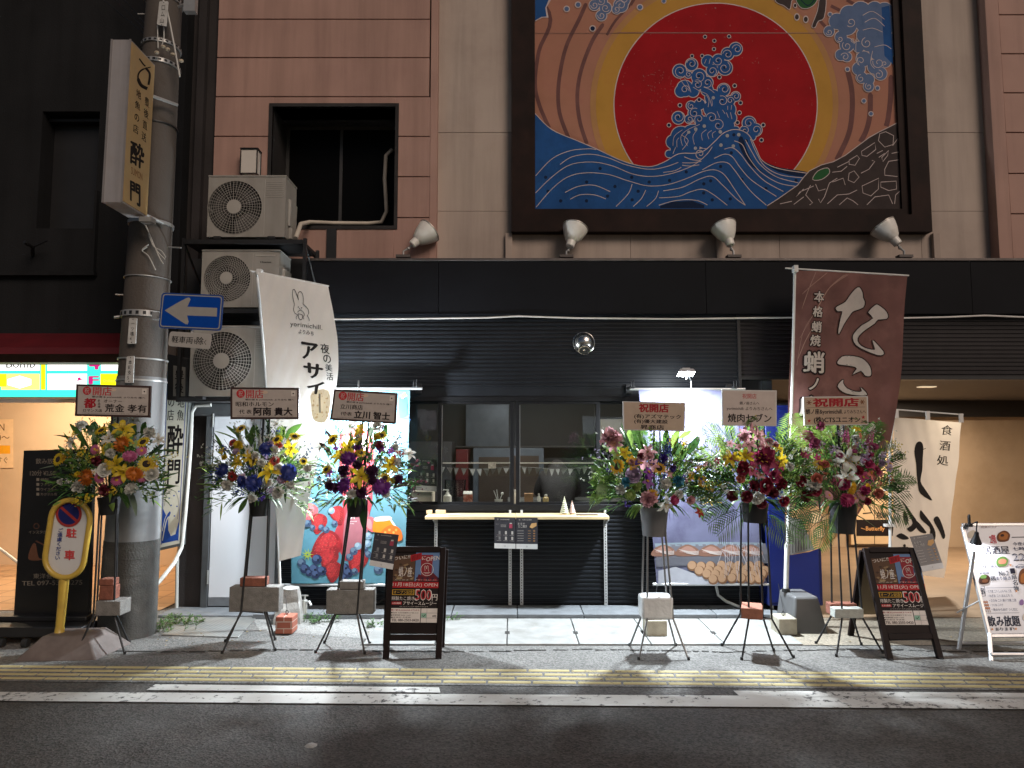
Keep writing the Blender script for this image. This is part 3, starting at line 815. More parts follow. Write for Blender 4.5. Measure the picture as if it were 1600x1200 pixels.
p_rock = worn('rock', (0.048, 0.037, 0.036), (0.03, 0.024, 0.024), .6, 5)
p_wht = mat('paint_white_line', (0.47, 0.38, 0.37), rough=.6, var=.15, scale=10)
p_grn = worn('leaf_green', (0.02, 0.09, 0.03), (0.03, 0.12, 0.05), .5, 8)
m_ = Sheet((0, YM + .02, 4), YN, step=.0008)
T0 = ft + 28
def mz3(x, y): return 1110 + x / 3.243, y / 3.243
def mz1(x, y): return 790 + x / 4.615, y / 4.615
def mz4(x, y): return 1020 + x / 4.8, 20 + y / 4.8
def mzw(x, y): return 800 + x / 3.2, 180 + y / 3.2
m_.rect(836, T0, 1407, 329, p_sky, 0)
# mauve sweeps
for pts, wd in (([(790, -60), (858, 20), (842, 80), (836, 130), (843, 165), (858, 200)], 6), ([(916, 5), (905, 30), (884, 75), (873, 130), (874, 175), (888, 215)], 6), ([(943, 37), (925, 65), (908, 110), (902, 150), (906, 190), (917, 225)], 6), ([(985, 8), (962, 32), (948, 55)], 4), ([(1010, -30), (985, 8)], 5)):
    m_.line(pts, [wd * .5] + [wd] * 100, p_str, 1, sm=6)
for pts in ([(695, 360), (715, 450), (718, 560), (700, 680), (640, 810)], [(810, 470), (808, 580), (790, 660), (760, 720)], [(915, 380), (912, 500), (900, 600), (890, 640)]):
    m_.line([mz3(*p) for p in pts], [3] + [8] * 100, p_str, 1, sm=6)
for pts in ([(610, 30), (660, 55)], [(690, 0), (745, 30)], [(550, 100), (585, 140)], [(780, 0), (830, 12)]): m_.line([mz3(*p) for p in pts], 5, p_str, 1)
m_.circle(1116, 163, 194, p_yel2, 2, 72); m_.circle(1116, 163, 185, p_yel, 3, 72)
m_.circle(1118, 164, 159.6, p_wht, 4, 90); m_.circle(1118, 164, 158, p_red, 5, 90)
rnd = random.Random(3)
for k in range(170):                                                    # scuffs scratched into the sun
    a = rnd.uniform(0, 6.28); r = 150 * math.sqrt(rnd.random()); x, y = 1118 + r * math.cos(a), 160 + r * math.sin(a)
    if rnd.random() < .45: x, y = rnd.choice([(1118 + 150 * math.cos(a), 164 + 150 * math.sin(a)), (rnd.uniform(1000, 1060), rnd.uniform(110, 160))])
    L_ = rnd.uniform(.6, 3.5); an = rnd.choice([0, 0, 1.57, a + 1.57]) + rnd.gauss(0, .2)
    m_.line([(x, y), (x + L_ * math.cos(an), y + L_ * math.sin(an))], rnd.uniform(.25, .6), mat('paint_scuff', (.30, .12, .11), var=.1), 6)
m_.line([(965, 51), (1270, 52)], .5, mat('paint_scuff', (.30, .12, .11)), 6)
m_.rect(836, 52, 1407, 52.6, mat('mural_joint', (.12, .06, .05)), 6)
# upper corner wave on the left
m_.poly([(836, T0), (905, T0), (872, -20), (860, 2), (854, 12), (857, 28), (848, 28), (836, 34)], p_wht, 6, 0)
m_.poly([(836, T0), (903, T0), (869, -22), (857, 1), (852, 13), (854, 26.4), (846, 27), (836, 32.6)], p_blu, 7, 0)
def drop(x, y, r=4.2, ry=None, c=p_blul, L0=7):
    m_.circle(x, y, r, p_wht, L0, 16, (ry or r)); m_.circle(x, y, r * .68, c, L0 + 1, 16, (ry or r) * .68)
for x, y in ((440, 67), (522, 37), (627, 208), (968, 55), (1140, 10)): drop(*mz1(x, y), 5.2 if x < 1000 else 4.2, None, p_blud if x == 627 else p_blul)
def curl(x, y, r, a0=0.0, turn=1, L0=8, wd=.9, n=16, rev=1.2):
    pts = []
    for k in range(n + 1):
        t = k / n; rr = r * (1 - .78 * t); a = a0 + turn * t * rev * 2 * math.pi
        pts.append((x + rr * math.cos(a), y - rr * math.sin(a)))
    m_.line(pts, wd * 1.2, p_wht, L0)
def blobs(lst, col, L0, o=1.3):
    for x, y, r in lst: m_.circle(x, y, r + o, p_wht, L0, 24)
    for x, y, r in lst: m_.circle(x, y, r, col, L0 + 1, 24)
tl = [mz1(640, 40) + (8,), mz1(690, 10) + (9,), mz1(720, 60) + (9,), mz1(690, 115) + (8,), mz1(830, 40) + (11,), mz1(800, 70) + (7,), mz1(850, 0) + (10,)]
blobs(tl, p_blul, 7)
for x, y, r in tl: curl(x, y, r * .75, rnd.uniform(0, 6), rnd.choice((1, -1)), 9, .9)
# cloud of foam at the right
cl = [(640, 110, 40), (700, 75, 45), (760, 60, 50), (830, 50, 40), (880, 60, 45), (600, 160, 26), (690, 130, 50), (790, 110, 60), (870, 130, 60), (660, 190, 30), (690, 230, 36), (660, 280, 28), (690, 290, 24), (780, 180, 40), (800, 225, 38), (750, 240, 28), (775, 300, 38), (750, 350, 32), (765, 395, 28), (850, 190, 60), (850, 260, 48), (880, 310, 34), (830, 340, 36), (860, 375, 32), (800, 405, 28), (800, 440, 26), (900, 230, 60)]
cl = [mz3(a, b_) + (r / 3.243,) for a, b_, r in cl]
blobs(cl, p_blul, 7, 1.1)
for a, b_, r, tn in ((600, 165, 20, 1), (690, 235, 30, 1), (680, 290, 26, -1), (655, 200, 18, 1), (720, 205, 16, -1), (790, 220, 34, 1), (760, 310, 28, -1), (760, 400, 24, 1), (850, 320, 36, 1), (850, 380, 28, -1), (800, 440, 22, 1), (710, 115, 30, 1), (880, 325, 16, -1)):
    x, y = mz3(a, b_); curl(x, y, r / 3.243 * .85, rnd.uniform(0, 6), tn, 9, .8)
for pts in ([(770, 80), (820, 60), (880, 100)], [(780, 115), (830, 95), (880, 135)], [(770, 155), (820, 145), (870, 165)], [(740, 180), (735, 260), (750, 330)], [(820, 260), (810, 320), (830, 350)], [(830, 240), (880, 230), (915, 250)]):
    m_.line([mz3(*p) for p in pts], .8, p_wht, 9, 5)
m_.poly([mz3(*p) for p in [(865, 40), (905, 30), (925, 330), (880, 285)]], p_blu, 8)
for x, y in ((693, 353), (776, 513), (812, 578), (845, 448), (605, 75)): drop(*mz3(x, y), 4.2)
# floating rocks near the top
for pts, c in (([(315, -60), (420, -40), (410, 10), (400, 50), (370, 30), (330, 10)], p_rock), ([(430, -30), (540, -30), (530, 20), (490, 45), (450, 35)], p_grn), ([(555, -20), (585, -10), (575, 90), (545, 110), (530, 140), (512, 135), (540, 60)], p_rock)):
    q = [mz3(*p) for p in pts]; m_.poly(q, c, 7, 3); m_.line(q, 1, p_wht, 8, 3, True)
m_.line([mz3(430, -30), mz3(490, 30), mz3(530, -5)], 1.4, p_blud, 8, 4)
for x, y, r in ((437, 88, 4.4), (482, 100, 4.4), (428, 30, 3)): drop(*mz3(x, y), r, r * 1.35, p_rock)
# spray column
sp = [(620, 275, 48), (560, 310, 46), (490, 360, 46), (540, 415, 54), (410, 365, 44), (445, 435, 44), (290, 390, 44), (200, 440, 50), (265, 465, 26), (345, 480, 56), (335, 540, 42), (405, 525, 44), (405, 580, 45), (240, 570, 60), (210, 590, 44), (300, 590, 44), (450, 640, 60), (440, 720, 60), (520, 665, 46), (580, 660, 34), (530, 580, 46), (620, 630, 34), (560, 730, 60), (580, 790, 46), (500, 760, 60), (285, 700, 34), (315, 755, 50), (350, 690, 40), (190, 790, 46), (270, 800, 30), (345, 800, 40), (440, 790, 50), (390, 850, 70), (490, 850, 60), (560, 850, 50), (210, 930, 75), (150, 970, 50), (300, 930, 90), (400, 930, 90), (120, 1060, 26), (200, 1010, 70), (280, 1010, 70), (370, 1070, 50), (470, 960, 60), (530, 930, 60), (620, 880, 26), (720, 830, 50), (690, 890, 40), (770, 880, 46), (740, 930, 30), (160, 1060, 40)]
sp = [mz4(a, b_) + (r / 4.8,) for a, b_, r in sp]
blobs(sp, p_blu, 7, 1.3)
for a, b_, r, a0, tn in ((630, 275, 38, 3, -1), (560, 315, 38, 3, -1), (487, 362, 38, 3.4, 1), (535, 415, 48, 1, -1), (445, 440, 36, 5, 1), (290, 385, 38, 3, -1), (205, 440, 46, 5, -1), (268, 465, 22, 1, 1), (345, 478, 48, 4, 1), (335, 540, 36, 2, -1), (408, 528, 38, 4, 1), (240, 578, 34, 0, 1), (520, 665, 42, 2, -1), (580, 660, 28, 0, 1), (535, 575, 42, 3, -1), (622, 628, 30, 3, -1), (310, 755, 40, 1, 1), (190, 785, 42, 1, -1), (275, 800, 26, 4, 1), (345, 800, 36, 4, -1), (440, 790, 44, 3, -1), (490, 845, 46, 2, -1), (720, 830, 42, 0, 1), (690, 885, 32, 2, -1), (775, 880, 38, 5, 1), (370, 1068, 44, 5, -1), (285, 702, 26, 2, 1)):
    x, y = mz4(a, b_); curl(x, y, r / 4.8, a0, tn, 9, .75)
    m_.circle(x, y, r / 4.8 * .2, p_blud, 9, 10)
for pts in ([(200, 490), (230, 540), (275, 590)], [(225, 480), (260, 530), (285, 600)], [(300, 560), (350, 590), (410, 620), (440, 700)], [(400, 620), (420, 660), (412, 710)], [(440, 650), (445, 690), (440, 705)], [(380, 560), (430, 580), (460, 605)], [(220, 1000), (210, 930), (260, 880), (350, 840)], [(260, 1000), (235, 950), (262, 905)], [(310, 990), (300, 930), (330, 880)], [(370, 960), (365, 910), (400, 880)], [(420, 950), (410, 910), (440, 885)], [(450, 940), (445, 910), (470, 890)], [(150, 1000), (160, 930), (220, 880)], [(180, 1010), (180, 960), (195, 940)], [(560, 700), (560, 730)], [(590, 695), (585, 730)], [(520, 730), (540, 760)], [(550, 750), (565, 790)], [(580, 750), (592, 800)], [(480, 740), (500, 790)], [(400, 350), (385, 385)], [(430, 345), (420, 385)], [(170, 1010), (150, 1060)]):
    m_.line([mz4(*p) for p in pts], .7, p_wht, 9, 5)
for x, y in ((452, 640), (385, 853), (320, 878), (268, 898), (504, 894), (318, 1018)):
    m_.circle(*mz4(x, y), 2.6, mat('paint_pale_dot', (.26, .27, .3)), 9, 14)
for x, y in ((390, 183), (460, 213), (570, 180), (457, 275), (293, 327), (368, 326), (498, 485), (612, 550), (656, 678), (648, 752), (346, 654), (202, 696), (120, 845), (633, 826), (826, 844), (813, 957)):
    drop(*mz4(x, y), 3.6 if y > 400 else 3.2, None, p_blud, 8)
# sea
wave_top = [(836, 178), (862, 203), (903, 221), (931, 233), (975, 253), (1012, 261), (1037, 254), (1060, 241), (1085, 240), (1100, 236), (1116, 222), (1131, 208), (1150, 203), (1169, 211), (1181, 233), (1191, 252), (1216, 264), (1259, 271), (1290, 276)]
base = smooth_line(wave_top, 5)
m_.poly(base + [(1290, 329), (836, 329)], p_blu, 10); m_.line(base, 1.2, p_wht, 12)
m_.poly([mzw(*p) for p in [(1150, 110), (1180, 190), (1230, 270), (1330, 320), (1380, 345), (1290, 300), (1200, 260), (1150, 190), (1130, 130)]], p_blud, 11, 3)
m_.poly([mzw(*p) for p in [(1240, 225), (1330, 262), (1470, 285), (1460, 310), (1330, 285)]], p_blud, 11, 3)
m_.poly([mzw(*p) for p in [(740, 455), (800, 435), (900, 430), (960, 452), (960, 466), (740, 466)]], p_blud, 11)
for pts in ([(118, 305), (200, 220), (290, 180), (380, 170), (420, 174)], [(240, 248), (300, 210), (390, 197), (480, 215), (570, 250), (680, 272), (760, 262), (830, 238)], [(118, 390), (200, 310), (290, 250), (400, 236), (500, 255), (600, 295), (690, 308), (790, 295), (900, 255), (970, 200), (1000, 160)],
            [(120, 462), (200, 370), (280, 310), (370, 290), (480, 298), (580, 330), (680, 355), (780, 348), (880, 315), (950, 285), (1010, 275), (1060, 300), (1110, 370), (1165, 452)], [(755, 378), (850, 360), (930, 320), (990, 305), (1040, 335), (1090, 395), (1150, 452)][:0] or [(755, 380), (850, 362), (940, 320), (1000, 308), (1050, 350), (1120, 420), (1165, 452)],
            [(265, 388), (330, 358), (410, 352), (490, 384)], [(290, 422), (340, 400), (410, 400), (468, 420)], [(735, 415), (830, 408), (890, 385), (950, 372), (1000, 395), (1075, 452)], [(733, 452), (800, 432), (870, 424), (930, 430), (975, 450)],
            [(600, 346), (580, 395), (520, 458)], [(668, 376), (645, 420), (605, 458)], [(732, 380), (715, 420), (672, 458)], [(950, 275), (1020, 240), (1075, 240), (1110, 275), (1150, 330), (1200, 390), (1270, 452)], [(1010, 218), (1060, 197), (1100, 210), (1140, 265), (1200, 330), (1320, 408)],
            [(1060, 172), (1100, 165), (1140, 195), (1190, 260), (1260, 330), (1355, 383)], [(1110, 130), (1150, 150), (1180, 210), (1240, 285), (1330, 340), (1420, 358)], [(1165, 125), (1200, 190), (1240, 250), (1320, 310), (1430, 340)], [(1190, 120), (1215, 180), (1260, 255), (1340, 300), (1450, 315)], [(755, 288), (810, 280), (845, 263)], [(850, 240), (900, 240), (945, 232)], [(850, 252), (890, 256), (935, 250)], [(860, 210), (900, 225), (940, 228)]):
    m_.line([mzw(*p) for p in pts], 1.05, p_wht, 12, 6)
x, y = mzw(940, 195); curl(x, y, 8.5, 5, -1, 13, .9); m_.line([mzw(*p) for p in [(850, 175), (880, 130), (845, 100)]], .8, p_wht, 13, 4)
for x, y in ((440, 268), (598, 312), (685, 336), (787, 328), (870, 285), (630, 382), (514, 358), (478, 406), (372, 430), (243, 430), (168, 312), (373, 336), (180, 382), (600, 425), (1042, 258), (992, 330), (958, 345), (957, 390), (1090, 420), (1000, 425), (1148, 322), (1268, 368), (1418, 328), (1170, 130), (1108, 100), (1095, 190)):
    m_.circle(*mzw(x, y), 2.6, p_blud, 11, 14)
for x, y in ((1075, 105), (1132, 100), (1043, 152), (1105, 157), (1040, 86), (960, 57), (917, 72)): m_.circle(*mzw(x, y), 2.8, mat('paint_pale_dot', (.26, .27, .3)), 13, 14)
# rock slope
rk = [mz3(*p) for p in [(285, 1045), (340, 1010), (440, 940), (470, 900), (500, 868), (560, 838), (620, 822), (680, 790), (740, 745), (800, 700), (850, 672), (905, 645), (963, 615), (963, 1066), (285, 1066)]]
m_.poly(rk, p_rock, 14); m_.line(rk[:13], 1.2, p_wht, 15)
m_.poly([mz3(*p) for p in [(515, 912), (540, 870), (590, 853), (600, 880), (560, 912)]], p_grn, 15, 3); m_.line([mz3(*p) for p in [(515, 912), (540, 870), (590, 853), (600, 880), (560, 912)]], 1, p_wht, 16, 3, True)
for pts, cl_ in (([(885, 670), (925, 690), (922, 735), (880, 748), (848, 715), (855, 680)], 1), ([(762, 770), (830, 725), (835, 760), (790, 795), (765, 790)], 1), ([(700, 815), (740, 790), (752, 805), (730, 840), (700, 835)], 1), ([(865, 800), (900, 765), (895, 790), (870, 822)], 1), ([(965, 810), (900, 820), (880, 860), (880, 890), (945, 897)], 0), ([(700, 880), (725, 868), (750, 900), (725, 928), (695, 915)], 1),
                 ([(860, 925), (938, 920), (940, 960), (900, 968), (860, 950)], 1), ([(765, 945), (850, 905), (848, 960), (810, 995), (770, 980)], 1), ([(615, 875), (660, 870), (690, 845)], 0), ([(640, 905), (600, 930), (575, 1000), (555, 1030), (545, 1010)], 0), ([(470, 960), (430, 1000), (450, 975), (520, 945)], 0), ([(505, 940), (480, 990), (515, 1030), (500, 1040)], 0), ([(530, 935), (545, 970), (580, 960)], 0), ([(420, 1038), (470, 1000)], 0), ([(350, 1035), (410, 1022)], 0),
                 ([(590, 1035), (640, 990), (700, 985), (740, 965)], 0), ([(650, 1040), (690, 1005), (720, 1020), (745, 1040)], 0), ([(790, 1040), (830, 1000), (900, 990), (920, 1035)], 0), ([(930, 1035), (935, 990), (963, 965)], 0), ([(615, 925), (670, 905), (680, 940)], 0), ([(760, 880), (800, 860), (830, 820), (815, 815)], 0), ([(840, 780), (870, 765)], 0), ([(850, 800), (880, 780)], 0), ([(920, 740), (950, 700), (963, 690)], 0), ([(915, 780), (963, 770)], 0), ([(640, 850), (700, 820)], 0)):
    m_.line([mz3(*p) for p in pts], 1.0, p_wht, 15, 0, bool(cl_))
m_.build('painting', mu)
# ================================================================== FLOODLIGHTS ON THE LEDGE
M_lampw = mat('lamp_white', (0.74, 0.72, 0.67), rough=.35, var=.05, stain=(.5, .45, .38), stain_amt=.4, stain_scale=9)
LZ = Z(403, 6.98)
def floodlight(px, mouth, tail, label):
    Y = 6.96
    m0, t0 = P(*mouth, Y - .02), P(*tail, Y - .02)
    m0 = m0 + V((0, .07, 0)); ax = (m0 - t0); L_ = ax.length; ax.normalize()
    o = thing('floodlight', label, 'floodlight', (t0.x, Y, LZ + .03), 'floodlights on the ledge under the mural')
    k = L_
    MB().lathe(t0, ax, [(.0, .001), (.034, .001), (.042, .008), (.047, .28 * k), (.066, .35 * k), (.098, .6 * k), (.124, .9 * k), (.127, k), (.118, k), (.092, .62 * k), (.0, .5 * k)], 28).build('shade', M_lampw, o)
    MB().lathe(m0 - ax * .006, ax, [(.1265, 0), (.133, .002), (.133, .010), (.1265, .012)], 28).build('rim', mat('lamp_rim', (.35, .32, .29), rough=.4, metal=.5), o)
    bz = V((t0.x - ax.x * .12, Y - .01, LZ + .01))
    b = MB(); b.tube([t0 + ax * .05, t0 + V((-ax.x * .05, .02, -.03)), bz + V((0, 0, .05)), bz], .011, 8); b.ball(t0 + V((-ax.x * .05, .02, -.03)), .018); b.build('bracket', M_steel, o)
    MB().box(bz.x - .07, bz.x + .07, Y - .05, Y + .03, LZ - .01, LZ + .018).build('base_plate', mat('plate_dark', (.09, .075, .07), rough=.6), o, bev=.003)
floodlight(660, (670, 357), (643, 383), 'white floodlight left of the mural, below the upper window')
floodlight(897, (900, 353), (890, 386), 'white floodlight under the left part of the mural, tilted slightly right')
floodlight(1134, (1133, 350), (1142, 384), 'white floodlight under the right part of the mural, tilted slightly left')
floodlight(1390, (1384, 350), (1404, 382), 'white floodlight below the painted rock corner of the mural')
# wall lantern above the top air conditioner
wl0, wl1, wz_a, wz_b = X(375, 250, 6.98), X(402, 250, 6.98), Z(271, 6.98), Z(232, 6.98)
wlt = thing('wall_lantern', 'unlit box lantern with white panels and black edges on the pink wall', 'lantern', ((wl0 + wl1) / 2, 7.0, wz_a))
MB().box(wl0 + .008, wl1 - .008, 6.988, 7.095, wz_a + .012, wz_b - .008).build('shade', mat('lantern_paper', (.58, .55, .50), rough=.6, var=.03), wlt)
b = MB(); e = .009
for xx in (wl0, wl1 - e):
    for yy in (6.98, 7.088): b.box(xx, xx + e, yy, yy + e, wz_a, wz_b)
for zz in (wz_a, wz_b - e):
    for yy in (6.98, 7.088): b.box(wl0 + e, wl1 - e, yy + .0005, yy + e - .0005, zz + .0005, zz + e - .0005)
    for xx in (wl0, wl1 - e): b.box(xx + .0005, xx + e - .0005, 6.98 + e, 7.088, zz + .0005, zz + e - .0005)
b.box(wl0 - .004, wl1 + .004, 6.975, 7.1, wz_b, wz_b + .008)
b.build('frame', M_blk, wlt)

# ================================================================== AIR CONDITIONERS
M_ac = mat('ac_ivory', (0.30, 0.288, 0.262), rough=.6, streak=.22, var=.05, scale=4, stain=(.22, .205, .18), stain_amt=.4, stain_scale=3)
M_grl = mat('grille_grey', (0.36, 0.345, 0.315), rough=.5, var=.05)
M_cav = mat('fan_cavity', (0.02, 0.018, 0.016), rough=.8)
def condenser(x0, y0, x1, y1, Y, fan, r, label, swirl=0.0, square=False, brand=None):
    a, b_ = P(x0, y1, Y), P(x1, y0, Y); dep = .33
    o = thing('air_conditioner', label, 'air conditioner', ((a.x + b_.x) / 2, Y + dep / 2, a.z), 'outdoor units stacked on the wall')
    c = P(*fan, Y); rr = r / F * Y
    # case front plate with a round opening, then the shell
    m = MB(); n = 40
    zs0_, zs1_ = a.z, b_.z
    cir = [V((c.x + rr * math.cos(2 * math.pi * k / n), Y, c.z + rr * math.sin(2 * math.pi * k / n))) for k in range(n)]
    def edge(p):
        d = p - c; t = 1e9
        if abs(d.x) > 1e-9: t = min(t, ((b_.x if d.x > 0 else a.x) - c.x) / d.x)
        if abs(d.z) > 1e-9: t = min(t, ((zs1_ if d.z > 0 else zs0_) - c.z) / d.z)
        return c + d * t
    ed = [edge(p) for p in cir]
    for k in range(n):
        q = (k + 1) % n; m.face([cir[k], cir[q], ed[q], ed[k]])
    for (cx, cz) in ((a.x, zs0_), (a.x, zs1_), (b_.x, zs0_), (b_.x, zs1_)):
        corner = V((cx, Y, cz)); near = sorted(range(n), key=lambda k: (ed[k] - corner).length)[:2]
        m.face([corner, ed[near[0]], ed[near[1]]])
    for k in range(n):
        q = (k + 1) % n; m.face([cir[q], cir[k], cir[k] + V((0, .02, 0)), cir[q] + V((0, .02, 0))])
    yb = Y + dep
    m.face([(a.x, Y, zs0_), (a.x, yb, zs0_), (a.x, yb, zs1_), (a.x, Y, zs1_)]); m.face([(b_.x, Y, zs0_), (b_.x, Y, zs1_), (b_.x, yb, zs1_), (b_.x, yb, zs0_)])
    m.face([(a.x, Y, zs1_), (a.x, yb, zs1_), (b_.x, yb, zs1_), (b_.x, Y, zs1_)]); m.face([(a.x, Y, zs0_), (b_.x, Y, zs0_), (b_.x, yb, zs0_), (a.x, yb, zs0_)]); m.face([(a.x, yb, zs0_), (b_.x, yb, zs0_), (b_.x, yb, zs1_), (a.x, yb, zs1_)])
    m.build('case', M_ac, o, smooth=0)
    m = MB(); m.box(a.x - .006, b_.x + .006, Y - .006, yb + .004, zs1_ + .0005, zs1_ + .02); m.build('top_cover', M_ac, o, bev=.006)
    m = MB(); m.face([cir[k] + V((0, .12, 0)) for k in range(n)])
    for k in range(n): q = (k + 1) % n; m.face([cir[q] + V((0, .02, 0)), cir[k] + V((0, .02, 0)), cir[k] + V((0, .12, 0)), cir[q] + V((0, .12, 0))])
    m.build('fan_cavity', M_cav, o, smooth=0)
    m = MB()
    for k in range(3):
        a0 = k * 2.094 + .4
        m.grid([[c + V((rr * f * math.cos(a0 + t), .06 + .035 * t, rr * f * math.sin(a0 + t))) for t in (0, .5, 1.0, 1.4)] for f in (.25, .6, .92)])
    m.build('fan_blade', mat('fan_grey', (.055, .05, .046), rough=.6), o)
    m = MB(); ns = 46
    def pt(a0, f): return c + V((rr * f * math.cos(a0 + swirl * (f - .2)), -.018 * (1 - f * f) * 1.6 - .002, rr * f * math.sin(a0 + swirl * (f - .2))))
    for k in range(ns):
        a0 = 2 * math.pi * k / ns
        f1 = 1.0 if k % 2 else 1.0; f0 = .26 if k % 2 == 0 else .52
        m.tube([pt(a0, f0 + (f1 - f0) * j / (5 if swirl else 3)) for j in range(6 if swirl else 4)], .0021, 4, False)
    for f in (.38, .48, .58, .67, .76, .84, .92, 1.0):
        m.tube([pt(2 * math.pi * k / 48, f) for k in range(49)], .0017, 4, False)
    m.build('fan_grille', M_grl, o)
    MB().lathe(c + V((0, -.026, 0)), (0, -1, 0), [(.27 * rr, -.012), (.265 * rr, 0), (.0, .004)], 28).build('hub', M_grl, o)
    if square:
        pass
    sx = c.x + rr * 1.13
    m = MB()
    if brand is None:
        for k in range(9): z = zs1_ - .05 - k * .018; m.box(sx, b_.x - .02, Y - .003, Y, z, z + .005)
    else: m.box(sx + .01, b_.x - .04, Y - .004, Y, zs1_ - .045, zs1_ - .03)
    m.box(sx - .012, sx - .008, Y - .002, Y, zs0_ + .02, zs1_ - .02)
    m.build('side_louver', M_grl, o)
    m = MB(); m.hexa([V((b_.x, Y + .08, zs0_ + .13)), V((b_.x + .02, Y + .09, zs0_ + .13)), V((b_.x + .02, yb - .05, zs0_ + .13)), V((b_.x, yb - .04, zs0_ + .13)), V((b_.x, Y + .08, zs0_ + .40)), V((b_.x + .028, Y + .09, zs0_ + .38)), V((b_.x + .028, yb - .05, zs0_ + .38)), V((b_.x, yb - .04, zs0_ + .40))])
    m.box(b_.x, b_.x + .035, Y + .1, yb - .03, zs0_ + .01, zs0_ + .12)
    m.build('valve_cover', M_ac, o, bev=.006)
    if brand:
        s = Sheet((0, Y, 3), YN); s.text(brand[0], brand[1], I_blk, 1, .02); s.build('badge', o)
    m = MB()
    for xx in (a.x + .07, b_.x - .15): m.box(xx, xx + .07, Y - .03, yb, zs0_ - .03, zs0_ - .001)
    m.build('foot', M_blk, o, bev=.003)
    return o
condenser(323, 277, 447, 370, 6.5, (367, 324), 43.5, 'top air conditioner of the stack, beside the upper window')
condenser(313, 393, 437, 480, 6.5, (355, 435), 37, 'middle air conditioner of the stack, with swirled fan grille', 1.1, True, ('Hisense', (407, 408, 424, 411)))
condenser(295, 512, 452, 619, 6.4, (347, 564), 46.5, 'lowest air conditioner of the stack, behind the white flag')
rk_ = thing('equipment_rack', 'black steel angle rack carrying the stacked air conditioners', 'rack', (X(380, 630, 6.6), 6.6, Z(628, 6.6)))
ra, rb2 = X(290, 400, 6.48), X(474, 400, 6.48)
for y_px in (378, 486, 624):
    z = Z(y_px, 6.45); b = MB()
    for (q0, q1) in ((6.44, 6.48), (6.86, 6.90)): b.box(ra, rb2, q0, q1, z - .02, z + .02)
    for xx in (ra, rb2 - .035, (ra + rb2) / 2): b.box(xx, xx + .035, 6.481, 7.0, z - .018, z + .018)
    b.box(ra, rb2, 6.5, 6.8, z - .016, z - .012); b.build('shelf_frame', M_blk, rk_)
for xx in (ra - .03, rb2):
    for yy in (6.46, 6.88): MB().box(xx, xx + .03, yy, yy + .03, Z(628, 6.46), Z(372, 6.46)).build('upright', M_blk, rk_)
b = MB()
for xx in (ra - .015, rb2 + .015):
    b.tube([(xx, 6.47, Z(486, 6.46)), (xx, 6.98, Z(560, 6.46))], .01); b.tube([(xx, 6.47, Z(378, 6.46)), (xx, 6.98, Z(450, 6.46))], .01)
b.build('brace', M_blk, rk_)
tag(MB().tube([P(462, 372, 6.6), P(470, 350, 6.75), P(484, 347, 7.05), P(520, 348.5, 7.3), P(575, 349, 7.45), P(596, 347, 7.5), P(604, 330, 7.5), P(601, 280, 7.5), P(603, 243, 7.5), P(613, 234, 7.52)], .021, 10).build('refrigerant_pipe', mat('pipe_beige', (.50, .45, .38), rough=.6)), 'beige insulated pipe running from the top air conditioner up into the dark window', 'pipe')
# conduit looping down beside the door + cable along the fascia
M_cnd = mat('conduit_grey', (.46, .46, .43), rough=.5, var=.1)
tag(MB().tube([P(330, 633, 6.75), P(306, 634, 6.75), P(300, 645, 6.75), P(298, 700, 6.74), P(290, 800, 6.7), P(284, 855, 6.6), P(272, 880, 6.4), P(252, 905, 6.2), P(230, 930, 6.12)], .017, 8).build('drain_hose', M_cnd), 'grey ribbed hose running from the rack down the black jamb to the pole', 'hose')
tag(MB().tube([P(277, 870, 6.9), P(276, 950, 6.9)], .016, 8).build('downpipe', M_cnd), 'short vertical grey pipe beside the black door jamb', 'pipe')
tag(MB().tube([P(470, 500, 6.88), P(515, 499, 6.83), P(650, 498, 6.83), P(760, 496.5, 6.83), P(810, 494, 6.83), P(900, 497, 6.83), P(1060, 498.5, 6.83), P(1240, 496, 6.83), P(1410, 497, 6.83), P(1480, 495.5, 6.83), P(1540, 493, 6.83), P(1610, 496, 6.83), P(1800, 498, 6.83)], .0085, 6).build('cable', mat('cable_white', (.62, .6, .57), rough=.5)), 'thin white cable strung along the bottom of the black fascia', 'cable')
# round vent hood
vo_ = thing('vent_hood', 'round stainless vent hood on the black siding above the windows', 'vent', P(912, 536, YS))
c = P(912, 536, YS - .012); r_ = 16.5 / F * YS
M_ss = mat('stainless', (.62, .60, .57), rough=.22, metal=1.0, var=.05)
m = MB(); rows_ = []
for j in range(10):
    p = j / 9 * math.pi * .5
    rows_.append([c + V((r_ * math.cos(p) * math.cos(t), -r_ * .95 * math.sin(p) + .0, r_ * math.cos(p) * math.sin(t))) for t in [2 * math.pi * k / 36 for k in range(37)]])
rw = []
for row in rows_:
    rw.append([V((q.x, min(q.y, YS - .005), q.z)) for q in row])
m.grid(rw).build('hood', M_ss, vo_)
MB().lathe(c + V((0, .008, 0)), (0, -1, 0), [(r_ * 1.06, 0), (r_ * 1.06, .012), (r_ * .98, .016)], 36).build('flange', M_ss, vo_)
dv = V((0, -.62, -.78)).normalized(); MB().lathe(c + dv * r_ * .78, dv, [(r_ * .56, 0), (r_ * .56, r_ * .25), (r_ * .5, r_ * .25), (r_ * .5, r_ * .19)], 26).build('spout', M_ss, vo_)
m = MB(); m.lathe(c + dv * r_ * .96, dv, [(r_ * .51, 0), (.0, .001)], 24)
m.build('outlet', mat('outlet_dark', (.012, .012, .012), rough=.5), vo_)
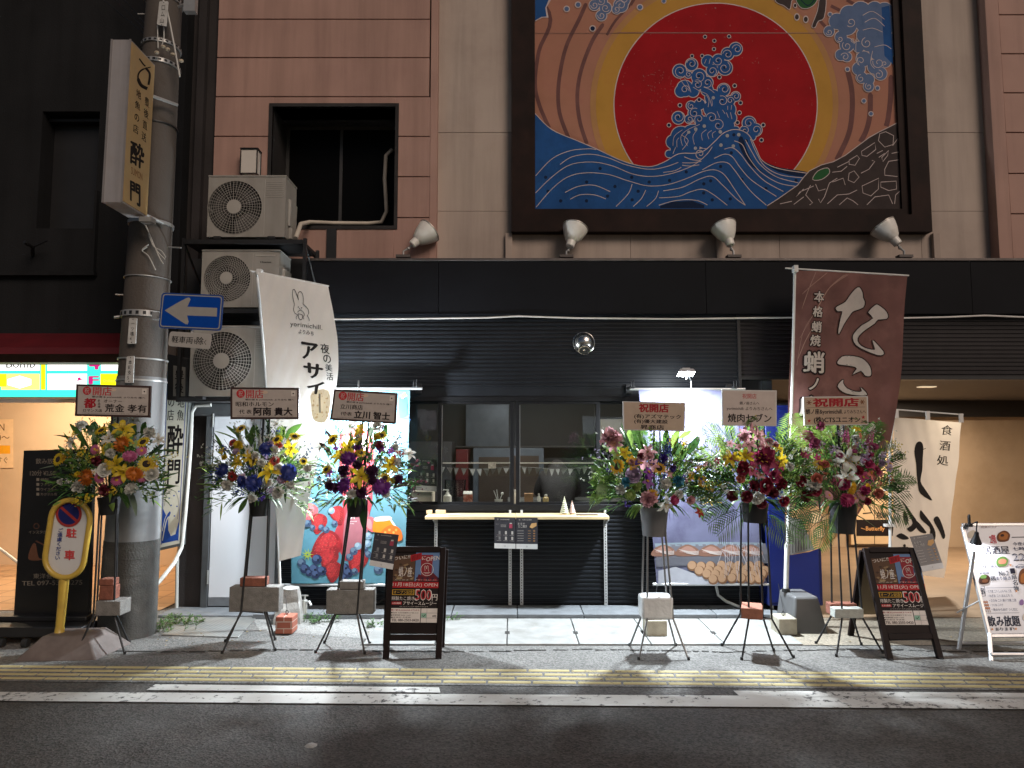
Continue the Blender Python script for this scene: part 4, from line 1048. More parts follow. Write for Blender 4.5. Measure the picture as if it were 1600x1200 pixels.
def px_slab(name, pts, o, n, thick, m, parent=None, bev=.0, front=0.0):
    """prism whose front outline is a pixel polygon on a plane"""
    n = V(n).normalized(); n = n if n.dot(CAM - V(o)) > 0 else -n
    f = [RP(x, y, V(o), n) + n * front for x, y in pts]; k = len(f)
    b = MB(); tr = tessellate_polygon([[V((x, y, 0)) for x, y in pts]])
    i = 0; b.v = f + [p - n * thick for p in f]
    for t in tr: b.f.append(tuple(t)); b.f.append(tuple(q + k for q in reversed(t)))
    for q in range(k): b.f.append((q, (q + 1) % k, (q + 1) % k + k, q + k))
    b.m = [0] * len(b.f)
    ob = b.build(name, m, parent, smooth=30, bev=bev)
    import bmesh
    bm = bmesh.new(); bm.from_mesh(ob.data); bmesh.ops.recalc_face_normals(bm, faces=bm.faces); bm.to_mesh(ob.data); bm.free()
    return ob
def rrect(q, r, n=4):
    out = []
    for i in range(4):
        p, a, c = V((*q[i], 0)), V((*q[i - 1], 0)), V((*q[(i + 1) % 4], 0))
        da, dc = (a - p).normalized(), (c - p).normalized()
        for k in range(n + 1):
            t = k / n
            s_, e_ = p + da * r, p + dc * r
            z = (1 - t) ** 2 * s_ + 2 * t * (1 - t) * p + t * t * e_
            out.append((z.x, z.y))
    return out
def capsule(p, q, r, n=12):
    a = math.atan2(q[1] - p[1], q[0] - p[0]); out = []
    for k in range(n + 1):
        t = a + math.pi / 2 + math.pi * k / n; out.append((p[0] + r * math.cos(t), p[1] + r * math.sin(t)))
    for k in range(n + 1):
        t = a - math.pi / 2 + math.pi * k / n; out.append((q[0] + r * math.cos(t), q[1] + r * math.sin(t)))
    return out
# ================================================================== UTILITY POLE
YP = 6.07
pole = thing('utility_pole', 'concrete utility pole with steel bands, leaning slightly, at the left', 'utility pole', up(G(198, 990), 0))
M_pole = mat('pole_concrete', (0.082, 0.07, 0.06), rough=.85, var=.15, scale=3, bump=.3, bscale=50, stain=(.062, .05, .042), stain_amt=.6, stain_scale=3)
M_sheath = mat('pole_sheath', (0.17, 0.17, 0.17), streak=.3, rough=.65, var=.08, scale=4, stain=(.28, .28, .27), stain_amt=.4, stain_scale=5)
M_dirty = mat('pole_dirty_wrap', (0.062, 0.06, 0.054), streak=.45, rough=.85, var=.3, scale=9, bump=.4, bscale=70, stain=(.05, .048, .045), stain_amt=.85, stain_scale=5)
pa, pb = P(199, 975, YP), P(272, -230, YP); pa.z = 0
zA = P(199, 975, YP).z
def pole_pt(y):
    x = 199 + (257 - 199) * (975 - y) / 975.0
    p = P(x, y, YP); return p
def pole_r(z): return .213 + (.150 - .213) * min(max(z / 5.2, 0), 1.3)
def pole_at(z):
    a, c = pole_pt(975), pole_pt(0); t = (z - a.z) / (c.z - a.z); return a + (c - a) * t
def pole_seg(z0, z1, m, nm, grow=0.0, n=28):
    return MB().tube([pole_at(z0 + (z1 - z0) * k / 6) for k in range(7)], [pole_r(z0 + (z1 - z0) * k / 6) + grow for k in range(7)], n).build(nm, m, pole)
pole_seg(0, 7.2, M_pole, 'shaft')
zs1_, zs0_ = pole_pt(590).z, pole_pt(842).z
pole_seg(zs0_ - .02, zs1_, M_sheath, 'upper_sheath', .006)
pole_seg(0.0, zs0_, M_dirty, 'lower_sheath', .010)
def band(y, h=.03, m=None, holes=False, grow=.012):
    z = pole_pt(y).z
    o = pole_seg(z - h / 2, z + h / 2, m or M_steel, 'band', grow)
    if holes:
        b = MB()
        for k in range(22):
            t = 2 * math.pi * k / 22; c = pole_at(z); rr = pole_r(z) + grow + .001; d = V((math.cos(t), math.sin(t), 0)); tn = V((-d.y, d.x, 0))
            b.obox(c + d * rr, tn * .012, d * .001, V((0, 0, h * .28)))
        b.build('band_holes', M_blk, pole)
band(5, .03, None, True); band(76, .028, None, True); band(106, .034, None, True); band(352, .03); band(494, .05, None, True, .014); band(563, .012); band(596, .014); band(200, .010, M_blk); band(437, .006); band(852, .02, M_dirty); band(868, .012, M_dirty); band(892, .02, M_dirty); band(926, .02, M_dirty)
b = MB(); b.tube([P(283, 387, 6.0), P(262, 386, 6.05)], .006); b.tube([P(180, 460, 6.0), P(200, 461, 6.05)], .005); b.tube([P(178, 496, 5.95), P(192, 494, 6.0)], .012)
b.tube([P(215, 22, 5.98), P(235, 22, 6.05)], .006); b.tube([P(297, 4, 6.0), P(275, 12, 6.05)], .012); b.obox(P(298, 8, 5.97), V((.05, 0, 0)), V((0, .03, 0)), V((0, 0, .07)))
b.build('step_bolt', M_steel, pole)
b = MB()
for pts in ([(217, 345), (225, 350), (232, 362), (244, 390), (258, 405)], [(228, 352), (233, 364), (248, 400), (255, 412)], [(232, 365), (240, 385), (252, 392), (259, 402)], [(232, 382), (222, 391), (232, 400), (243, 422)], [(222, 391), (230, 386)], [(255, 0), (262, 20), (272, 70), (281, 120)], [(256, 40), (256, 60), (253, 70)], [(246, 40), (247, 75)]):
    p2 = smooth_line(pts, 4); b.tube([P(x, y, YP - .19) for x, y in p2], .0045 if pts[0][1] > 10 else .008, 5)
b.build('stay_wires', M_cnd, pole)
b = MB()
for c in ((245, 82), (255, 73), (262, 77), (270, 85), (283, 95)): b.ball(P(*c, YP - .2), .018, 8, 6, (1.2, 1, .8))
b.build('insulator', mat('insulator_cream', (.45, .38, .28), rough=.4), pole)
def ptag(q, txt, nm='number_plate'):
    o = V((0, YP - .225, 3)); 
    ob = px_slab(nm, rrect(q, 1.5, 2), o, YN, .006, mat('plate_white', (.5, .5, .48), rough=.5, stain=(.3, .28, .25), stain_amt=.5, stain_scale=20), pole)
    s = Sheet(o, YN); xx = (q[0][0] + q[1][0]) / 2
    s.vtext(txt, xx, q[0][1] + 5, q[2][1] - 4, (q[1][0] - q[0][0]) * .5, I_blk, 1, 0, (q[2][0] + q[3][0]) / 2); s.circle(xx, q[0][1] + 2, .8, I_blk, 1, 8); s.circle((q[2][0] + q[3][0]) / 2, q[2][1] - 2, .8, I_blk, 1, 8)
    s.build('lettering', ob)
ptag([(202, 497), (214, 497), (212, 537), (199, 537)], '一ツ橋4', 'number_plate'); ptag([(198, 557), (210, 556), (208, 598), (195, 598)], '本町支5', 'number_plate'); ptag([(249, 2), (263, 2), (260, 41), (245, 38)], '口ム山', 'number_plate')
wires = [[(150, -10), (232, 58)], [(176, -6), (230, 50)], [(188, -8), (236, 48)]]
b = MB()
for w_ in wires: b.tube([P(*w_[0], 6.9), P(*w_[1], YP)], .004, 5)
b.build('overhead_wires', M_blk, pole)
# sign box hung on the pole
XB = P(205, 62, 5.42).x
y0, y1 = 5.42, 5.80
zt0, zt1 = P(191, 316, 5.42).z, P(205, 62, 5.42).z
bxo = thing('pole_sign', 'tall yellowed box sign with black brush lettering hung on the utility pole', 'sign', (XB - .08, 5.6, zt0))
wd_ = .158
lean = (P(191, 316, 5.42).x - XB)
def bp(x, y, t): return V((XB + lean * (1 - t) + x, y, zt0 + (zt1 - zt0) * t))
b = MB(); b.hexa([bp(-wd_, y0, 0), bp(-.002, y0, 0), bp(-.002, y1, 0), bp(-wd_, y1, 0), bp(-wd_, y0, 1), bp(-.002, y0, 1), bp(-.002, y1, 1), bp(-wd_, y1, 1)])
b.build('case', mat('sign_case', (.29, .28, .285), streak=.35, rough=.5, var=.06, stain=(.30, .27, .25), stain_amt=.5, stain_scale=6), bxo)
b = MB(); e = .012
for xx in (-wd_ - .002, -e): b.hexa([bp(xx, y0 - .006, -.002), bp(xx + e + .002, y0 - .006, -.002), bp(xx + e + .002, y0 + .0, -.002), bp(xx, y0, -.002), bp(xx, y0 - .006, 1.002), bp(xx + e + .002, y0 - .006, 1.002), bp(xx + e + .002, y0, 1.002), bp(xx, y0, 1.002)])
b.build('edge_trim', mat('sign_trim', (.25, .235, .23), rough=.5, metal=.3), bxo)
b = MB(); d = .003
b.hexa([bp(-.002, y0 + .008, .01), bp(d, y0 + .008, .01), bp(d, y1 - .008, .01), bp(-.002, y1 - .008, .01), bp(-.002, y0 + .008, .99), bp(d, y0 + .008, .99), bp(d, y1 - .008, .99), bp(-.002, y1 - .008, .99)])
b.build('face', mat('sign_face_yellow', (.36, .26, .13), rough=.5, var=.06, stain=(.40, .26, .10), stain_amt=.6, stain_scale=4), bxo)
nrm = V((1, 0, lean / (zt1 - zt0))).normalized()
s = Sheet(bp(d, y0, .5), nrm)
def sq(x, y): return 140 + x / 4.138, 60 + y / 4.138
s.line([sq(320, 130), sq(345, 165), sq(360, 180)], 2.2, I_blk, 0, 3); s.line([sq(395, 185), sq(335, 205), sq(312, 245), sq(330, 300), sq(372, 325)], [1.5] * 4 + [2.5] * 8 + [5] * 20, I_blk, 0, 5); s.line([sq(360, 190), sq(388, 230), sq(380, 300)], 3.4, I_blk, 0, 4)
for c, q in (('地', (300, 320, 332, 390)), ('魚', (292, 395, 327, 460)), ('の', (287, 470, 322, 540)), ('店', (280, 545, 316, 615)), ('豊', (355, 370, 385, 440)), ('後', (350, 445, 380, 515)), ('直', (342, 520, 373, 590)), ('送', (335, 595, 366, 665))):
    (xa_, ya_), (xb__, yb__) = sq(q[0], q[1]), sq(q[2], q[3]); s.text(c, [(xa_, ya_), (xb__, ya_ + 5), (xb__, yb__ + 3), (xa_, yb__ - 3)], I_blk, 0, .02, True)
(xa_, ya_), (xb__, yb__) = sq(262, 660), sq(352, 830); s.text('酔', [(xa_, ya_ - 2), (xb__ + 1, ya_ + 9), (xb__ - 1, yb__ + 6), (xa_ - 1, yb__ - 6)], I_blk, 0, .04, True)
(xa_, ya_), (xb__, yb__) = sq(268, 840), sq(340, 900); s.text('SUIMON', [(xa_, ya_ - 3), (xb__, ya_ + 8), (xb__, yb__ + 5), (xa_, yb__ - 6)], I_brn, 0, 0)
(xa_, ya_), (xb__, yb__) = sq(256, 915), sq(332, 1085); s.text('門', [(xa_, ya_ - 2), (xb__, ya_ + 7), (xb__, yb__ + 3), (xa_, yb__ - 10)], I_blk, 0, .05, True)
s.build('lettering', bxo)
b = MB(); b.tube([bp(-.05, y1 - .02, .03), bp(.06, 5.95, .0)], .014); b.tube([bp(-.05, y1 - .02, .8), bp(.12, 5.98, .8)], .014); b.obox(bp(.03, 5.75, -.03), V((.05, 0, 0)), V((0, .04, 0)), V((0, 0, .02))); b.build('bracket', M_steel, bxo)
# one-way sign and its rider plate
yS = 5.78
ow = thing('one_way_sign', 'blue one-way sign with a white arrow pointing left, clamped to the pole', 'road sign', P(298, 486, yS))
oq = [(252.5, 457), (349.5, 461), (345.5, 517), (247.5, 512.5)]
px_slab('plate', rrect(oq, 6), (0, yS, 2.5), YN, .012, mat('sign_blue_back', (.012, .05, .22), rough=.4, var=.05), ow, .003)
s = Sheet((0, yS, 2.5), YN)
def inset(q, d):
    cx, cy = sum(p[0] for p in q) / 4, sum(p[1] for p in q) / 4
    return [(p[0] + (d if p[0] < cx else -d), p[1] + (d if p[1] < cy else -d)) for p in q]
I_sw = flat('sign_white', (150, 147, 142), .5); I_sb = flat('sign_blue', (0, 62, 150), .4)
s.poly(rrect(inset(oq, 2.2), 5), I_sw, 0); s.poly(rrect(inset(oq, 3.8), 4), I_sb, 1)
s.poly([(257.5, 485), (276, 474), (292, 465.5), (296, 465), (298, 468), (293, 479.3), (339.5, 481.2), (339, 494.7), (292.5, 493), (295, 503), (293.5, 507), (290, 506.5), (276, 497.5)], I_sw, 2)
s.build('face', ow)
b = MB(); b.tube([P(247, 495, 5.84), P(330, 490, 5.81)], .015); b.tube([P(300, 520, 5.81), P(300, 505, 5.81)], .012); b.obox(P(246, 494, 5.86), V((.03, 0, 0)), V((0, .03, 0)), V((0, 0, .03))); b.build('bracket', M_steel, ow)
sp_ = thing('supplementary_sign', 'small white plate reading except light vehicles, below the blue one-way sign', 'road sign', P(296, 531, yS))
sq2 = [(265.5, 517.5), (331, 522), (327.5, 546), (262, 540.5)]
px_slab('plate', rrect(sq2, 5), (0, yS - .005, 2.5), YN, .010, mat('sign_plate_white', (.36, .345, .32), rough=.5, var=.05), sp_, .002)
s = Sheet((0, yS - .005, 2.5), YN)
for c, q in (('軽車両', [(269, 524.5), (302, 526.5), (300.5, 537.5), (268, 535)]), ('を', [(303, 530), (307, 530.4), (306.5, 537.2), (302.5, 536.8)]), ('除', [(307.8, 526.3), (318.5, 527), (317.5, 539), (307, 538)]), ('く', [(319.5, 531), (322.5, 531.4), (322, 539), (319, 538.6)])): s.text(c, q, I_blk, 0, .02)
s.build('lettering', sp_)
# vertical shop board beside the jamb + small lantern board
vb = thing('vertical_signboard', 'tall white shop board with blue border and wave picture beside the black door jamb', 'sign', P(265, 858, 6.7))
yv = 6.7; vq = [(257, 561), (299, 566), (282, 853), (247, 861)]
px_slab('panel', vq, (0, yv, 1.5), YN, .10, mat('board_case', (.14, .15, .15), rough=.5, metal=.4), vb, .004)
s = Sheet((0, yv, 1.5), YN)
lam = lambda u, v: (vq[0][0] * (1 - u) * (1 - v) + vq[1][0] * u * (1 - v) + vq[2][0] * u * v + vq[3][0] * (1 - u) * v, vq[0][1] * (1 - u) * (1 - v) + vq[1][1] * u * (1 - v) + vq[2][1] * u * v + vq[3][1] * (1 - u) * v)
I_bd = flat('board_cream', (215, 215, 200))
s.poly([lam(.05, .012), lam(.95, .012), lam(.95, .985), lam(.05, .985)], I_bd, 0)
for a, c in (((.14, .03), (.14, .97)), ((.88, .03), (.88, .97))): s.line([lam(*a), lam(*c)], 1.0, I_blue, 1)
def lq(u0, v0, u1, v1): return [lam(u0, v0), lam(u1, v0), lam(u1, v1), lam(u0, v1)]
for c, q in (('豊', (.56, .05, .84, .11)), ('後', (.56, .12, .84, .18)), ('地', (.56, .19, .84, .25)), ('魚', (.56, .26, .84, .32)), ('旬', (.18, .12, .46, .18)), ('の', (.18, .19, .46, .25)), ('店', (.18, .26, .46, .32)), ('酔', (.2, .34, .86, .50)), ('門', (.24, .52, .84, .66))): s.text(c, lq(*q), I_blk, 1, .03 if c in '酔門' else .01, True)
s.poly([lam(.15, .965), lam(.87, .965), lam(.87, .86), lam(.75, .93), lam(.55, .935), lam(.42, .90), lam(.4, .84), lam(.5, .81), (lam(.46, .80)), lam(.3, .82), lam(.15, .78)], I_blue, 1)
s.line([lam(.18, .95), lam(.3, .86), lam(.42, .83), lam(.5, .85), lam(.44, .87)], 1.6, I_bd, 2, 4)
s.line([lam(.16, .9), lam(.25, .84), lam(.36, .81)], 1.0, I_bd, 2, 4)
for u, v in ((.6, .72), (.75, .78), (.5, .77), (.66, .83), (.8, .70), (.4, .73)): s.circle(*lam(u, v), 1.2, I_blue, 1, 10)
s.line([lam(.2, .77), lam(.3, .71), lam(.5, .69), lam(.7, .71), lam(.82, .77), lam(.8, .85)], .6, I_gry, 1, 5)
s.build('lettering', vb)
ln = thing('lantern_sign', 'small black-framed sign box with two black characters under the rack', 'sign', P(279, 624, 6.5))
px_slab('case', [(262, 553), (295, 560), (294, 625), (261, 625)], (0, 6.5, 2), YN, .12, M_blk, ln, .004)
s = Sheet((0, 6.5, 2), YN); s.poly([(271, 571), (290, 574), (289.5, 619), (270.5, 619)], flat('lantern_grey', (120, 118, 112)), 0)
s.text('豊', (274, 578, 287, 592), I_blk, 1, .03); s.text('後', (273.5, 598, 286.5, 614), I_blk, 1, .03); s.build('lettering', ln)
# ================================================================== NO PARKING STAND
yk = 5.56
nk = thing('no_parking_stand', 'yellow-framed no parking stand on a brown weighted base', 'road sign', up(G(85, 1012), 0))
M_yel = mat('sign_yellow', (.50, .34, .055), rough=.35, var=.12, scale=4, stain=(.30, .2, .05), stain_amt=.5, stain_scale=6)
px_slab('plate', capsule((110, 812), (101, 872), 29), (0, yk, 1), YN, .03, mat('plate_white2', (.55, .55, .54), rough=.4, var=.04), nk, front=-.004)
ring = [RP(x, y, V((0, yk - .015, 1)), YN) for x, y in capsule((110, 812), (101, 872), 30.5, 14)]
ring.append(ring[0]); ring.append(ring[1])
MB().tube(ring, .021, 10, False).build('frame', M_yel, nk)
s = Sheet((0, yk, 1), YN)
s.circle(107.5, 803, 20.5, flat('rust_red', (150, 50, 48)), 0, 36); s.circle(107.5, 803, 16.5, flat('deep_blue', (28, 34, 92)), 1, 36)
s.line([(94, 791), (121, 815)], 4.4, flat('rust_red', (150, 50, 48)), 2)
I_r2 = flat('faded_red', (190, 60, 62))
s.text('駐', [(104.5, 825.5), (120, 826), (119, 840), (103.5, 839.5)], I_r2, 0, .04); s.text('車', [(101.5, 859.5), (117, 860), (116.5, 875), (100.5, 874.5)], I_r2, 0, .04)
s.vtext('ご遠慮ください', 95, 825, 875, 8.5, flat('ink_blue2', (40, 56, 120)), 0, .03, 89.5, .03); s.build('lettering', nk)
pb_ = P(93, 985, yk)
b = MB(); b.tube([P(100.5, 901, yk + .005), P(97, 945, yk + .005), P(93.5, 978, yk + .005), P(93, 988, yk + .005), P(92.6, 993, yk + .005)], [.036, .032, .030, .036, .055], 16); b.build('post', M_yel, nk)
f0, f1 = G(19, 1035), G(150, 1033); top = P(93, 988, yk).z
b = MB(); dpt = .46
b.hexa([f0, f1, f1 + V((.03, dpt, 0)), f0 + V((.02, dpt, 0)), V((f0.x + .13, f0.y + .12, top)), V((f1.x - .13, f1.y + .12, top)), V((f1.x - .13, f1.y + dpt - .1, top)), V((f0.x + .13, f0.y + dpt - .1, top))])
b.build('base', mat('base_brown', (.12, .095, .085), rough=.6, var=.15, stain=(.2, .17, .15), stain_amt=.4, stain_scale=4), nk, bev=.014, bseg=3)
# ================================================================== BLACK DRINKS MENU STAND
yb_ = 5.98
ms = thing('menu_stand', 'tall black drinks menu panel on a wheeled base behind the no parking stand', 'sign', up(G(80, 985), 0))
mq = [(37, 704), (146, 701), (137, 980), (20, 982)]
px_slab('panel', mq, (0, yb_, 1), YN, .05, mat('menu_black', (.010, .010, .011), rough=.3, var=.1), ms, .004)
s = Sheet((0, yb_, 1), YN); I_mg = flat('menu_grey', (120, 112, 102))
s.text('飲み放題', [(56, 716), (92, 716), (92, 725), (56, 725)], I_mg, 0); s.text('120分 ¥2,500', [(47, 735), (90, 735), (90, 744), (47, 744)], I_mg, 0)
for i, t_ in enumerate(('焼酎', 'ファジー', 'ウイスキー', 'カクテル等')): s.rect(57, 747 + i * 7.6, 61.5, 751.5 + i * 7.6, I_mg, 0); s.text(t_, (63.5, 747 + i * 7.6, 67 + 5 * len(t_) * .9, 752 + i * 7.6), I_mg, 0)
s.ring(57, 822, 4, 1, flat('menu_brown', (88, 60, 48)), 0); s.text('インスタグラム', (45, 828.5, 84, 834), I_mg, 0)
s.poly([(50, 852), (56, 850), (60, 870), (66, 874), (54, 876), (44, 872)], flat('menu_food', (96, 64, 48)), 0, 3); s.line([(56, 845), (70, 852)], 2, flat('menu_brown', (88, 60, 48)), 1)
s.text('東洋会館', [(52, 896), (92, 896), (92, 904), (52, 904)], I_mg, 0); s.text('TEL 097-537-4275', [(34.5, 908), (129, 906), (128.5, 913.5), (34.5, 915)], I_mg, 0, .01); s.build('lettering', ms)
b = MB(); b.box(X(-40, 990, 5.8), X(136, 990, 5.8), 5.72, 6.3, .07, .15); b.box(X(-10, 980, 5.9), X(134, 985, 5.9), 5.9, 6.02, .15, .19); b.build('base', M_blk, ms, bev=.008)
for xx in (2, 40): 
    c = P(xx, 1001, 5.70); c.z = .035; MB().tube([c + V((-.018, 0, 0)), c + V((.018, 0, 0))], .034, 16).build('wheel', M_rub, ms)
# yellow-edged folded board just behind stand
tag(px_slab('folding_sign', [(165, 812), (174, 812), (167, 912), (158, 912)], (0, 6.0, 1), YN, .03, mat('edge_yellow', (.45, .36, .06), rough=.5)), 'narrow yellow-edged folded board leaning between the flower stand and the pole', 'sign')

# ================================================================== BLUE FREEZER
fz0_ = thing('freezer', 'dark blue upright cabinet at the right end of the shopfront', 'cabinet', (X(1238, 940, 6.75), 6.95, 0))
ya = 6.72
a, c = P(1200, 939, ya), P(1276, 640, ya)
M_bc = mat('cabinet_blue', (.006, .014, .11), rough=.35, var=.08, scale=2)
MB().box(a.x, c.x, ya, ya + .55, .09, 1.95).build('body', M_bc, fz0_, bev=.012)
MB().box(a.x + .02, c.x - .03, ya - .012, ya - .001, .12, 1.9).build('door', M_bc, fz0_, bev=.005)
for xx in (a.x + .06, c.x - .06): MB().tube([(xx, ya + .06, 0), (xx, ya + .06, .09)], .012).build('foot', M_steel, fz0_)
MB().box(a.x + .05, c.x - .05, ya + .05, ya + .5, 1.951, 1.97).build('top_panel', M_blk, fz0_)
# ================================================================== PASSAGE SIGN
pg = thing('passage_sign', 'cream sign panel with a black name strip at the end of the passage', 'sign', P(1366, 850, 10.9))
px_slab('panel', [(1330, 700), (1396, 700), (1396, 851), (1330, 851)], (0, 10.9, 1), YN, .06, mat('panel_cream', (.62, .45, .27), rough=.5, var=.06), pg)
s = Sheet((0, 10.9, 1), YN)
s.rect(1338, 812, 1396, 837.5, flat('strip_black', (26, 18, 20)), 0); s.text('Butterfly', (1353, 822.5, 1382, 831), flat('butter', (205, 150, 95)), 1, .03); s.line([(1345, 825), (1352, 827)], .8, flat('butter', (205, 150, 95)), 1)
s.line([(1348, 802.5), (1362, 801)], 1.8, I_blk, 0); s.text('旅', (1369, 800, 1382, 810), I_blk, 0, .03); s.line([(1365.5, 700), (1366.5, 851)], 1.0, I_blk, 1); s.line([(1338, 850.3), (1396, 850.3)], .8, I_blk, 1)
s.build('lettering', pg)
# ================================================================== BANNERS AND FLAGS
M_cloth_w = mat('cloth_white', (.80, .795, .77), rough=.8, var=.03, trans=.07, bump=.1, bscale=300)
M_cloth_b = mat('cloth_brown', (.19, .085, .075), rough=.8, var=.22, scale=3.5, trans=.35, stain=(.28, .135, .115), stain_amt=.7, stain_scale=4)
M_cloth_s = mat('cloth_cream', (.78, .75, .71), rough=.8, var=.03, trans=.35)
M_pole_w = mat('pole_white', (.62, .62, .60), rough=.4, var=.04)
def lerp_poly(pl, y):
    for i in range(len(pl) - 1):
        (x0, y0_), (x1, y1_) = pl[i], pl[i + 1]
        if y <= y1_ or i == len(pl) - 2:
            t = (y - y0_) / (y1_ - y0_); return x0 + (x1 - x0) * t
def cloth_mesh(o, n, Lf, Rt, disp, name, m, parent, nu=26, nv=46):
    L_ = smooth_line(Lf, 8); R_ = smooth_line(Rt, 8)
    def at(pl, t):
        f = t * (len(pl) - 1); i = min(int(f), len(pl) - 2); f -= i
        return tuple(pl[i][k] * (1 - f) + pl[i + 1][k] * f for k in (0, 1))
    b = MB(); rows_ = []
    nn = V(n).normalized(); nn = nn if nn.dot(CAM - V(o)) > 0 else -nn
    for j in range(nv + 1):
        l, r = at(L_, j / nv), at(R_, j / nv); row = []
        for i in range(nu + 1):
            t = i / nu; x, y = l[0] * (1 - t) + r[0] * t, l[1] * (1 - t) + r[1] * t
            row.append(RP(x, y, V(o), nn) + nn * disp(x, y))
        rows_.append(row)
    return b.grid(rows_).build(name, m, parent, smooth=80)
GRP = 'tall cloth flags outside the shop'
# ---- white flag
yw_ = 6.2
fl = thing('nobori_flag', 'tall white flag with a rabbit drawing and black vertical lettering', 'flag', up(G(438, 955), 0), GRP)
o = V((0, yw_, 1.6)); n = V((.06, -1, .04)).normalized()
dw = lambda x, y: .016 * math.sin(x * .06 + y * .02) * min(1, (y - 420) / 120) + .012 * math.sin(y * .035 - x * .03) + (.007 * math.sin(x * .16 + y * .05) * max(0, (y - 640) / 200)) + .004 * math.sin(x * .33 + y * .11)
cloth_mesh(o, n, [(403, 425), (408, 480), (413, 540), (418, 620), (424, 700), (430, 790), (436, 877)], [(513, 448), (523, 500), (528, 550), (524, 610), (504, 690), (486, 770), (470, 868)], dw, 'cloth', M_cloth_w, fl)
s = Sheet(o, n, dw, 6, base=.006)
def w6(x, y): return 240 + x / 5, 400 + y / 5
I_wb = flat('flag_black', (40, 40, 42))
for pts in ([(1102, 378), (1090, 320), (1088, 275), (1102, 264), (1118, 295), (1134, 345)], [(1134, 345), (1130, 300), (1148, 280), (1166, 300), (1174, 340), (1172, 378)], [(1102, 378), (1094, 420), (1106, 448), (1126, 458)], [(1172, 378), (1205, 412), (1216, 445), (1204, 470)], [(1126, 440), (1148, 424), (1172, 440), (1182, 462)], [(1130, 452), (1165, 464), (1160, 496), (1140, 492), (1130, 452)], [(1118, 496), (1114, 478), (1128, 462)], [(1202, 468), (1216, 488), (1222, 510)], [(1182, 462), (1172, 478), (1176, 496)]):
    s.line([w6(*p) for p in pts], .8, I_wb, 0, 5)
for x, y in ((1132, 400), (1160, 408), (1144, 412)): s.circle(*w6(x, y), .9, I_wb, 0, 10)
s.text('yorimichill.', [w6(1065, 508), w6(1322, 545), w6(1320, 590), w6(1065, 555)], I_wb, 0, .0)
s.text('よりみち', [w6(1135, 572), w6(1255, 592), w6(1250, 624), w6(1132, 604)], I_wb, 0, .01)
for c, q in (('ア', [(1160, 672), (1280, 690), (1270, 805), (1160, 800)]), ('サ', [(1175, 830), (1318, 850), (1310, 955), (1185, 950)]), ('イ', [(1205, 965), (1330, 985), (1305, 1080), (1205, 1070)])): s.text(c, [w6(*p) for p in q], I_wb, 1, .05)
for c, q in (('夜', [(1300, 680), (1368, 690), (1372, 765), (1306, 755)]), ('の', [(1320, 765), (1378, 775), (1384, 835), (1328, 830)]), ('美', [(1334, 838), (1390, 845), (1394, 900), (1340, 895)]), ('活', [(1345, 905), (1398, 912), (1400, 970), (1350, 965)])): s.text(c, [w6(*p) for p in q], I_wb, 1, .02)
I_pp = flat('pale_peach', (226, 214, 190), trans=.35)
s.poly([(488, 612), (513, 610), (516, 640), (508, 660), (490, 656), (486, 635)], I_pp, 0, 3); rr_ = random.Random(5)
for k in range(24): s.circle(rr_.uniform(489, 512), rr_.uniform(614, 655), rr_.uniform(.8, 2), flat('pale_bread', (208, 184, 148), trans=.35), 1, 8)
s.line([(499, 615), (500, 645)], 3.0, flat('pale_grey', (150, 146, 140), trans=.35), 2)
s.build('lettering', fl)
b = MB(); b.tube([P(401, 423, 6.24), P(420, 640, 6.24), P(433, 800, 6.24), P(438, 930, 6.24)], .013); b.build('pole', M_pole_w, fl)
b = MB(); b.tube([P(391, 423, 6.22), P(402, 424.5, 6.22), P(514, 447, 6.30)], .007); b.box(*[v for v in (P(404, 425, 6.2).x - .02, P(404, 425, 6.2).x + .02, 6.2, 6.26, P(404, 429, 6.2).z, P(404, 420, 6.2).z)]); b.build('crossbar', M_pole_w, fl)
# rough concrete block holding the pole
def rough_block(name, label, pts_bottom, h, m, cat, shrink=.15, seed=1, cuts=3, amp=.012):
    import bmesh
    bm = bmesh.new(); c = sum(pts_bottom, V()) / 4
    lo = [bm.verts.new(p - c) for p in pts_bottom]; hi = [bm.verts.new((p - c) * (1 - shrink) + V((0, 0, h))) for p in pts_bottom]
    bm.faces.new(lo[::-1]); bm.faces.new(hi)
    for k in range(4): bm.faces.new((lo[k], lo[(k + 1) % 4], hi[(k + 1) % 4], hi[k]))
    bmesh.ops.subdivide_edges(bm, edges=bm.edges, cuts=cuts, use_grid_fill=True)
    for v in bm.verts:
        q = v.co * 9 + V((seed * 3.1, 0, 0)); d = noise.noise_vector(q) * amp
        if v.co.z < .01: d.z = 0; d *= .3
        v.co += d
    me = bpy.data.meshes.new(name); bm.to_mesh(me); bm.free(); me.materials.append(m)
    ob = bpy.data.objects.new(name, me); ob.location = c; COL.objects.link(ob)
    return tag(ob, label, cat)
def quad_on_ground(cx, cy, w_, d_, rot=0.0, z=0.0):
    g = G(cx, cy, z); a = V((math.cos(rot), math.sin(rot), 0)) * w_ / 2; c = V((-math.sin(rot), math.cos(rot), 0)) * d_
    return [g - a, g + a, g + a + c, g - a + c]
rough_block('stone_weight', 'rough tapered concrete lump at the foot of the white flag', quad_on_ground(448, 977, .24, .22, .1), .30, M_conc, 'weight', .42, 2, 4, .02)
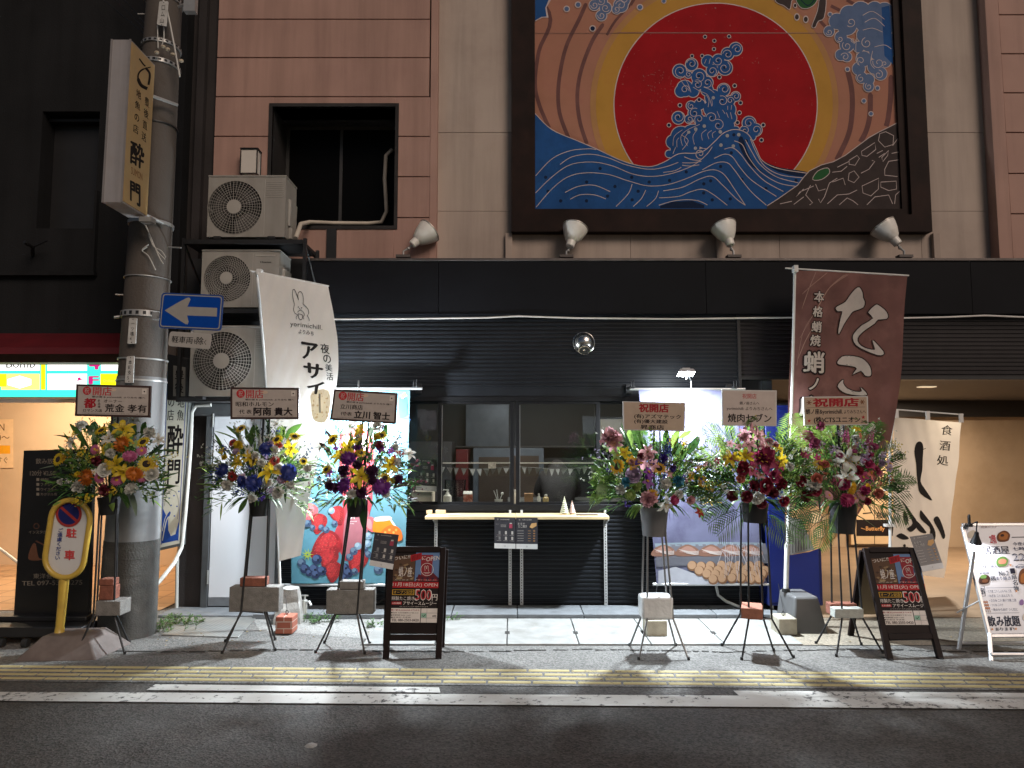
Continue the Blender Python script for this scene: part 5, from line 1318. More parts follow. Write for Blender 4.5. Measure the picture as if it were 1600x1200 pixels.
# ---- brown flag
fb = thing('nobori_flag', 'brown flag with large white brush characters', 'flag', up(G(1228, 972), 0), GRP)
o = V((0, 6.3, 1.6)); n = V((.08, -1, 0)).normalized()
db = lambda x, y: .02 * math.sin(x * .055 + .4) * min(1, (y - 415) / 150) + .012 * math.sin(y * .03 + x * .02) + .008 * math.sin(x * .14 + y * .012)
cloth_mesh(o, n, [(1243, 422), (1239, 500), (1235, 600), (1231, 700), (1229, 790), (1229, 869)], [(1418, 431), (1412, 500), (1403, 600), (1387, 700), (1356, 780), (1324, 828)], db, 'cloth', M_cloth_b, fb)
s = Sheet(o, n, db, 8, base=.007)
def w7(x, y): return 1180 + x / 3.75, 400 + y / 3.75
I_fw = flat('flag_white', (214, 206, 200), trans=.35); I_fk = flat('flag_outline', (38, 24, 24), trans=.2); I_fp = flat('flag_pale', (176, 140, 128), trans=.3)  # dark ink is the printed outline around the white characters
TA1 = [(468, 305), (490, 290), (525, 270), (550, 235), (585, 195), (610, 184), (628, 215), (632, 245), (642, 270), (635, 300), (600, 315), (575, 325), (555, 350), (520, 400), (490, 458), (487, 430), (500, 360), (507, 325), (480, 325)]
TA2 = [(662, 330), (700, 290), (720, 288), (760, 315), (777, 345), (770, 368), (720, 372), (700, 395), (650, 430), (615, 465), (607, 495), (625, 525), (660, 545), (695, 550), (698, 540), (686, 495), (705, 510), (745, 560), (742, 580), (710, 580), (650, 555), (600, 520), (582, 480), (590, 450), (630, 405), (690, 365)]
KO1 = [(480, 622), (510, 590), (560, 583), (610, 592), (640, 610), (668, 650), (674, 690), (665, 705), (640, 700), (620, 672), (575, 695), (600, 660), (580, 645), (530, 638), (490, 635)]
KO2 = [(477, 765), (500, 735), (518, 725), (515, 745), (540, 775), (590, 795), (622, 793), (615, 770), (630, 785), (650, 812), (620, 818), (560, 810), (510, 795)]
YA1 = [(595, 1010), (640, 985), (690, 980), (705, 1005), (670, 1030), (640, 1020), (610, 1050), (590, 1080), (580, 1060)]
for pl in (TA1, TA2, KO1, KO2, YA1):
    q = [w7(*p) for p in pl]; s.line(q, 3.4, I_fk, 0, 2, True); s.poly(q, I_fw, 1, 2)
for c, x, y, sz_ in (('本', 367, 240, 64), ('格', 360, 328, 62), ('蛸', 355, 415, 64), ('焼', 349, 495, 66), ('蛸', 345, 622, 128), ('ノ', 342, 748, 84), ('座', 316, 880, 120)):
    q = [w7(x - sz_ / 2, y - sz_ / 2), w7(x + sz_ / 2, y - sz_ / 2 + 3), w7(x + sz_ / 2 - 3, y + sz_ / 2 + 3), w7(x - sz_ / 2 - 3, y + sz_ / 2)]
    s.text(c, q, I_fk, 0, .10, True); s.text(c, q, I_fw, 1, .035, True)
for pts in ([(350, 95), (310, 190), (270, 310)], [(420, 98), (330, 170), (272, 225)], [(530, 108), (430, 190), (350, 320), (280, 440), (248, 640)], [(515, 112), (420, 200), (330, 350), (262, 480)], [(540, 110), (440, 180), (400, 235)], [(330, 420), (290, 500), (255, 600)]):
    s.line([w7(*p) for p in pts], [.3] + [1.0] * 10 + [.5] * 40, I_fp, 0, 6)
I_t1 = flat('print_grey', (120, 118, 114), trans=.3); I_t2 = flat('print_tan', (196, 148, 104), trans=.3); I_t3 = flat('print_tan_light', (220, 186, 140), trans=.3); I_t4 = flat('print_dark', (70, 66, 66), trans=.2)
s.poly([(1229, 800), (1262, 790), (1345, 792), (1322, 829), (1290, 850), (1262, 862), (1230, 868)], I_t2, 0); s.poly([(1229, 806), (1252, 812), (1262, 836), (1270, 858), (1230, 868)], I_t1, 1)
for k in range(9): s.line([(1231 + k * 4, 814 + k * 2), (1229.5 + k * 4.2, 866 - k * 1.2)], 1.4, I_t4, 2)
for x, y, r in ((1290, 812, 9), (1308, 818, 8), (1278, 832, 8), (1296, 834, 8), (1318, 806, 8), (1272, 808, 9)): s.circle(x, y, r, I_t3, 1, 18); s.ring(x, y, r, .8, I_t4, 2, 18)
s.build('lettering', fb)
b = MB(); b.tube([P(1242, 418, 6.33), P(1238, 600, 6.33), P(1230, 860, 6.33)], .013); b.tube([P(1230, 850, 6.33), P(1228, 925, 6.33)], .021, 10); b.build('pole', M_pole_w, fb)
b = MB(); b.tube([P(1227, 419, 6.3), P(1243, 420, 6.3), P(1420, 430.5, 6.33)], .007); q = P(1243, 420, 6.3); b.box(q.x - .018, q.x + .018, 6.28, 6.34, q.z - .03, q.z + .03); b.build('crossbar', M_pole_w, fb)
wb = thing('flag_base', 'dark grey plastic weight block carrying the brown flag pole', 'flag base', up(G(1228, 970), 0))
g0 = G(1206, 968); g1 = G(1253, 966)
b = MB(); h = .30; ww = g1.x - g0.x
b.hexa([V((g0.x, 6.08, 0)), V((g1.x, 6.08, 0)), V((g1.x, 6.5, 0)), V((g0.x, 6.5, 0)), V((g0.x + .03, 6.12, h)), V((g1.x - .06, 6.12, h)), V((g1.x - .06, 6.46, h)), V((g0.x + .03, 6.46, h))])
b.build('body', mat('base_plastic', (.10, .10, .102), rough=.5, var=.1), wb, bev=.02, bseg=3)
MB().lathe((P(1228, 925, 6.33).x, 6.33, h - .002), (0, 0, 1), [(.034, 0), (.034, .03), (.0, .03)], 16).build('socket', M_blk, wb)
# ---- cream sake flag
fs = thing('nobori_flag', 'cream flag with a bold black brush stroke beside the white menu board', 'flag', up(G(1392, 960), 0), GRP)
o = V((0, 6.75, 1.6)); n = V((.2, -1, 0)).normalized()
ds = lambda x, y: .014 * math.sin(x * .08 + y * .01) + .008 * math.sin(y * .05 + x * .04) + .004 * math.sin(x * .3 - y * .08)
cloth_mesh(o, n, [(1397, 652), (1396, 730), (1395, 810), (1393, 893)], [(1501, 660), (1493, 740), (1484, 820), (1474, 903)], ds, 'cloth', M_cloth_s, fs, 20, 34)
s = Sheet(o, n, ds, 7, base=.006); I_sk = flat('brush_black', (44, 42, 42), trans=.2)
for c, cx, cy in (('食', 1480.5, 672), ('酒', 1477, 696), ('処', 1473, 719)): s.text(c, [(cx - 7.5, cy - 8.5), (cx + 8.5, cy - 7), (cx + 7, cy + 9), (cx - 9, cy + 7.5)], I_sk, 0, .015, True)
s.poly([(1427, 705), (1430, 693), (1438, 690), (1443, 700), (1441, 730), (1437.5, 745), (1439, 757), (1458, 782), (1437, 771), (1432, 752), (1430, 725)], I_sk, 0, 3)
def w8(x, y): return 1200 + x / 3.333, 700 + y / 3.333
s.line([w8(985 - 0, -5), w8(800, 20)][:0] or [w8(800, 10), w8(822, 2)], 1, I_sk, 1)
for pl in ([(685, 270), (735, 330), (778, 385), (772, 420), (740, 437), (718, 418), (752, 392), (720, 340)], [(695, 330), (706, 330), (722, 370), (715, 402), (698, 380)], [(662, 458), (690, 443), (732, 470), (700, 477)], [(776, 380), (832, 440), (800, 440), (772, 410)], [(790, 345), (800, 325), (850, 385), (872, 440), (866, 482), (850, 458), (846, 412), (800, 372)], [(865, 375), (886, 356), (902, 385), (918, 455), (905, 472), (890, 430)], [(700, 505), (712, 500), (716, 512), (704, 516)]):
    s.poly([w8(*p) for p in pl], I_sk, 0, 3)
s.build('lettering', fs)
b = MB(); b.tube([P(1390.5, 685, 6.78), P(1391, 800, 6.78), P(1391, 960, 6.78)], .015); b.tube([P(1400, 640, 6.78), P(1505, 648, 6.80)], .007); b.tube([P(1391, 700, 6.78), P(1399, 640, 6.78)], .008); b.build('pole', M_pole_w, fs)
b = MB()
for x, y in ((1400, 645), (1449, 648), (1501, 652)): q = P(x, y, 6.77); b.box(q.x - .017, q.x + .017, 6.755, 6.775, q.z - .05, q.z + .035)
for y in (700, 765, 821): q = P(1391, y, 6.76); b.box(q.x - .045, q.x + .04, 6.745, 6.80, q.z - .012, q.z + .012)
b.build('loop', M_cloth_s, fs)
MB().lathe(up(G(1391, 945), 0) , (0, 0, 1), [(.0, .12), (.03, .12), (.16, .10), (.18, 0)], 20).build('base', M_blk, fs)
# ================================================================== PRINTED BANNERS ON RAILS
M_rail = mat('rail_steel', (.5, .5, .5), rough=.35, metal=.7, var=.1)
def berry(s, x, y, r, c, L0):
    s.circle(x, y, r, flat('berry_' + c, {'d': (34, 44, 72), 'm': (56, 72, 96), 'p': (112, 136, 154)}[c]), L0, 18)
    s.circle(x - r * .2, y - r * .3, r * .62, flat('berryhi_' + c, {'d': (64, 80, 112), 'm': (92, 112, 132), 'p': (146, 166, 178)}[c]), L0 + 1, 14)
    s.circle(x + r * .25, y + r * .1, r * .25, flat('berryeye_' + c, {'d': (18, 22, 40), 'm': (40, 56, 86), 'p': (110, 140, 168)}[c]), L0 + 2, 8)
mat('ink_straw_red', lin(140, 16, 24), rough=.6, var=.55, scale=28, stain=lin(70, 8, 14), stain_amt=.8, stain_scale=14); mat('ink_straw_hi', lin(164, 34, 38), rough=.6, var=.4, scale=40)
def straw(s, x, y, r, ang, L0, pale=False):
    col = flat('straw_pale', (186, 88, 94)) if pale else flat('straw_red', (140, 16, 24)); c2 = flat('straw_pale2', (200, 122, 126)) if pale else flat('straw_hi', (164, 34, 38)); sd = flat('seed', (190, 110, 90))
    sh = [(0, -1.0), (.62, -.8), (.82, -.25), (.6, .45), (.22, 1.05), (0, 1.15), (-.22, 1.05), (-.6, .45), (-.82, -.25), (-.62, -.8)]
    ca, sa = math.cos(ang), math.sin(ang)
    tf = lambda u, v: (x + r * (u * ca - v * sa), y + r * (u * sa + v * ca))
    s.poly([tf(*p) for p in sh], col, L0, 4); s.poly([tf(p[0] * .6 - .15, p[1] * .7 - .1) for p in sh], c2, L0 + 1, 4)
    for j in range(-4, 6):
        for i in range(-3, 4):
            u, v = i * .24 + (j % 2) * .12, j * .19
            if u * u + (v - .0) ** 2 * .75 < .52: s.circle(*tf(u, v), max(.25, r * .022), sd, L0 + 2, 6)
    return tf
def leafy(s, x, y, r, L0):
    for k in range(9):
        a = 2 * math.pi * k / 9
        s.poly([(x + r * .2 * math.cos(a + .6), y + r * .2 * math.sin(a + .6)), (x + r * math.cos(a), y + r * math.sin(a)), (x + r * .2 * math.cos(a - .6), y + r * .2 * math.sin(a - .6))], flat('calyx', (150, 166, 50)), L0)
def banner(label, quad, Y, base, disp):
    o = thing('printed_banner', label, 'banner', P((quad[2][0] + quad[3][0]) / 2, quad[2][1], Y), 'printed fabric banners on rails')
    cloth_mesh(V((0, Y, 1)), YN, [quad[0], ((quad[0][0] * 2 + quad[3][0]) / 3, (quad[0][1] * 2 + quad[3][1]) / 3), ((quad[0][0] + quad[3][0] * 2) / 3, (quad[0][1] + quad[3][1] * 2) / 3), quad[3]], [quad[1], ((quad[1][0] * 2 + quad[2][0]) / 3, (quad[1][1] * 2 + quad[2][1]) / 3), ((quad[1][0] + quad[2][0] * 2) / 3, (quad[1][1] + quad[2][1] * 2) / 3), quad[2]], disp, 'cloth', base, o, 24, 30)
    return o
dq = lambda x, y: .006 * math.sin(x * .07) + .004 * math.sin(x * .05 + y * .03)
YBn = 6.72
fq = [(452, 610), (641, 610), (632, 912), (455, 912)]
bn = banner('pale blue fabric banner printed with strawberries, blueberries and a honey jar', fq, YBn, mat('banner_cyan', lin(88, 132, 146), rough=.6, var=.06, scale=4, trans=.15), dq)
s = Sheet((0, YBn, 1), YN, dq, 12, base=.003)
def w9(x, y): return 300 + x / 3.81, 790 + y / 3.81
s.poly([(456, 840), (530, 800), (560, 850), (640, 880), (632, 911), (456, 911)], flat('banner_aqua', (78, 126, 142)), 0)
s.poly([w9(*p) for p in [(880, -420), (1070, -420), (1075, -60), (1060, 40), (1010, 260), (930, 330), (890, 290), (845, 170), (900, 20)]], flat('smoothie_red', (158, 52, 60)), 1, 3)
s.poly([w9(*p) for p in [(930, 10), (1050, 30), (1040, 180), (960, 300), (900, 260)]], flat('smoothie_pink', (148, 92, 100)), 2, 3)
s.poly([w9(*p) for p in [(895, -410), (1050, -410), (1050, -330), (895, -330)]], flat('smoothie_foam', (190, 160, 165)), 2)
s.text('みイ', [w9(935, 60), w9(975, 60), w9(975, 80), w9(935, 80)], I_wht, 4, .02); s.text('yorimichill.', [w9(935, 90), w9(985, 90), w9(985, 98), w9(935, 98)], I_wht, 4); s.text('よりみち', [w9(935, 103), w9(965, 103), w9(965, 110), w9(935, 110)], I_wht, 4)
for x, y, r, a, L0, p in ((640, 10, 56, .3, 3, True), (700, 40, 54, .5, 3, True), (755, 105, 58, .2, 4, False), (868, 55, 54, -.3, 4, False), (800, 240, 95, .9, 4, False), (815, 315, 66, .3, 5, False), (840, 390, 60, .1, 5, False), (985, 330, 72, .3, 5, False), (1060, 110, 44, -.4, 4, True)): straw(s, 300 + x / 3.81, 790 + y / 3.81, r / 3.81, a, L0, p)
for x, y, r, c in ((575, 75, 20, 'd'), (600, 100, 22, 'd'), (650, 50, 22, 'm'), (640, 90, 20, 'd'), (655, 125, 22, 'm'), (690, 105, 22, 'm'), (770, 130, 18, 'm'), (800, 145, 20, 'm'), (720, 130, 16, 'm'), (830, 30, 20, 'p'), (850, 105, 18, 'm'), (655, 340, 26, 'm'), (675, 375, 28, 'd'), (745, 320, 30, 'd'), (728, 378, 30, 'd'), (775, 388, 28, 'd'), (738, 408, 26, 'd'), (700, 400, 20, 'd'), (910, 370, 28, 'd'), (930, 400, 30, 'd'), (905, 430, 24, 'd'), (940, 305, 22, 'm'), (965, 270, 24, 'm'), (990, 240, 22, 'p'), (1030, 260, 20, 'm'), (1045, 225, 22, 'p'), (970, 390, 20, 'm'), (1050, 180, 22, 'p'), (1110, 380, 28, 'm'), (1050, 290, 20, 'm')): berry(s, 300 + x / 3.81, 790 + y / 3.81, r / 3.81, c, 7)
leafy(s, *w9(595, 25), 9, 9); leafy(s, *w9(690, 290), 10, 9)
s.poly([w9(*p) for p in [(1085, 85), (1100, 68), (1170, 64), (1190, 85), (1205, 130), (1185, 160), (1090, 160), (1075, 130)]], flat('honey', (190, 116, 26)), 5, 3); s.poly([w9(*p) for p in [(1090, 70), (1175, 62), (1185, 85), (1095, 95)]], flat('jar_lid', (198, 194, 184)), 6, 2); s.line([w9(1170, 66), w9(1210, 125)], 3, flat('jar_lid', (198, 194, 184)), 6)
s.poly([w9(*p) for p in [(1130, 150), (1180, 115), (1240, 140), (1250, 205), (1180, 210), (1120, 190)]], flat('comb', (186, 92, 28)), 7, 3)
for x, y in ((1150, 160), (1175, 145), (1200, 160), (1220, 180), (1180, 180), (1215, 145)): s.circle(*w9(x, y), 2.2, flat('comb_hi', (214, 140, 66)), 8, 6)
s.poly([(624, 622), (634, 616), (637, 640), (635, 650), (624, 652)], flat('cup_blue', (60, 100, 170)), 2, 3); s.poly([(625, 618), (633, 613), (636, 618), (629, 623)], flat('cup_orange', (220, 150, 80)), 3)
s.line([(622, 652), (642, 656)], 1.2, flat('cup_blue', (60, 100, 170)), 2); s.circle(632, 623, .8, I_blk, 4, 8)
s.build('print', bn)
def rail_(px0, px1, y, Y, dY, o, clamps):
    b = MB(); b.tube([P(px0, y, Y), P(px1, y, Y)], .014, 10); b.build('rail', M_rail, o)
    for cx in clamps:
        c = P(cx, y, Y); b = MB(); b.box(c.x - .025, c.x + .025, Y - .03, 6.93, c.z + .012, c.z + .03); b.box(c.x - .022, c.x - .012, Y - .04, Y - .02, c.z + .01, c.z + .075); b.box(c.x + .004, c.x + .014, Y - .04, Y - .02, c.z + .01, c.z + .085)
        b.box(c.x - .03, c.x + .03, 6.90, 6.935, c.z - .03, c.z + .06); b.build('clamp', M_blk, o, bev=.003)
rail_(445, 660, 607, YBn + .01, 0, bn, (650, 460)); rail_(437, 640, 914, YBn + .01, 0, bn, ())
tq = [(998, 609), (1160, 609), (1198, 912), (1026, 912)]
bt = banner('lavender fabric banner printed with rows of takoyaki balls', tq, YBn, mat('banner_lavender', lin(100, 101, 128), rough=.6, var=.22, scale=2.2, trans=.15, stain=lin(72, 68, 98), stain_amt=.8, stain_scale=3), dq)
s = Sheet((0, YBn, 1), YN, dq, 12, base=.003)
def w10(x, y): return 880 + x / 4.21, 780 + y / 4.21
s.poly([w10(*p) for p in [(600, 300), (1330, 290), (1360, 420), (620, 440)]], flat('tray_grey', (104, 102, 110)), 0)
s.poly([w10(*p) for p in [(605, 385), (1340, 360), (1355, 410), (612, 445)]], flat('tray_dark', (92, 92, 100)), 1)
s.poly([w10(*p) for p in [(600, 290), (960, 280), (1310, 285), (1310, 300), (605, 312)]], flat('smoke_green', (120, 132, 142)), 0)
for x in (660, 820, 970, 1100, 1230):
    s.poly([w10(x - 75, 372), w10(x - 62, 325), w10(x, 298), w10(x + 62, 325), w10(x + 75, 368)], flat('tako_brown', (122, 88, 74)), 2, 4); s.poly([w10(x - 50, 350), w10(x - 40, 325), w10(x, 308), w10(x + 40, 325), w10(x + 50, 348)], flat('tako_pink', (152, 116, 104)), 3, 4)
    for k in range(5): s.line([w10(x - 60 + k * 12, 330 + k * 6), w10(x + 20 + k * 8, 345 + k * 5), w10(x + 70, 340 + k * 5)], .7, flat('mayo', (190, 176, 170)), 4, 3)
s.poly([w10(*p) for p in [(625, 470), (740, 445), (1060, 560), (625, 560)]], flat('paper_white', (160, 160, 168)), 2)
rr_ = random.Random(9)
for row in range(4):
    for k in range(9):
        x = 850 + k * 62 + row * 45 + rr_.uniform(-6, 6); y = 440 + row * 28 + rr_.uniform(-4, 4)
        if x > 1335 + (y - 440) * .1 or y > 535: continue
        s.circle(*w10(x, y), 34 / 4.21, flat('ball_edge', (112, 80, 58)), 3 + row * 2 % 8, 20); s.circle(*w10(x - 4, y - 6), 27 / 4.21, flat('ball', (164, 130, 102)), 4 + row * 2 % 8, 20)
for k in range(30): s.line([w10(1040 + k * 9, 300 + rr_.uniform(-20, 60)), w10(1040 + k * 9 + rr_.uniform(-40, 60), 300 + rr_.uniform(60, 240))], .5, flat('bonito', (170, 162, 166)), 12)
for pts in ([(1093, 782), (1105, 777), (1124, 778)], [(1098, 788), (1112, 783), (1128, 786)], [(1105, 774), (1113, 790)]): s.line(pts, 1.6, flat('brush_gold', (190, 160, 70)), 3, 4)
for k in range(26): s.poly([(1032 + k * 6.2, 660 + rr_.uniform(-40, 40)), (1034 + k * 6.3, 690 + rr_.uniform(-20, 60)), (1041 + k * 6.2, 700 + rr_.uniform(20, 130)), (1037 + k * 6.2, 690 + rr_.uniform(-40, 40))], flat('smoke_violet', (82, 77, 108)) if k % 3 else flat('smoke_pale', (112, 114, 136)), 1 + k % 2)
s.build('print', bt)
rail_(984, 1164, 608, YBn + .01, 0, bt, (988, 1148)); rail_(1020, 1226, 913, YBn + .01, 0, bt, ())
# LED floodlights (lit) on gooseneck arms from the banner rails
def led(px, py, Y, base_px, label, power, tilt, yaw=0.0, bulb=0.0):
    c = P(px, py, Y); o = thing('led_floodlight', label, 'floodlight', c, 'lit LED floodlights above the banners')
    hw, hd = .078, .055
    w_ = V((math.sin(yaw) * math.sin(tilt), -math.cos(yaw) * math.sin(tilt), -math.cos(tilt)))            # the way the lamp shines
    u = V((math.cos(yaw), math.sin(yaw), 0)); v = u.cross(w_).normalized()
    m = MB(); q = lambda k, h: [c - u * hw * k - v * hd * k + w_ * h, c + u * hw * k - v * hd * k + w_ * h, c + u * hw * k + v * hd * k + w_ * h, c - u * hw * k + v * hd * k + w_ * h]
    m.hexa(q(1.0, 0) + q(.75, -.035)); m.hexa(q(.5, -.0352) + q(.45, -.05)); m.build('housing', mat('led_housing', (.55, .55, .56), rough=.4, metal=.5), o, bev=.004)
    m = MB(); m.hexa(q(.9, .001) + q(.82, .008)); m.build('lens', mat('led_glow', (.9, .95, 1), emit=(.86, .95, 1), estr=45, var=0), o)
    MB().tube([c - w_ * .045, c - w_ * .07 + V((0, .05, -.01)), P(*base_px, 6.70) + V((0, 0, .08)), P(*base_px, 6.70)], .006, 8).build('arm', M_rail, o)
    area('led_light', c + w_ * .012, hw * 1.6, power, (.84, .93, 1.0), c + w_, sy=hd * 1.6)
    if bulb:  # added bulb hung on a cord, spreads extra light over the siding
        l = bpy.data.lights.new('led_fill_light', 'POINT'); l.energy = bulb; l.color = (.84, .93, 1.0); l.shadow_soft_size = .035; ob = bpy.data.objects.new('led_fill_light', l); q_ = c + V((0, -.01, -.15 if yaw else -.05)); ob.location = q_; COL.objects.link(ob)
        MB().tube([c, q_], .004, 5).build('fill_bulb_cord', M_rail, o); MB().ball(q_ + V((0, 0, .045)), .016, 12, 8).build('bulb', mat('led_glow', (.9, .95, 1)), o)
    return o
led(1072, 584, 6.40, (1080, 608), 'lit LED floodlight over the takoyaki banner', 205, R(17), 0.0, 22)
led(556, 634, 6.42, (560, 608), 'lit LED floodlight over the fruit banner, hidden behind the plaque of the purple-flower stand', 70, R(38), R(-15), 170)
# weights hanging under the banner rails
GW = 'small weights hanging from the banner rails'
def hang(label, cx, yt, yb, w_, rail_px, m, d_=.2, ry=913):
    g = G(cx, yb); h_ = (P(cx, yt, g.y).z); o = thing('hanging_weight', label, 'weight', up(g + V((0, d_ / 2, 0)), 0), GW)
    ww = w_ / 1109 * (g.y * 1.0)
    MB().box(g.x - ww / 2, g.x + ww / 2, g.y, g.y + d_, .012, h_).build('block', m, o, bev=.006)
    t = P(*rail_px, YBn - .01)
    b = MB(); mid = V((g.x, g.y + d_ / 2, h_)); b.tube([mid, mid + V((0, 0, .05)), t], .0025, 5); b.tube([mid + V((.012 * math.cos(k), 0, .02 + .018 * math.sin(k))) for k in [j * .7 for j in range(10)]], .003, 5); b.build('cord', M_blk, o)
    return o
M_cc = mat('weight_concrete', (.34, .31, .24), rough=.9, var=.2, scale=12, bump=.4, bscale=80)
hang('yellowish concrete cube on a cord under the left end of the takoyaki banner', 1027, 970, 997, 31, (1027, 912), M_cc)
hang('yellowish concrete cube beside the dark grey flag base', 1232, 967, 995, 28, (1216, 912), M_cc)
def brickwork():
    m = bpy.data.materials.new('brick_stack'); m.use_nodes = True; t = m.node_tree; N = t.nodes; L = t.links; b = N['Principled BSDF']
    tc = N.new('ShaderNodeTexCoord'); mp = N.new('ShaderNodeMapping'); mp.inputs['Rotation'].default_value[0] = R(90)
    br = N.new('ShaderNodeTexBrick'); br.inputs['Scale'].default_value = 1; br.inputs['Brick Width'].default_value = .12; br.inputs['Row Height'].default_value = .055; br.inputs['Mortar Size'].default_value = .004
    br.inputs['Color1'].default_value = (.36, .12, .075, 1); br.inputs['Color2'].default_value = (.28, .085, .055, 1); br.inputs['Mortar'].default_value = (.42, .33, .28, 1)
    L.new(tc.outputs['Object'], mp.inputs[0]); L.new(mp.outputs[0], br.inputs['Vector']); L.new(br.outputs['Color'], b.inputs['Base Color']); b.inputs['Roughness'].default_value = .85; return m
hang('cube of small red bricks on a cord below the fruit banner', 443, 964, 993, 26, (444, 912), brickwork(), .15)
# ================================================================== SERVING COUNTER
yc0, yc1 = 6.62, 6.925
zc = P(800, 801.5, 6.93).z
cn = thing('serving_counter', 'pale wooden counter shelf on slotted white rails below the serving windows', 'counter', (P(808, 806, 6.8).x, 6.9, .05))
cx0, cxm, cx1 = X(664, 806, yc0), X(806, 806, yc0), X(952, 806, yc0)
for a, c in ((cx0, cxm - .001), (cxm + .001, cx1)): MB().box(a, c, yc0, yc1, zc - .03, zc).build('plank', mat('pine_board', (.62, .48, .27), rough=.5, var=.12, scale=6, stain=(.52, .36, .18), stain_amt=.4, stain_scale=5), cn, bev=.004)
M_sl = mat('slot_rail', (.46, .46, .46), rough=.5, metal=.3, var=.06)
for px in (681, 797, 815, 946):
    c = X(px, 870, 6.93); z0 = P(px, 945, 6.93).z
    b = MB(); b.box(c - .015, c + .015, 6.915, 6.937, z0, zc - .031); ob = b.build('slotted_rail', M_sl, cn)
    b = MB(); z = z0 + .02
    while z < zc - .06: b.box(c - .004, c + .004, 6.9135, 6.9155, z, z + .014); z += .026
    b.build('slot', M_blk, ob)
    b = MB(); b.hexa([V((c - .006, yc0 + .06, zc - .045)), V((c + .006, yc0 + .06, zc - .045)), V((c + .006, 6.914, zc - .11)), V((c - .006, 6.914, zc - .11)), V((c - .006, yc0 + .06, zc - .031)), V((c + .006, yc0 + .06, zc - .031)), V((c + .006, 6.914, zc - .031)), V((c - .006, 6.914, zc - .031))]); b.build('bracket', M_sl, cn)
    MB().tube([(c, 6.92, zc), (c, 6.92, zc + .03)], .012, 10).build('rail_cap', M_sl, cn)
def on_counter(px, y=6.78): return V((X(px, 804, y), y, zc))
I_ml = flat('leaf_dark', (52, 52, 58)); I_mt = flat('leaf_text', (176, 172, 168)); I_mw = flat('leaf_white', (196, 196, 196)); I_smo = flat('leaf_smoothie', (150, 60, 80)); I_tk = flat('leaf_tako', (190, 150, 100))
def leaflet(name, label, quad, o, n, kind, grp=None, mw=None):
    cxp, cyp = sum(p[0] for p in quad) / 4, sum(p[1] for p in quad) / 4
    t = thing(name, label, 'leaflet', RP(cxp, cyp, V(o), V(n)), grp)
    px_slab('sheet', quad, o, n, .0015, mw or mat('leaflet_paper', lin(52, 52, 58), rough=.35, var=.03), t)
    s = Sheet(o, n)
    L_ = lambda u, v: tuple(quad[0][k] * (1 - u) * (1 - v) + quad[1][k] * u * (1 - v) + quad[2][k] * u * v + quad[3][k] * (1 - u) * v for k in (0, 1))
    Q = lambda u0, v0, u1, v1: [L_(u0, v0), L_(u1, v0), L_(u1, v1), L_(u0, v1)]
    s.poly(Q(0, .84, 1, 1), I_mw, 0)
    s.text('yorimichill.' if kind else 'takoyaki', Q(.28, .05, .72, .085), I_mt, 1, .03)
    c = L_(.16, .065); s.ring(*c, .9, .4, I_mt, 1, 12)
    if kind:
        s.poly(Q(.70, .2, .85, .34), I_smo, 1); s.rect(*L_(.72, .17), *L_(.83, .2), I_mt, 2)
        for v in (.24, .27, .3): s.line([L_(.3, v), L_(.55, v)], .35, I_mt, 1)
        for u in (.12, .42, .72):
            for v in (.44, .62): s.poly(Q(u + .08, v, u + .17, v + .1), I_mt if u > .2 else I_gry, 1); s.line([L_(u, v + .13), L_(u + .2, v + .13)], .35, I_mt, 1)
        for v in (.2, .6): s.text('メニュー', Q(.06, v, .22, v + .035), I_mt, 1)
    else:
        s.text('まるで', Q(.08, .16, .4, .22), I_mt, 1, .02); s.text('たこ焼き', Q(.1, .23, .5, .32), I_mt, 1, .02); s.poly([L_(.62, .3), L_(.72, .18), L_(.95, .16), L_(.95, .26), L_(.75, .34)], I_tk, 1)
        for k in range(5):
            v = .42 + k * .08; s.line([L_(.06, v), L_(.35, v)], .5, I_mt, 1); s.line([L_(.55, v), L_(.68, v)], .5, I_tk, 1); s.circle(*L_(.84, v), 1.5, I_tk, 1, 10, 1.0); s.circle(*L_(.84, v), .8, flat('leaf_tako2', (140, 90, 60)), 2, 8)
    s.ring(*L_(.5, .92), .9, .35, I_gry, 1, 10)
    s.build('print', t)
    return t
yl = yc0 - .004
leaflet('menu_leaflet', 'dark smoothie menu leaflet taped to the counter edge, left of the pair', [(772.5, 808), (805.5, 809), (805.5, 857.5), (772.5, 856.5)], (0, yl, 1), YN, 1, 'menu leaflets on the counter edge')
leaflet('menu_leaflet', 'dark takoyaki menu leaflet taped to the counter edge, right of the pair', [(806.5, 809), (840, 809), (840, 858), (806.5, 857.5)], (0, yl, 1), YN, 0, 'menu leaflets on the counter edge')
for i, (p0, p1, lab) in enumerate(((666, 675, 'small pale wooden block at the left end of the counter'), (681, 696, 'wider pale wooden card holder near the left end of the counter'))):
    a = on_counter(p0, 6.84); c = on_counter(p1, 6.84); tag(MB().box(a.x, c.x, 6.84, 6.88, zc, zc + .035).build('card_holder', M_wood, loc=(a.x, 6.86, zc), bev=.003), lab, 'card holder')
b = MB()
for k in range(3):
    a = on_counter(690 + k * 9, 6.68); r = .25 * (k - 1); u = V((math.cos(r), math.sin(r), 0)) * .065; v = V((-math.sin(r), math.cos(r), 0)) * .045; b.obox(a + V((0, .04, .002 + .002 * k)), u, v, V((0, 0, .0009)))
tag(b.build('paper_menus', mat('paper_menu', (.55, .53, .5), rough=.6, var=.25, scale=30), loc=on_counter(700)), 'loose printed papers lying on the left half of the counter', 'papers')
a = on_counter(918, 6.7); tag(MB().obox(a + V((0, .03, .003)), V((.1, 0, 0)), V((0, .055, 0)), V((0, 0, .002))).build('menu_card', mat('menu_card', (.08, .05, .05), rough=.4, var=.5, scale=40), loc=a), 'dark printed card lying near the right end of the counter', 'card')
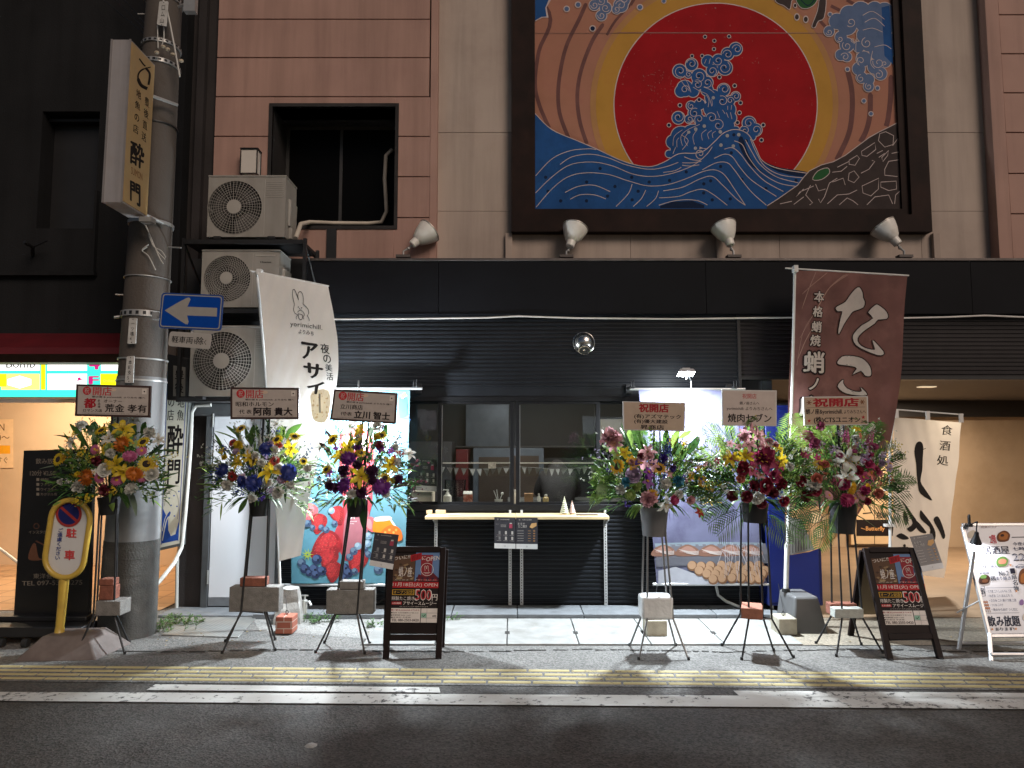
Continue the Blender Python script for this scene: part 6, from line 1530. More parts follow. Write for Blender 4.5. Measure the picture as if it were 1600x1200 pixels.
def mini_tree(px, h, r, lab, m):
    o = thing('tabletop_tree', lab, 'ornament', on_counter(px, 6.80), 'little tabletop trees on the counter'); c = on_counter(px, 6.80)
    b = MB(); n = 9
    for k in range(n):
        f = k / n; b.lathe(c + V((0, 0, .012 + h * f)), (0, 0, 1), [(r * (1 - f) * .75, 0), (r * (1 - f), h / n * .35), (r * (1 - f) * .8, h / n * .95), (.0, h / n * 1.05)], 14)
    b.build('crown', m, o); b = MB(); b.lathe(c, (0, 0, 1), [(.0, .015), (.02, .015), (.026, 0)], 14); b.build('base', M_wood, o)
mini_tree(882, .155, .045, 'taller pale green tabletop tree on the counter', mat('tinsel_green', (.42, .42, .30), rough=.4, var=.3, scale=60, metal=.2)); mini_tree(894, .115, .036, 'shorter pinkish tabletop tree on the counter', mat('tinsel_pink', (.50, .36, .31), rough=.4, var=.3, scale=60, metal=.2))
# ================================================================== KITCHEN BEHIND THE GLASS
yi = 7.32; zi = P(800, 788, yi).z
wk = thing('work_counter', 'low dark work counter just inside the serving windows', 'counter', (.3, yi, 0))
MB().box(-1.6, 2.0, 7.08, 7.62, zi - .04, zi).build('worktop', mat('worktop', (.30, .29, .27), rough=.3, metal=.4), wk); MB().box(-1.58, 1.98, 7.12, 7.6, .02, zi - .041).build('cabinet', M_in, wk)
def at_in(px, Y=yi): p = P(px, 788, Y); return V((p.x, Y, zi))
gd = thing('sneeze_guard', 'clear acrylic guard with white top edge behind the serving windows', 'screen', at_in(806, 7.2))
zg = P(800, 722.5, 7.2).z
for p0, p1 in ((690, 800), (808, 932)):
    MB().box(X(p0, 750, 7.2), X(p1, 750, 7.2), 7.2, 7.204, zi, zg - .012).build('panel', glass('acrylic', (.92, .94, .94), .05), gd)
    MB().box(X(p0, 750, 7.2), X(p1, 750, 7.2), 7.196, 7.208, zg - .0119, zg).build('edge_strip', mat('strip_white', (.75, .73, .7), rough=.5), gd)
tag(px_slab('paper_note', [(763, 722), (775, 722), (775, 732), (763, 732)], (0, 7.19, 1), YN, .001, mat('note_paper', (.7, .66, .6), var=.3, scale=60)), 'small white paper note stuck on the acrylic guard', 'note')
bu = thing('bunting', 'string of silver triangular pennants hung behind the acrylic guard', 'bunting', P(806, 735, 7.3))
rr_ = random.Random(4)
for p0, p1 in ((688, 798), (806, 934)):
    k = p0; b = MB(); b.tube([P(p0, 729, 7.3), P((p0 + p1) / 2, 733, 7.3), P(p1, 729, 7.3)], .002, 4); b.build('cord', M_blk, bu)
    while k < p1 - 8:
        w_ = rr_.uniform(7, 10); y = 729.5 + 3 * math.sin(math.pi * (k - p0) / (p1 - p0)); d = rr_.uniform(-.03, .03)
        q = [P(k, y, 7.3), P(k + w_, y, 7.3), P(k + w_ / 2 + rr_.uniform(-2, 2), y + rr_.uniform(9, 12), 7.3 + d)]
        b = MB(); b.face(q); b.build('pennant', mat('pennant_silver', (.42, .42, .42), rough=.45, metal=.3, var=.2) if rr_.random() < .7 else mat('pennant_grey', (.2, .2, .2), rough=.5), bu, smooth=0); k += w_ + rr_.uniform(1, 4)
# large fittings at the back
def back(name, lab, cat, px0, y0, px1, Y, dep, m, parts=()):
    a, c = X(px0, 745, Y), X(px1, 745, Y); o = thing(name, lab, cat, ((a + c) / 2, Y + dep / 2, .02)); MB().box(a, c, Y, Y + dep, .02, P(800, y0, Y).z).build('body', m, o, bev=.006); return o, a, c
o, a, c = back('refrigerator', 'tall blue-grey steel refrigerator at the back of the kitchen', 'refrigerator', 739, 700, 850, 8.85, .6, mat('fridge_grey', (.13, .155, .19), rough=.35, metal=.3))
MB().box(X(748, 745, 8.84), X(796, 745, 8.84), 8.835, 8.849, .1, P(800, 714, 8.84).z).build('door', mat('fridge_brown', (.06, .042, .032), rough=.4), o); MB().box(X(803, 745, 8.84), X(842, 745, 8.84), 8.835, 8.849, .1, P(800, 712, 8.84).z).build('door', mat('fridge_brown', (.06, .042, .032), rough=.4), o)
MB().tube([(X(799, 745, 8.8), 8.81, .9), (X(799, 745, 8.8), 8.81, 1.3)], .01).build('handle', M_steel, o)
o, a, c = back('red_cabinet', 'narrow red cabinet left of the blue-grey refrigerator', 'cabinet', 712, 702, 731, 8.7, .5, mat('cabinet_red', (.11, .009, .012), rough=.4)); MB().box(a + .02, c - .02, 8.69, 8.699, .9, .93).build('handle', M_steel, o)
o, a, c = back('storage_rack', 'dark shelving at the left of the kitchen behind the blender jars', 'shelf', 640, 690, 705, 8.6, .6, mat('rack_dark', (.05, .05, .055), rough=.6)); MB().box(a, c, 8.56, 8.599, .6, .64).build('shelf', M_steel, o)
tag(MB().box(X(728, 650, 9.3), X(795, 650, 9.3), 9.3, 9.49, P(800, 697, 9.3).z, P(800, 632, 9.3).z).build('range_hood', mat('hood_blue_grey', (.13, .15, .18), rough=.35, metal=.5)), 'blue-grey hood panel on the back wall above the refrigerator', 'hood')
tag(MB().box(-1.5, 1.9, 9.2, 9.48, P(800, 699, 9.2).z, P(800, 697, 9.2).z).build('wall_shelf', mat('shelf_dark', (.06, .06, .06), rough=.5)), 'long thin dark shelf across the kitchen back wall', 'shelf')
tag(px_slab('poster', [(938, 655), (982, 655), (982, 690), (938, 690)], (0, 9.0, 1), YN, .004, mat('poster_cream2', (.55, .52, .44), rough=.6, var=.1)), 'cream poster seen through the right-hand window pane', 'poster')
# things on the worktop
def lathe_thing(name, lab, cat, px, parts, Y=yi, grp=None):
    c = at_in(px, Y); o = thing(name, lab, cat, c, grp)
    for nm, prof, m, n in parts: MB().lathe(c, (0, 0, 1), prof, n).build(nm, m, o)
    return o, c
M_cap = mat('bottle_cap', (.10, .35, .12), rough=.4); M_milk = mat('milky', (.72, .70, .64), rough=.35, var=.03)
o, c = lathe_thing('pump_bottle', 'white pump bottle at the left of the work counter', 'bottle', 699, (('body', [(.0, 0), (.042, .0), (.045, .01), (.042, .085), (.02, .105), (.018, .12), (.0, .12)], M_milk, 20),))
b = MB(); b.tube([c + V((0, 0, .12)), c + V((0, 0, .145))], .008); b.tube([c + V((.012, 0, .145)), c + V((-.04, 0, .148)), c + V((-.045, 0, .138))], .006); b.build('pump', M_white, o)
c = at_in(731); o = thing('drink_carton', 'red and white drink carton on the work counter', 'carton', c); MB().box(c.x - .045, c.x + .045, yi - .04, yi + .04, zi, zi + .105).build('body', mat('carton_red', (.55, .16, .10), rough=.4, var=.6, scale=24, stain=(.7, .62, .52), stain_amt=1, stain_scale=22), o); MB().hexa([V((c.x - .045, yi - .04, zi + .105)), V((c.x + .045, yi - .04, zi + .105)), V((c.x + .045, yi + .04, zi + .105)), V((c.x - .045, yi + .04, zi + .105)), V((c.x - .045, yi - .004, zi + .135)), V((c.x + .045, yi - .004, zi + .135)), V((c.x + .045, yi + .004, zi + .135)), V((c.x - .045, yi + .004, zi + .135))]).build('gable', M_milk, o)
o, c = lathe_thing('utensil_cup', 'white cup holding straws and a spoon behind the left window', 'cup', 779, (('cup', [(.0, .004), (.035, .0), (.042, .05), (.040, .05), (.033, .006)], M_milk, 18),))
b = MB()
for dx, dz in ((-.05, .14), (-.02, .15), (.035, .10)): b.tube([c + V((0, 0, .01)), c + V((dx, .01, dz))], .005, 6)
b.ball(c + V((.037, .01, .108)), .016, 8, 6, (1, .4, 1)); b.build('straws', M_white, o)
for i, (px, h, r, lab) in enumerate(((804, .15, .024, 'tall white squeeze bottle behind the window joint'), (853, .10, .03, 'short sauce bottle with cream cap in front of the person'), (842, .11, .018, 'slim white bottle left of the person'))):
    lathe_thing('sauce_bottle', lab, 'bottle', px, (('body', [(.0, 0), (r, .0), (r, h * .65), (r * .5, h * .8), (r * .5, h * .86), (.0, h * .86)], mat('sauce_%d' % i, ((.65, .6, .5), (.5, .36, .16), (.7, .68, .62))[i], rough=.35), 16), ('cap', [(r * .55, h * .86), (r * .5, h), (.0, h)], M_milk, 14)))
c = at_in(827); tag(MB().box(c.x - .05, c.x + .04, yi, yi + .08, zi, zi + .11).build('box', mat('brown_box', (.36, .2, .10), rough=.6, var=.2), loc=c, bev=.003), 'small brown box behind the right-hand serving window', 'box')
for px, lab in ((703, 'clear blender jar nearer the window edge'), (719, 'clear blender jar in front of the red cabinet')):
    o, c = lathe_thing('blender_jar', lab, 'blender', px, (('jar', [(.05, .06), (.06, .24), (.057, .24), (.048, .062)], glass('jar_glass', (.85, .87, .88), .14), 18), ('base', [(.0, .06), (.055, .06), (.07, .0)], M_blk, 18)), 7.5)
c = P(660, 787, 7.16); tag(MB().box(X(643, 775, 7.12), X(675, 775, 7.12), 7.12, 7.4, zi, P(800, 768, 7.12).z).build('storage_box', mat('box_cream', (.6, .56, .45), rough=.6, var=.05), loc=(c.x, 7.2, zi), bev=.004), 'cream storage box inside the leftmost window pane', 'box')
leaflet('window_menu', 'dark menu sheet taped inside the leftmost window pane', [(651, 716), (683, 718), (682, 768), (650, 766)], (0, 7.04, 1), YN, 1)
# person bending over the back bench, seen from behind
def person():
    px = P(873, 740, 8.0).x
    J = {'pel': (0, 0, .93, .175, .125), 'waist': (0, .03, 1.05, .2, .12), 'chest': (0, .10, 1.18, .185, .13), 'hump': (0, .17, 1.29, .10, .08), 'neckb': (-.005, .19, 1.335, .075, .07), 'neck': (-.01, .27, 1.335, .055, .055), 'head': (-.01, .36, 1.28, .085, .09), 'crown': (-.01, .43, 1.23, .075, .08)}
    E_ = [('pel', 'waist'), ('waist', 'chest'), ('chest', 'hump'), ('hump', 'neckb'), ('neckb', 'neck'), ('neck', 'head'), ('head', 'crown')]
    for s_, t in ((-1, 'l'), (1, 'r')):
        J['sh' + t] = (s_ * .16, .14, 1.20, .09, .085); J['el' + t] = (s_ * .228, .19, 1.0, .065, .06); J['wr' + t] = (s_ * .16, .44, .97, .032, .028); J['pa' + t] = (s_ * .12, .51, .975, .04, .018)
        J['hip' + t] = (s_ * .085, 0, .86, .095, .095); J['kn' + t] = (s_ * .095, .02, .49, .06, .06); J['an' + t] = (s_ * .1, -.02, .10, .04, .042); J['to' + t] = (s_ * .11, .14, .055, .038, .03)
        E_ += [('chest', 'sh' + t), ('sh' + t, 'el' + t), ('el' + t, 'wr' + t), ('wr' + t, 'pa' + t), ('pel', 'hip' + t), ('hip' + t, 'kn' + t), ('kn' + t, 'an' + t), ('an' + t, 'to' + t)]
        for f in range(4):
            a = J['pa' + t]; J['f%d%s' % (f, t)] = (a[0] + (f - 1.5) * .019, a[1] + .045, a[2] - .008, .0095, .009); L_ = (.035, .045, .04, .03)[f]; J['g%d%s' % (f, t)] = (a[0] + (f - 1.5) * .021, a[1] + .045 + L_, a[2] - .03, .008, .008)
            E_ += [('pa' + t, 'f%d%s' % (f, t)), ('f%d%s' % (f, t), 'g%d%s' % (f, t))]
        a = J['wr' + t]; J['th' + t] = (a[0] - s_ * .045, a[1] + .055, a[2] - .005, .010, .010); J['tt' + t] = (a[0] - s_ * .055, a[1] + .095, a[2] - .02, .009, .009); E_ += [('wr' + t, 'th' + t), ('th' + t, 'tt' + t)]
    ks = list(J); me = bpy.data.meshes.new('body'); me.from_pydata([J[k][:3] for k in ks], [(ks.index(a), ks.index(b_)) for a, b_ in E_], []); ob = bpy.data.objects.new('body', me); COL.objects.link(ob)
    md = ob.modifiers.new('skin', 'SKIN'); sv = me.skin_vertices[0].data
    for i, k in enumerate(ks): sv[i].radius = J[k][3:]; sv[i].use_root = (k == 'pel')
    md2 = ob.modifiers.new('sub', 'SUBSURF'); md2.levels = 2; md2.render_levels = 2
    bpy.context.view_layer.update(); dg = bpy.context.evaluated_depsgraph_get(); m2 = bpy.data.meshes.new_from_object(ob.evaluated_get(dg)); bpy.data.objects.remove(ob)
    jk = mat('jacket_dark', (.017, .0155, .017), rough=.8, var=.35, scale=9, bump=.8, bscale=14); tr = mat('trousers_black', (.02, .02, .022), rough=.8); sk = mat('skin', (.42, .26, .18), rough=.55, var=.06)
    m2.materials.clear(); [m2.materials.append(q) for q in (jk, tr, sk)]
    for p in m2.polygons:
        c = p.center; p.use_smooth = True
        p.material_index = 2 if (c.y > .225 and c.z > 1.3) or (c.y > .43 and c.z < 1.1) else (1 if c.z < .9 else 0)
    root = thing('person', 'person in a dark jacket bending over a bench, seen from behind through the window', 'person', (px, 8.0, .02)); o = bpy.data.objects.new('body', m2); COL.objects.link(o); o.parent = root
    b = MB(); b.ball(V((px - .01, 8.40, 1.285)), .115, 16, 10, (.86, 1.0, .78)); b.build('hair', mat('hair_black', (.012, .011, .011), rough=.5, bump=.5, bscale=90), root)
    b = MB(); b.ball(V((px - .012, 8.235, 1.35)), .068, 14, 6, (1.05, .7, .5)); b.build('collar', jk, root)
person()
MB_b = thing('prep_bench', 'steel bench the person leans over at the back of the kitchen', 'bench', (P(873, 740, 8.4).x, 8.6, .02)); q = P(873, 740, 8.4).x
MB().box(q - .6, q + .8, 8.36, 8.82, .90, .93).build('top', M_steel, MB_b); MB().box(q - .55, q + .75, 8.4, 8.8, .02, .899).build('cabinet', M_in, MB_b)
# ================================================================== BLACK A-BOARDS WITH THE OPENING POSTER
M_bf = mat('board_frame_dark', (.010, .0055, .005), rough=.6, var=.3, scale=6, spec=.15)
def poster(s, quad):
    L_ = lambda u, v: tuple(quad[0][k] * (1 - u) * (1 - v) + quad[1][k] * u * (1 - v) + quad[2][k] * u * v + quad[3][k] * (1 - u) * v for k in (0, 1))
    Q = lambda u0, v0, u1, v1, sl=0: [L_(u0, v0 + sl), L_(u1, v0 - sl), L_(u1, v1 - sl), L_(u0, v1 + sl)]
    I_k = flat('poster_black', (24, 16, 16)); I_w = flat('poster_white', (205, 198, 192)); I_r = flat('poster_red', (158, 28, 36))
    s.poly(Q(0, 0, 1, 1), I_k, 0)
    s.poly(Q(.48, .01, 1, .42), flat('poster_sky', (92, 120, 160)), 1); s.poly(Q(0, .07, .47, .42), flat('poster_tako', (84, 62, 46)), 1)
    r = random.Random(2)
    for k in range(26): s.poly([L_(min(max(u, .02), .46), min(max(v, .1), .4)) for u, v in [(lambda x, y, a: (x + .05 * math.cos(a + q * 1.5), y + .025 * math.sin(a + q * 1.5)))(r.uniform(.05, .42), r.uniform(.13, .38), r.uniform(0, 3)) for q in (0,)] for u, v in ((u - .04, v), (u, v - .018), (u + .04, v), (u, v + .018))], flat('poster_tako%d' % (k % 3), ((128, 104, 76), (60, 44, 34), (150, 132, 100))[k % 3]), 2)
    s.poly([L_(.58, .05), L_(.84, .05), L_(.82, .42), L_(.62, .42)], flat('poster_smoothie', (130, 36, 46)), 2); s.poly([L_(.5, .42), L_(.56, .32), L_(.7, .36), L_(.86, .3), L_(.99, .38), L_(.99, .42)], flat('poster_fruit', (88, 24, 34)), 3)
    for k in range(9): s.circle(*L_(.53 + k * .055, .38 + .02 * (k % 2)), 1.6, flat('poster_berry%d' % (k % 2), ((52, 26, 52), (150, 40, 48))[k % 2]), 4, 10)
    s.text('ついに!!', [L_(.03, .085), L_(.36, .05), L_(.36, .10), L_(.03, .135)], I_w, 5, 0.015)
    s.poly([L_(.36, .06), L_(.6, .02), L_(.6, .11), L_(.38, .15)], I_r, 5); s.text('都町', [L_(.39, .065), L_(.58, .035), L_(.58, .105), L_(.4, .14)], flat('poster_dkred', (92, 14, 20)), 6, 0.010)
    s.text('に', [L_(.61, .075), L_(.69, .065), L_(.69, .115), L_(.61, .125)], I_w, 6, 0.010); s.text('OPEN', [L_(.70, .085), L_(.98, .055), L_(.98, .115), L_(.70, .145)], I_w, 6, 0.015)
    c = L_(.73, .255); rx = abs(L_(.86, .25)[0] - c[0]); s.ring(*c, rx, .7, I_w, 6, 28)
    s.line([L_(.69, .275), L_(.675, .215), L_(.70, .21), L_(.72, .25), L_(.725, .205), L_(.75, .21), L_(.755, .26), L_(.77, .285)], .5, I_w, 6, 3); s.line([L_(.66, .30), L_(.8, .30)], .6, I_w, 6); s.line([L_(.69, .315), L_(.77, .315)], .4, I_w, 6)
    s.text('蛸ノ座', Q(.14, .22, .42, .36, .0), I_w, 6, 0.015); s.text('たこのざ', Q(.07, .395, .36, .412), I_w, 6); s.text('アサイースムージー', Q(.5, .395, .95, .412), I_w, 6)
    s.poly(Q(0, .43, 1, .515), I_r, 5); s.text('11月18日(火) OPEN', Q(.03, .44, .97, .505), I_w, 6)
    s.poly(Q(.03, .54, .49, .615), flat('poster_gold', (190, 150, 50)), 5); s.poly(Q(.045, .547, .475, .608), I_k, 6); s.text('オープン記念', Q(.06, .553, .46, .602), flat('poster_gold', (190, 150, 50)), 7, 0.015)
    s.text('500', Q(.51, .535, .86, .69), I_w, 5, 0.030); s.text('500', Q(.525, .545, .845, .68), I_r, 6, 0.018); s.text('円', Q(.87, .60, .98, .69), I_w, 6, 0.015)
    s.text('特製たこ焼き', Q(.02, .635, .5, .69), I_w, 5, 0.010); s.poly(Q(.02, .71, .24, .75), I_r, 5); s.text('人気2種類', Q(.04, .717, .22, .743), I_w, 6, 0.010); s.text('アサイースムージー', Q(.27, .705, .97, .755), I_w, 5, 0.015)
    s.text('※テイクアウトのみの販売となります', Q(.2, .772, .8, .783), I_w, 5)
    s.poly(Q(0, .80, .645, 1), I_w, 5); s.text('蛸ノ座 & yorimichill.よりみち', Q(.03, .815, .62, .84), flat('poster_red2', (140, 40, 50)), 6, .03)
    for v, t_ in ((.855, '●住所 大分市都町2丁目 2-31'), (.888, '●営業時間 20:00〜LAST'), (.918, '●定休日 不定休')): s.text(t_, Q(.03, v, .6 if v < .87 else .45, v + .02), I_k, 6, 0.015)
    s.text('TEL 080-2503-0420', Q(.05, .95, .62, .985), I_k, 6, 0.025)
    s.poly(Q(.66, .80, 1, 1), I_w, 5)
    for v in (.865, .935): s.line([L_(.66, v), L_(1, v)], .5, I_gry, 6)
    s.line([L_(.78, .80), L_(.78, 1)], .4, I_gry, 6); s.poly(Q(.665, .87, .775, .93), flat('poster_mint', (130, 170, 150)), 6); s.line([L_(.69, .9), L_(.715, .915), L_(.755, .885)], 1.0, I_k, 7); s.text('8時', Q(.9, .89, .98, .925), I_k, 6, 0.015)
def a_board(label, FLp, FRp, TLp, TRp, dback, rear, lower, pq, lf, lflab):
    a, c = G(*FLp), G(*FRp); Yt = (a.y + c.y) / 2 + dback
    tl, tr = P(*TLp, Yt), P(*TRp, Yt); tr = tl + (c - a).normalized() * (tr - tl).length; n = (c - a).cross(tl - a).normalized()
    if n.dot(CAM - a) < 0: n = -n
    o = thing('a_board', label, 'A-board', (a + c) / 2 + V((0, dback, 0)), 'black A-boards with the opening poster')
    r = (c - a).normalized(); u = ((tl + tr) / 2 - (a + c) / 2); H = u.length; u.normalize(); W = (c - a).length; w0 = (tr - tl).length
    t = .045; hd = n * .016
    Pn = lambda s_, h: (a + (c - a) * s_) * (1 - h) + (tl + (tr - tl) * s_) * h
    def bar(p, q, wv, nm):
        b = MB(); m = (p + q) / 2; d = (q - p) / 2; x = d.normalized().cross(n).normalized() * wv; b.obox(m - hd, d, x, hd); b.build(nm, M_bf, o, bev=.004)
    e = t / 2 / W
    bar(Pn(e, 0), Pn(e, 1), t / 2, 'front_leg'); bar(Pn(1 - e, 0), Pn(1 - e, 1), t / 2, 'front_leg')
    bar(Pn(2.02 * e, 1 - .02), Pn(1 - 2.02 * e, 1 - .02), t / 2, 'top_rail'); bar(Pn(2.02 * e, lower), Pn(1 - 2.02 * e, lower), t / 2, 'lower_rail')
    b = MB(); p = [Pn(2 * e, lower + .03), Pn(1 - 2 * e, lower + .03), Pn(1 - 2 * e, .965), Pn(2 * e, .965)]; b.hexa([q - n * .012 for q in p] + [q - n * .022 for q in p]); b.build('panel', M_bf, o)
    # rear frame
    ra_ = G(*rear); rb_ = ra_ + (c - a); rl = [(Pn(.01, .985) - n * .03, ra_), (Pn(.99, .985) - n * .03, rb_)]
    nr = (rb_ - ra_).cross(rl[0][0] - ra_).normalized()
    for p, q in rl: b = MB(); m = (p + q) / 2; d = (q - p) / 2; b.obox(m, d, d.normalized().cross(nr).normalized() * t / 2, nr * .014); b.build('rear_leg', M_bf, o, bev=.004)
    k = [ra_ * .74 + rl[0][0] * .26 + r * .03, rb_ * .74 + rl[1][0] * .26 - r * .03, rl[1][0] - r * .03, rl[0][0] + r * .03]; b = MB(); b.hexa([q - nr * .004 for q in k] + [q + nr * .004 for q in k]); b.build('rear_panel', mat('board_back_tan', (.26, .185, .10), rough=.6, var=.1), o)
    for p in (Pn(e, 0), Pn(1 - e, 0)): MB().lathe(up(p - n * .016, .0), (0, 0, 1), [(.0, .0), (.018, .0), (.018, .012), (.0, .012)], 12).build('rubber_foot', M_rub, o)
    s = Sheet(a - n * .012, n); poster(s, pq); s.build('opening_poster', o)
    leaflet('menu_leaflet', lflab, lf, a + n * .012, n, 'smoothie' in lflab, 'menu leaflets clipped to the A-boards')
def w5(x, y): return 560 + x / 5.456, 820 + y / 5.456
a_board('black A-board with the opening poster, left of the counter, between flower stand and slab', (597.5, 1031), (689.5, 1031), (607, 855), (697, 855), .25, (603, 1012), .19, [w5(298, 222), w5(706, 228), w5(668, 835), w5(262, 832)], [w5(140, 62), w5(345, 85), w5(292, 382), w5(92, 345)], 'dark smoothie leaflet clipped to the top left corner of an A-board')
a_board('black A-board with the opening poster, turned open beside the cream flag', (1388, 1033), (1476, 1031), (1349, 856), (1432, 856), .40, (1329, 994), .20, [w8(527, 550), w8(783, 549), w8(855, 922), w8(600, 922)], [w8(738, 462), w8(855, 445), w8(917, 625), w8(805, 645)], 'dark takoyaki leaflet clipped to the top right corner of an A-board')
# ================================================================== WHITE HANDWRITTEN MENU BOARD
hb = thing('white_menu_board', 'white easel board covered in handwritten izakaya menu, lit by a clip lamp', 'menu board', up(G(1600, 1020), 0))
a = G(1549, 1033); dB = .42; wdt = .95
bl = P(1546, 990, a.y + .10); tl = P(1505, 822, a.y + dB); r = V((1, .03, 0)).normalized(); n = r.cross(tl - bl).normalized(); n = n if n.dot(CAM - bl) > 0 else -n
M_al = mat('board_alu', (.52, .52, .53), rough=.35, metal=.5, var=.05)
b = MB(); q = [bl, bl + r * wdt, tl + r * wdt, tl]; b.hexa([p - n * .002 for p in q] + [p - n * .018 for p in q]); b.build('panel', mat('board_white', (.74, .75, .80), rough=.35, var=.02), hb)
uu = (tl - bl).normalized()
for p, q2, x in ((bl - uu * .015, bl + r * wdt - uu * .015, uu), (tl + uu * .012, tl + r * wdt + uu * .012, uu), (bl, tl, r), (bl + r * wdt, tl + r * wdt, r)):
    m = (p + q2) / 2; b = MB(); b.obox(m - n * .008, (q2 - p) / 2, x * .013, n * .012); b.build('frame_rail', M_al, hb, bev=.004)
for k in (0, 1): b = MB(); p = bl + r * wdt * k; b.tube([p, V((a.x + wdt * k + .0, a.y, .0))], .016, 8); b.build('front_leg', M_al, hb)
b = MB(); p = G(1498, 1015); b.tube([tl * .45 + bl * .55 - n * .02 + V((0, 0, .25)), V((p.x, p.y, 0))], .016, 8); b.build('rear_leg', M_al, hb); b = MB(); b.tube([V((p.x + wdt, p.y, 0)), tl * .45 + bl * .55 - n * .02 + V((wdt, 0, .25))], .016, 8); b.build('rear_leg', M_al, hb)
b = MB(); b.tube([V((p.x, p.y, .05)), V((p.x + wdt, p.y, .05))], .012, 8); b.tube([V((a.x, a.y, .05)), V((a.x + wdt, a.y, .05))], .012, 8); b.build('foot_bar', M_al, hb); b = MB(); b.tube([V((p.x, p.y, .28)), bl * .7 + tl * .3], .006, 6); b.build('stay', M_al, hb)
s = Sheet(bl, n, base=.001)
def wh(x, y): return 1480 + x / 4.615, 780 + y / 4.615
I_hd = flat('marker_black', (40, 40, 56)); I_hp = flat('marker_navy', (60, 64, 96)); I_hr = flat('marker_red', (206, 48, 66)); I_ho = flat('marker_orange', (226, 160, 110)); I_hm = flat('food_brown', (120, 76, 50)); I_hg = flat('food_green', (110, 150, 80))
def ht(t_, x0, y0_, x1, y1_, m=I_hd, bold=.02, sl=.10, l=1):
    sh = lambda x, y: wh(x, y); s.text(t_, [sh(x0, y0_), sh(x1, y0_ - 3), sh(x1 + (y1_ - y0_) * .22, y1_ - 3), sh(x0 + (y1_ - y0_) * .22, y1_)], m, l, bold * .3)
ht('居酒屋', 248, 340, 440, 398, I_hd, .05); ht('2階', 300, 258, 345, 322, I_hr, .06); ht('一扇', 462, 250, 640, 300, I_hd, .06); ht('今夜の予約', 470, 310, 640, 335, I_hp); ht('七時から', 470, 345, 640, 370, I_hp); ht('229', 468, 392, 600, 445, I_hd, .05); ht('229', 476, 400, 592, 437, flat('marker_fill', (205, 208, 225)), .0, l=2); ht('店', 605, 400, 650, 440, I_hp)
ht('しめさば', 215, 440, 300, 458, I_hp); ht('冠', 245, 465, 275, 498, I_hd, .04); ht('に鉄火丼', 285, 475, 385, 495, I_hp); ht('宮崎産', 228, 522, 300, 542, I_hp); ht('No.2', 370, 520, 440, 552, I_hd, .03); ht('鶏', 308, 555, 345, 590, I_hd, .05); ht('炙り', 350, 560, 392, 585, I_hp, .02); ht('焼き', 400, 558, 455, 585, I_hp, .03)
for i, c in enumerate('一扇名物'): ht(c, 450 + i * 9, 500 + i * 42, 484 + i * 9, 538 + i * 42, I_hd, .03)
s.line([wh(222, 635), wh(268, 628), wh(275, 698), wh(230, 704)], .7, I_hd, 1, 0, True); ht('串', 232, 640, 262, 690, I_hd, .05)
for i, t_ in enumerate(('・とり皮 二八 しょんべん 二百', '・ねぎま 二八 ぼんじり 八', '・ささみ 二八 豚バラ焼 二百', '・つくね 二八十', '・鳥のからあげ つくだに')): ht(t_, 282 + i * 9, 655 + i * 33, (460, 470, 495, 400, 505)[i], 675 + i * 33, I_hp, .015)
for x0, x1, y in ((280, 480, 640), (290, 520, 822)): s.line([wh(x0, y), wh(x1, y - 3)], .4, I_hp, 1)
ht('飲み放題', 285, 842, 515, 918, I_hd, .09); ht('あります!', 345, 925, 480, 950, I_hd, .05)
s.line([wh(490, 490), wh(520, 470), wh(560, 475)], .5, I_hp, 1, 4); ht('WOW', 490, 482, 560, 500, I_hp)
def food(x, y, rx, ry, m, l=1):
    s.poly([wh(x + rx * math.cos(k * .5236 + .2) * (1 + .12 * math.sin(k * 7)), y + ry * math.sin(k * .5236 + .2) * (1 + .1 * math.cos(k * 5))) for k in range(12)], m, l, 2)
food(402, 270, 48, 42, I_hm); food(402, 268, 34, 28, flat('food_amber', (176, 112, 60)), 2); food(395, 262, 14, 10, flat('food_dark', (70, 44, 34)), 3); food(392, 452, 44, 38, I_hg); food(395, 450, 30, 20, flat('food_salmon', (220, 150, 120)), 2); food(265, 580, 42, 36, flat('food_dark', (70, 60, 56))); food(258, 560, 24, 14, I_hg, 2); food(270, 590, 22, 14, I_hm, 3); food(180, 255, 36, 30, flat('food_pale', (214, 206, 190))); food(545, 560, 34, 60, I_hm); food(545, 570, 20, 36, flat('food_amber', (176, 112, 60)), 2); food(560, 850, 20, 28, flat('food_pale', (214, 206, 190))); food(535, 745, 16, 22, flat('food_violet', (150, 120, 170)))
for x, y in ((195, 455), (456, 475), (208, 533), (498, 663), (325, 938), (495, 935)): s.poly([wh(x + (11 if k % 2 == 0 else 5) * math.sin(k * .628), y - (11 if k % 2 == 0 else 5) * math.cos(k * .628)) for k in range(10)], I_ho, 1)
for k in range(3): s.line([wh(255 + k * 14, 730), wh(285 + k * 14, 815)], .5, I_hm, 1); [s.circle(*wh(258 + k * 14 + q * 8, 742 + q * 22), 1.6, flat('food_skewer', (190, 130, 100)), 2, 10) for q in range(3)]
s.text('営業中です', [wh(240, 196), wh(355, 196), wh(355, 208), wh(240, 208)], I_hm, 14)
for x0 in (600, 700, 800): ht('おすすめ', x0, 540, x0 + 80, 570, I_hp); ht('三百円', x0, 600, x0 + 70, 630, I_hd, .03); ht('七百円', x0, 700, x0 + 70, 730, I_hd, .03)
s.build('handwriting', hb)
cl_ = thing('clip_lamp', 'black clip lamp clamped to the top corner of the white menu board', 'lamp', P(1515, 824, a.y + dB))
c = P(1515, 820, a.y + dB - .03)
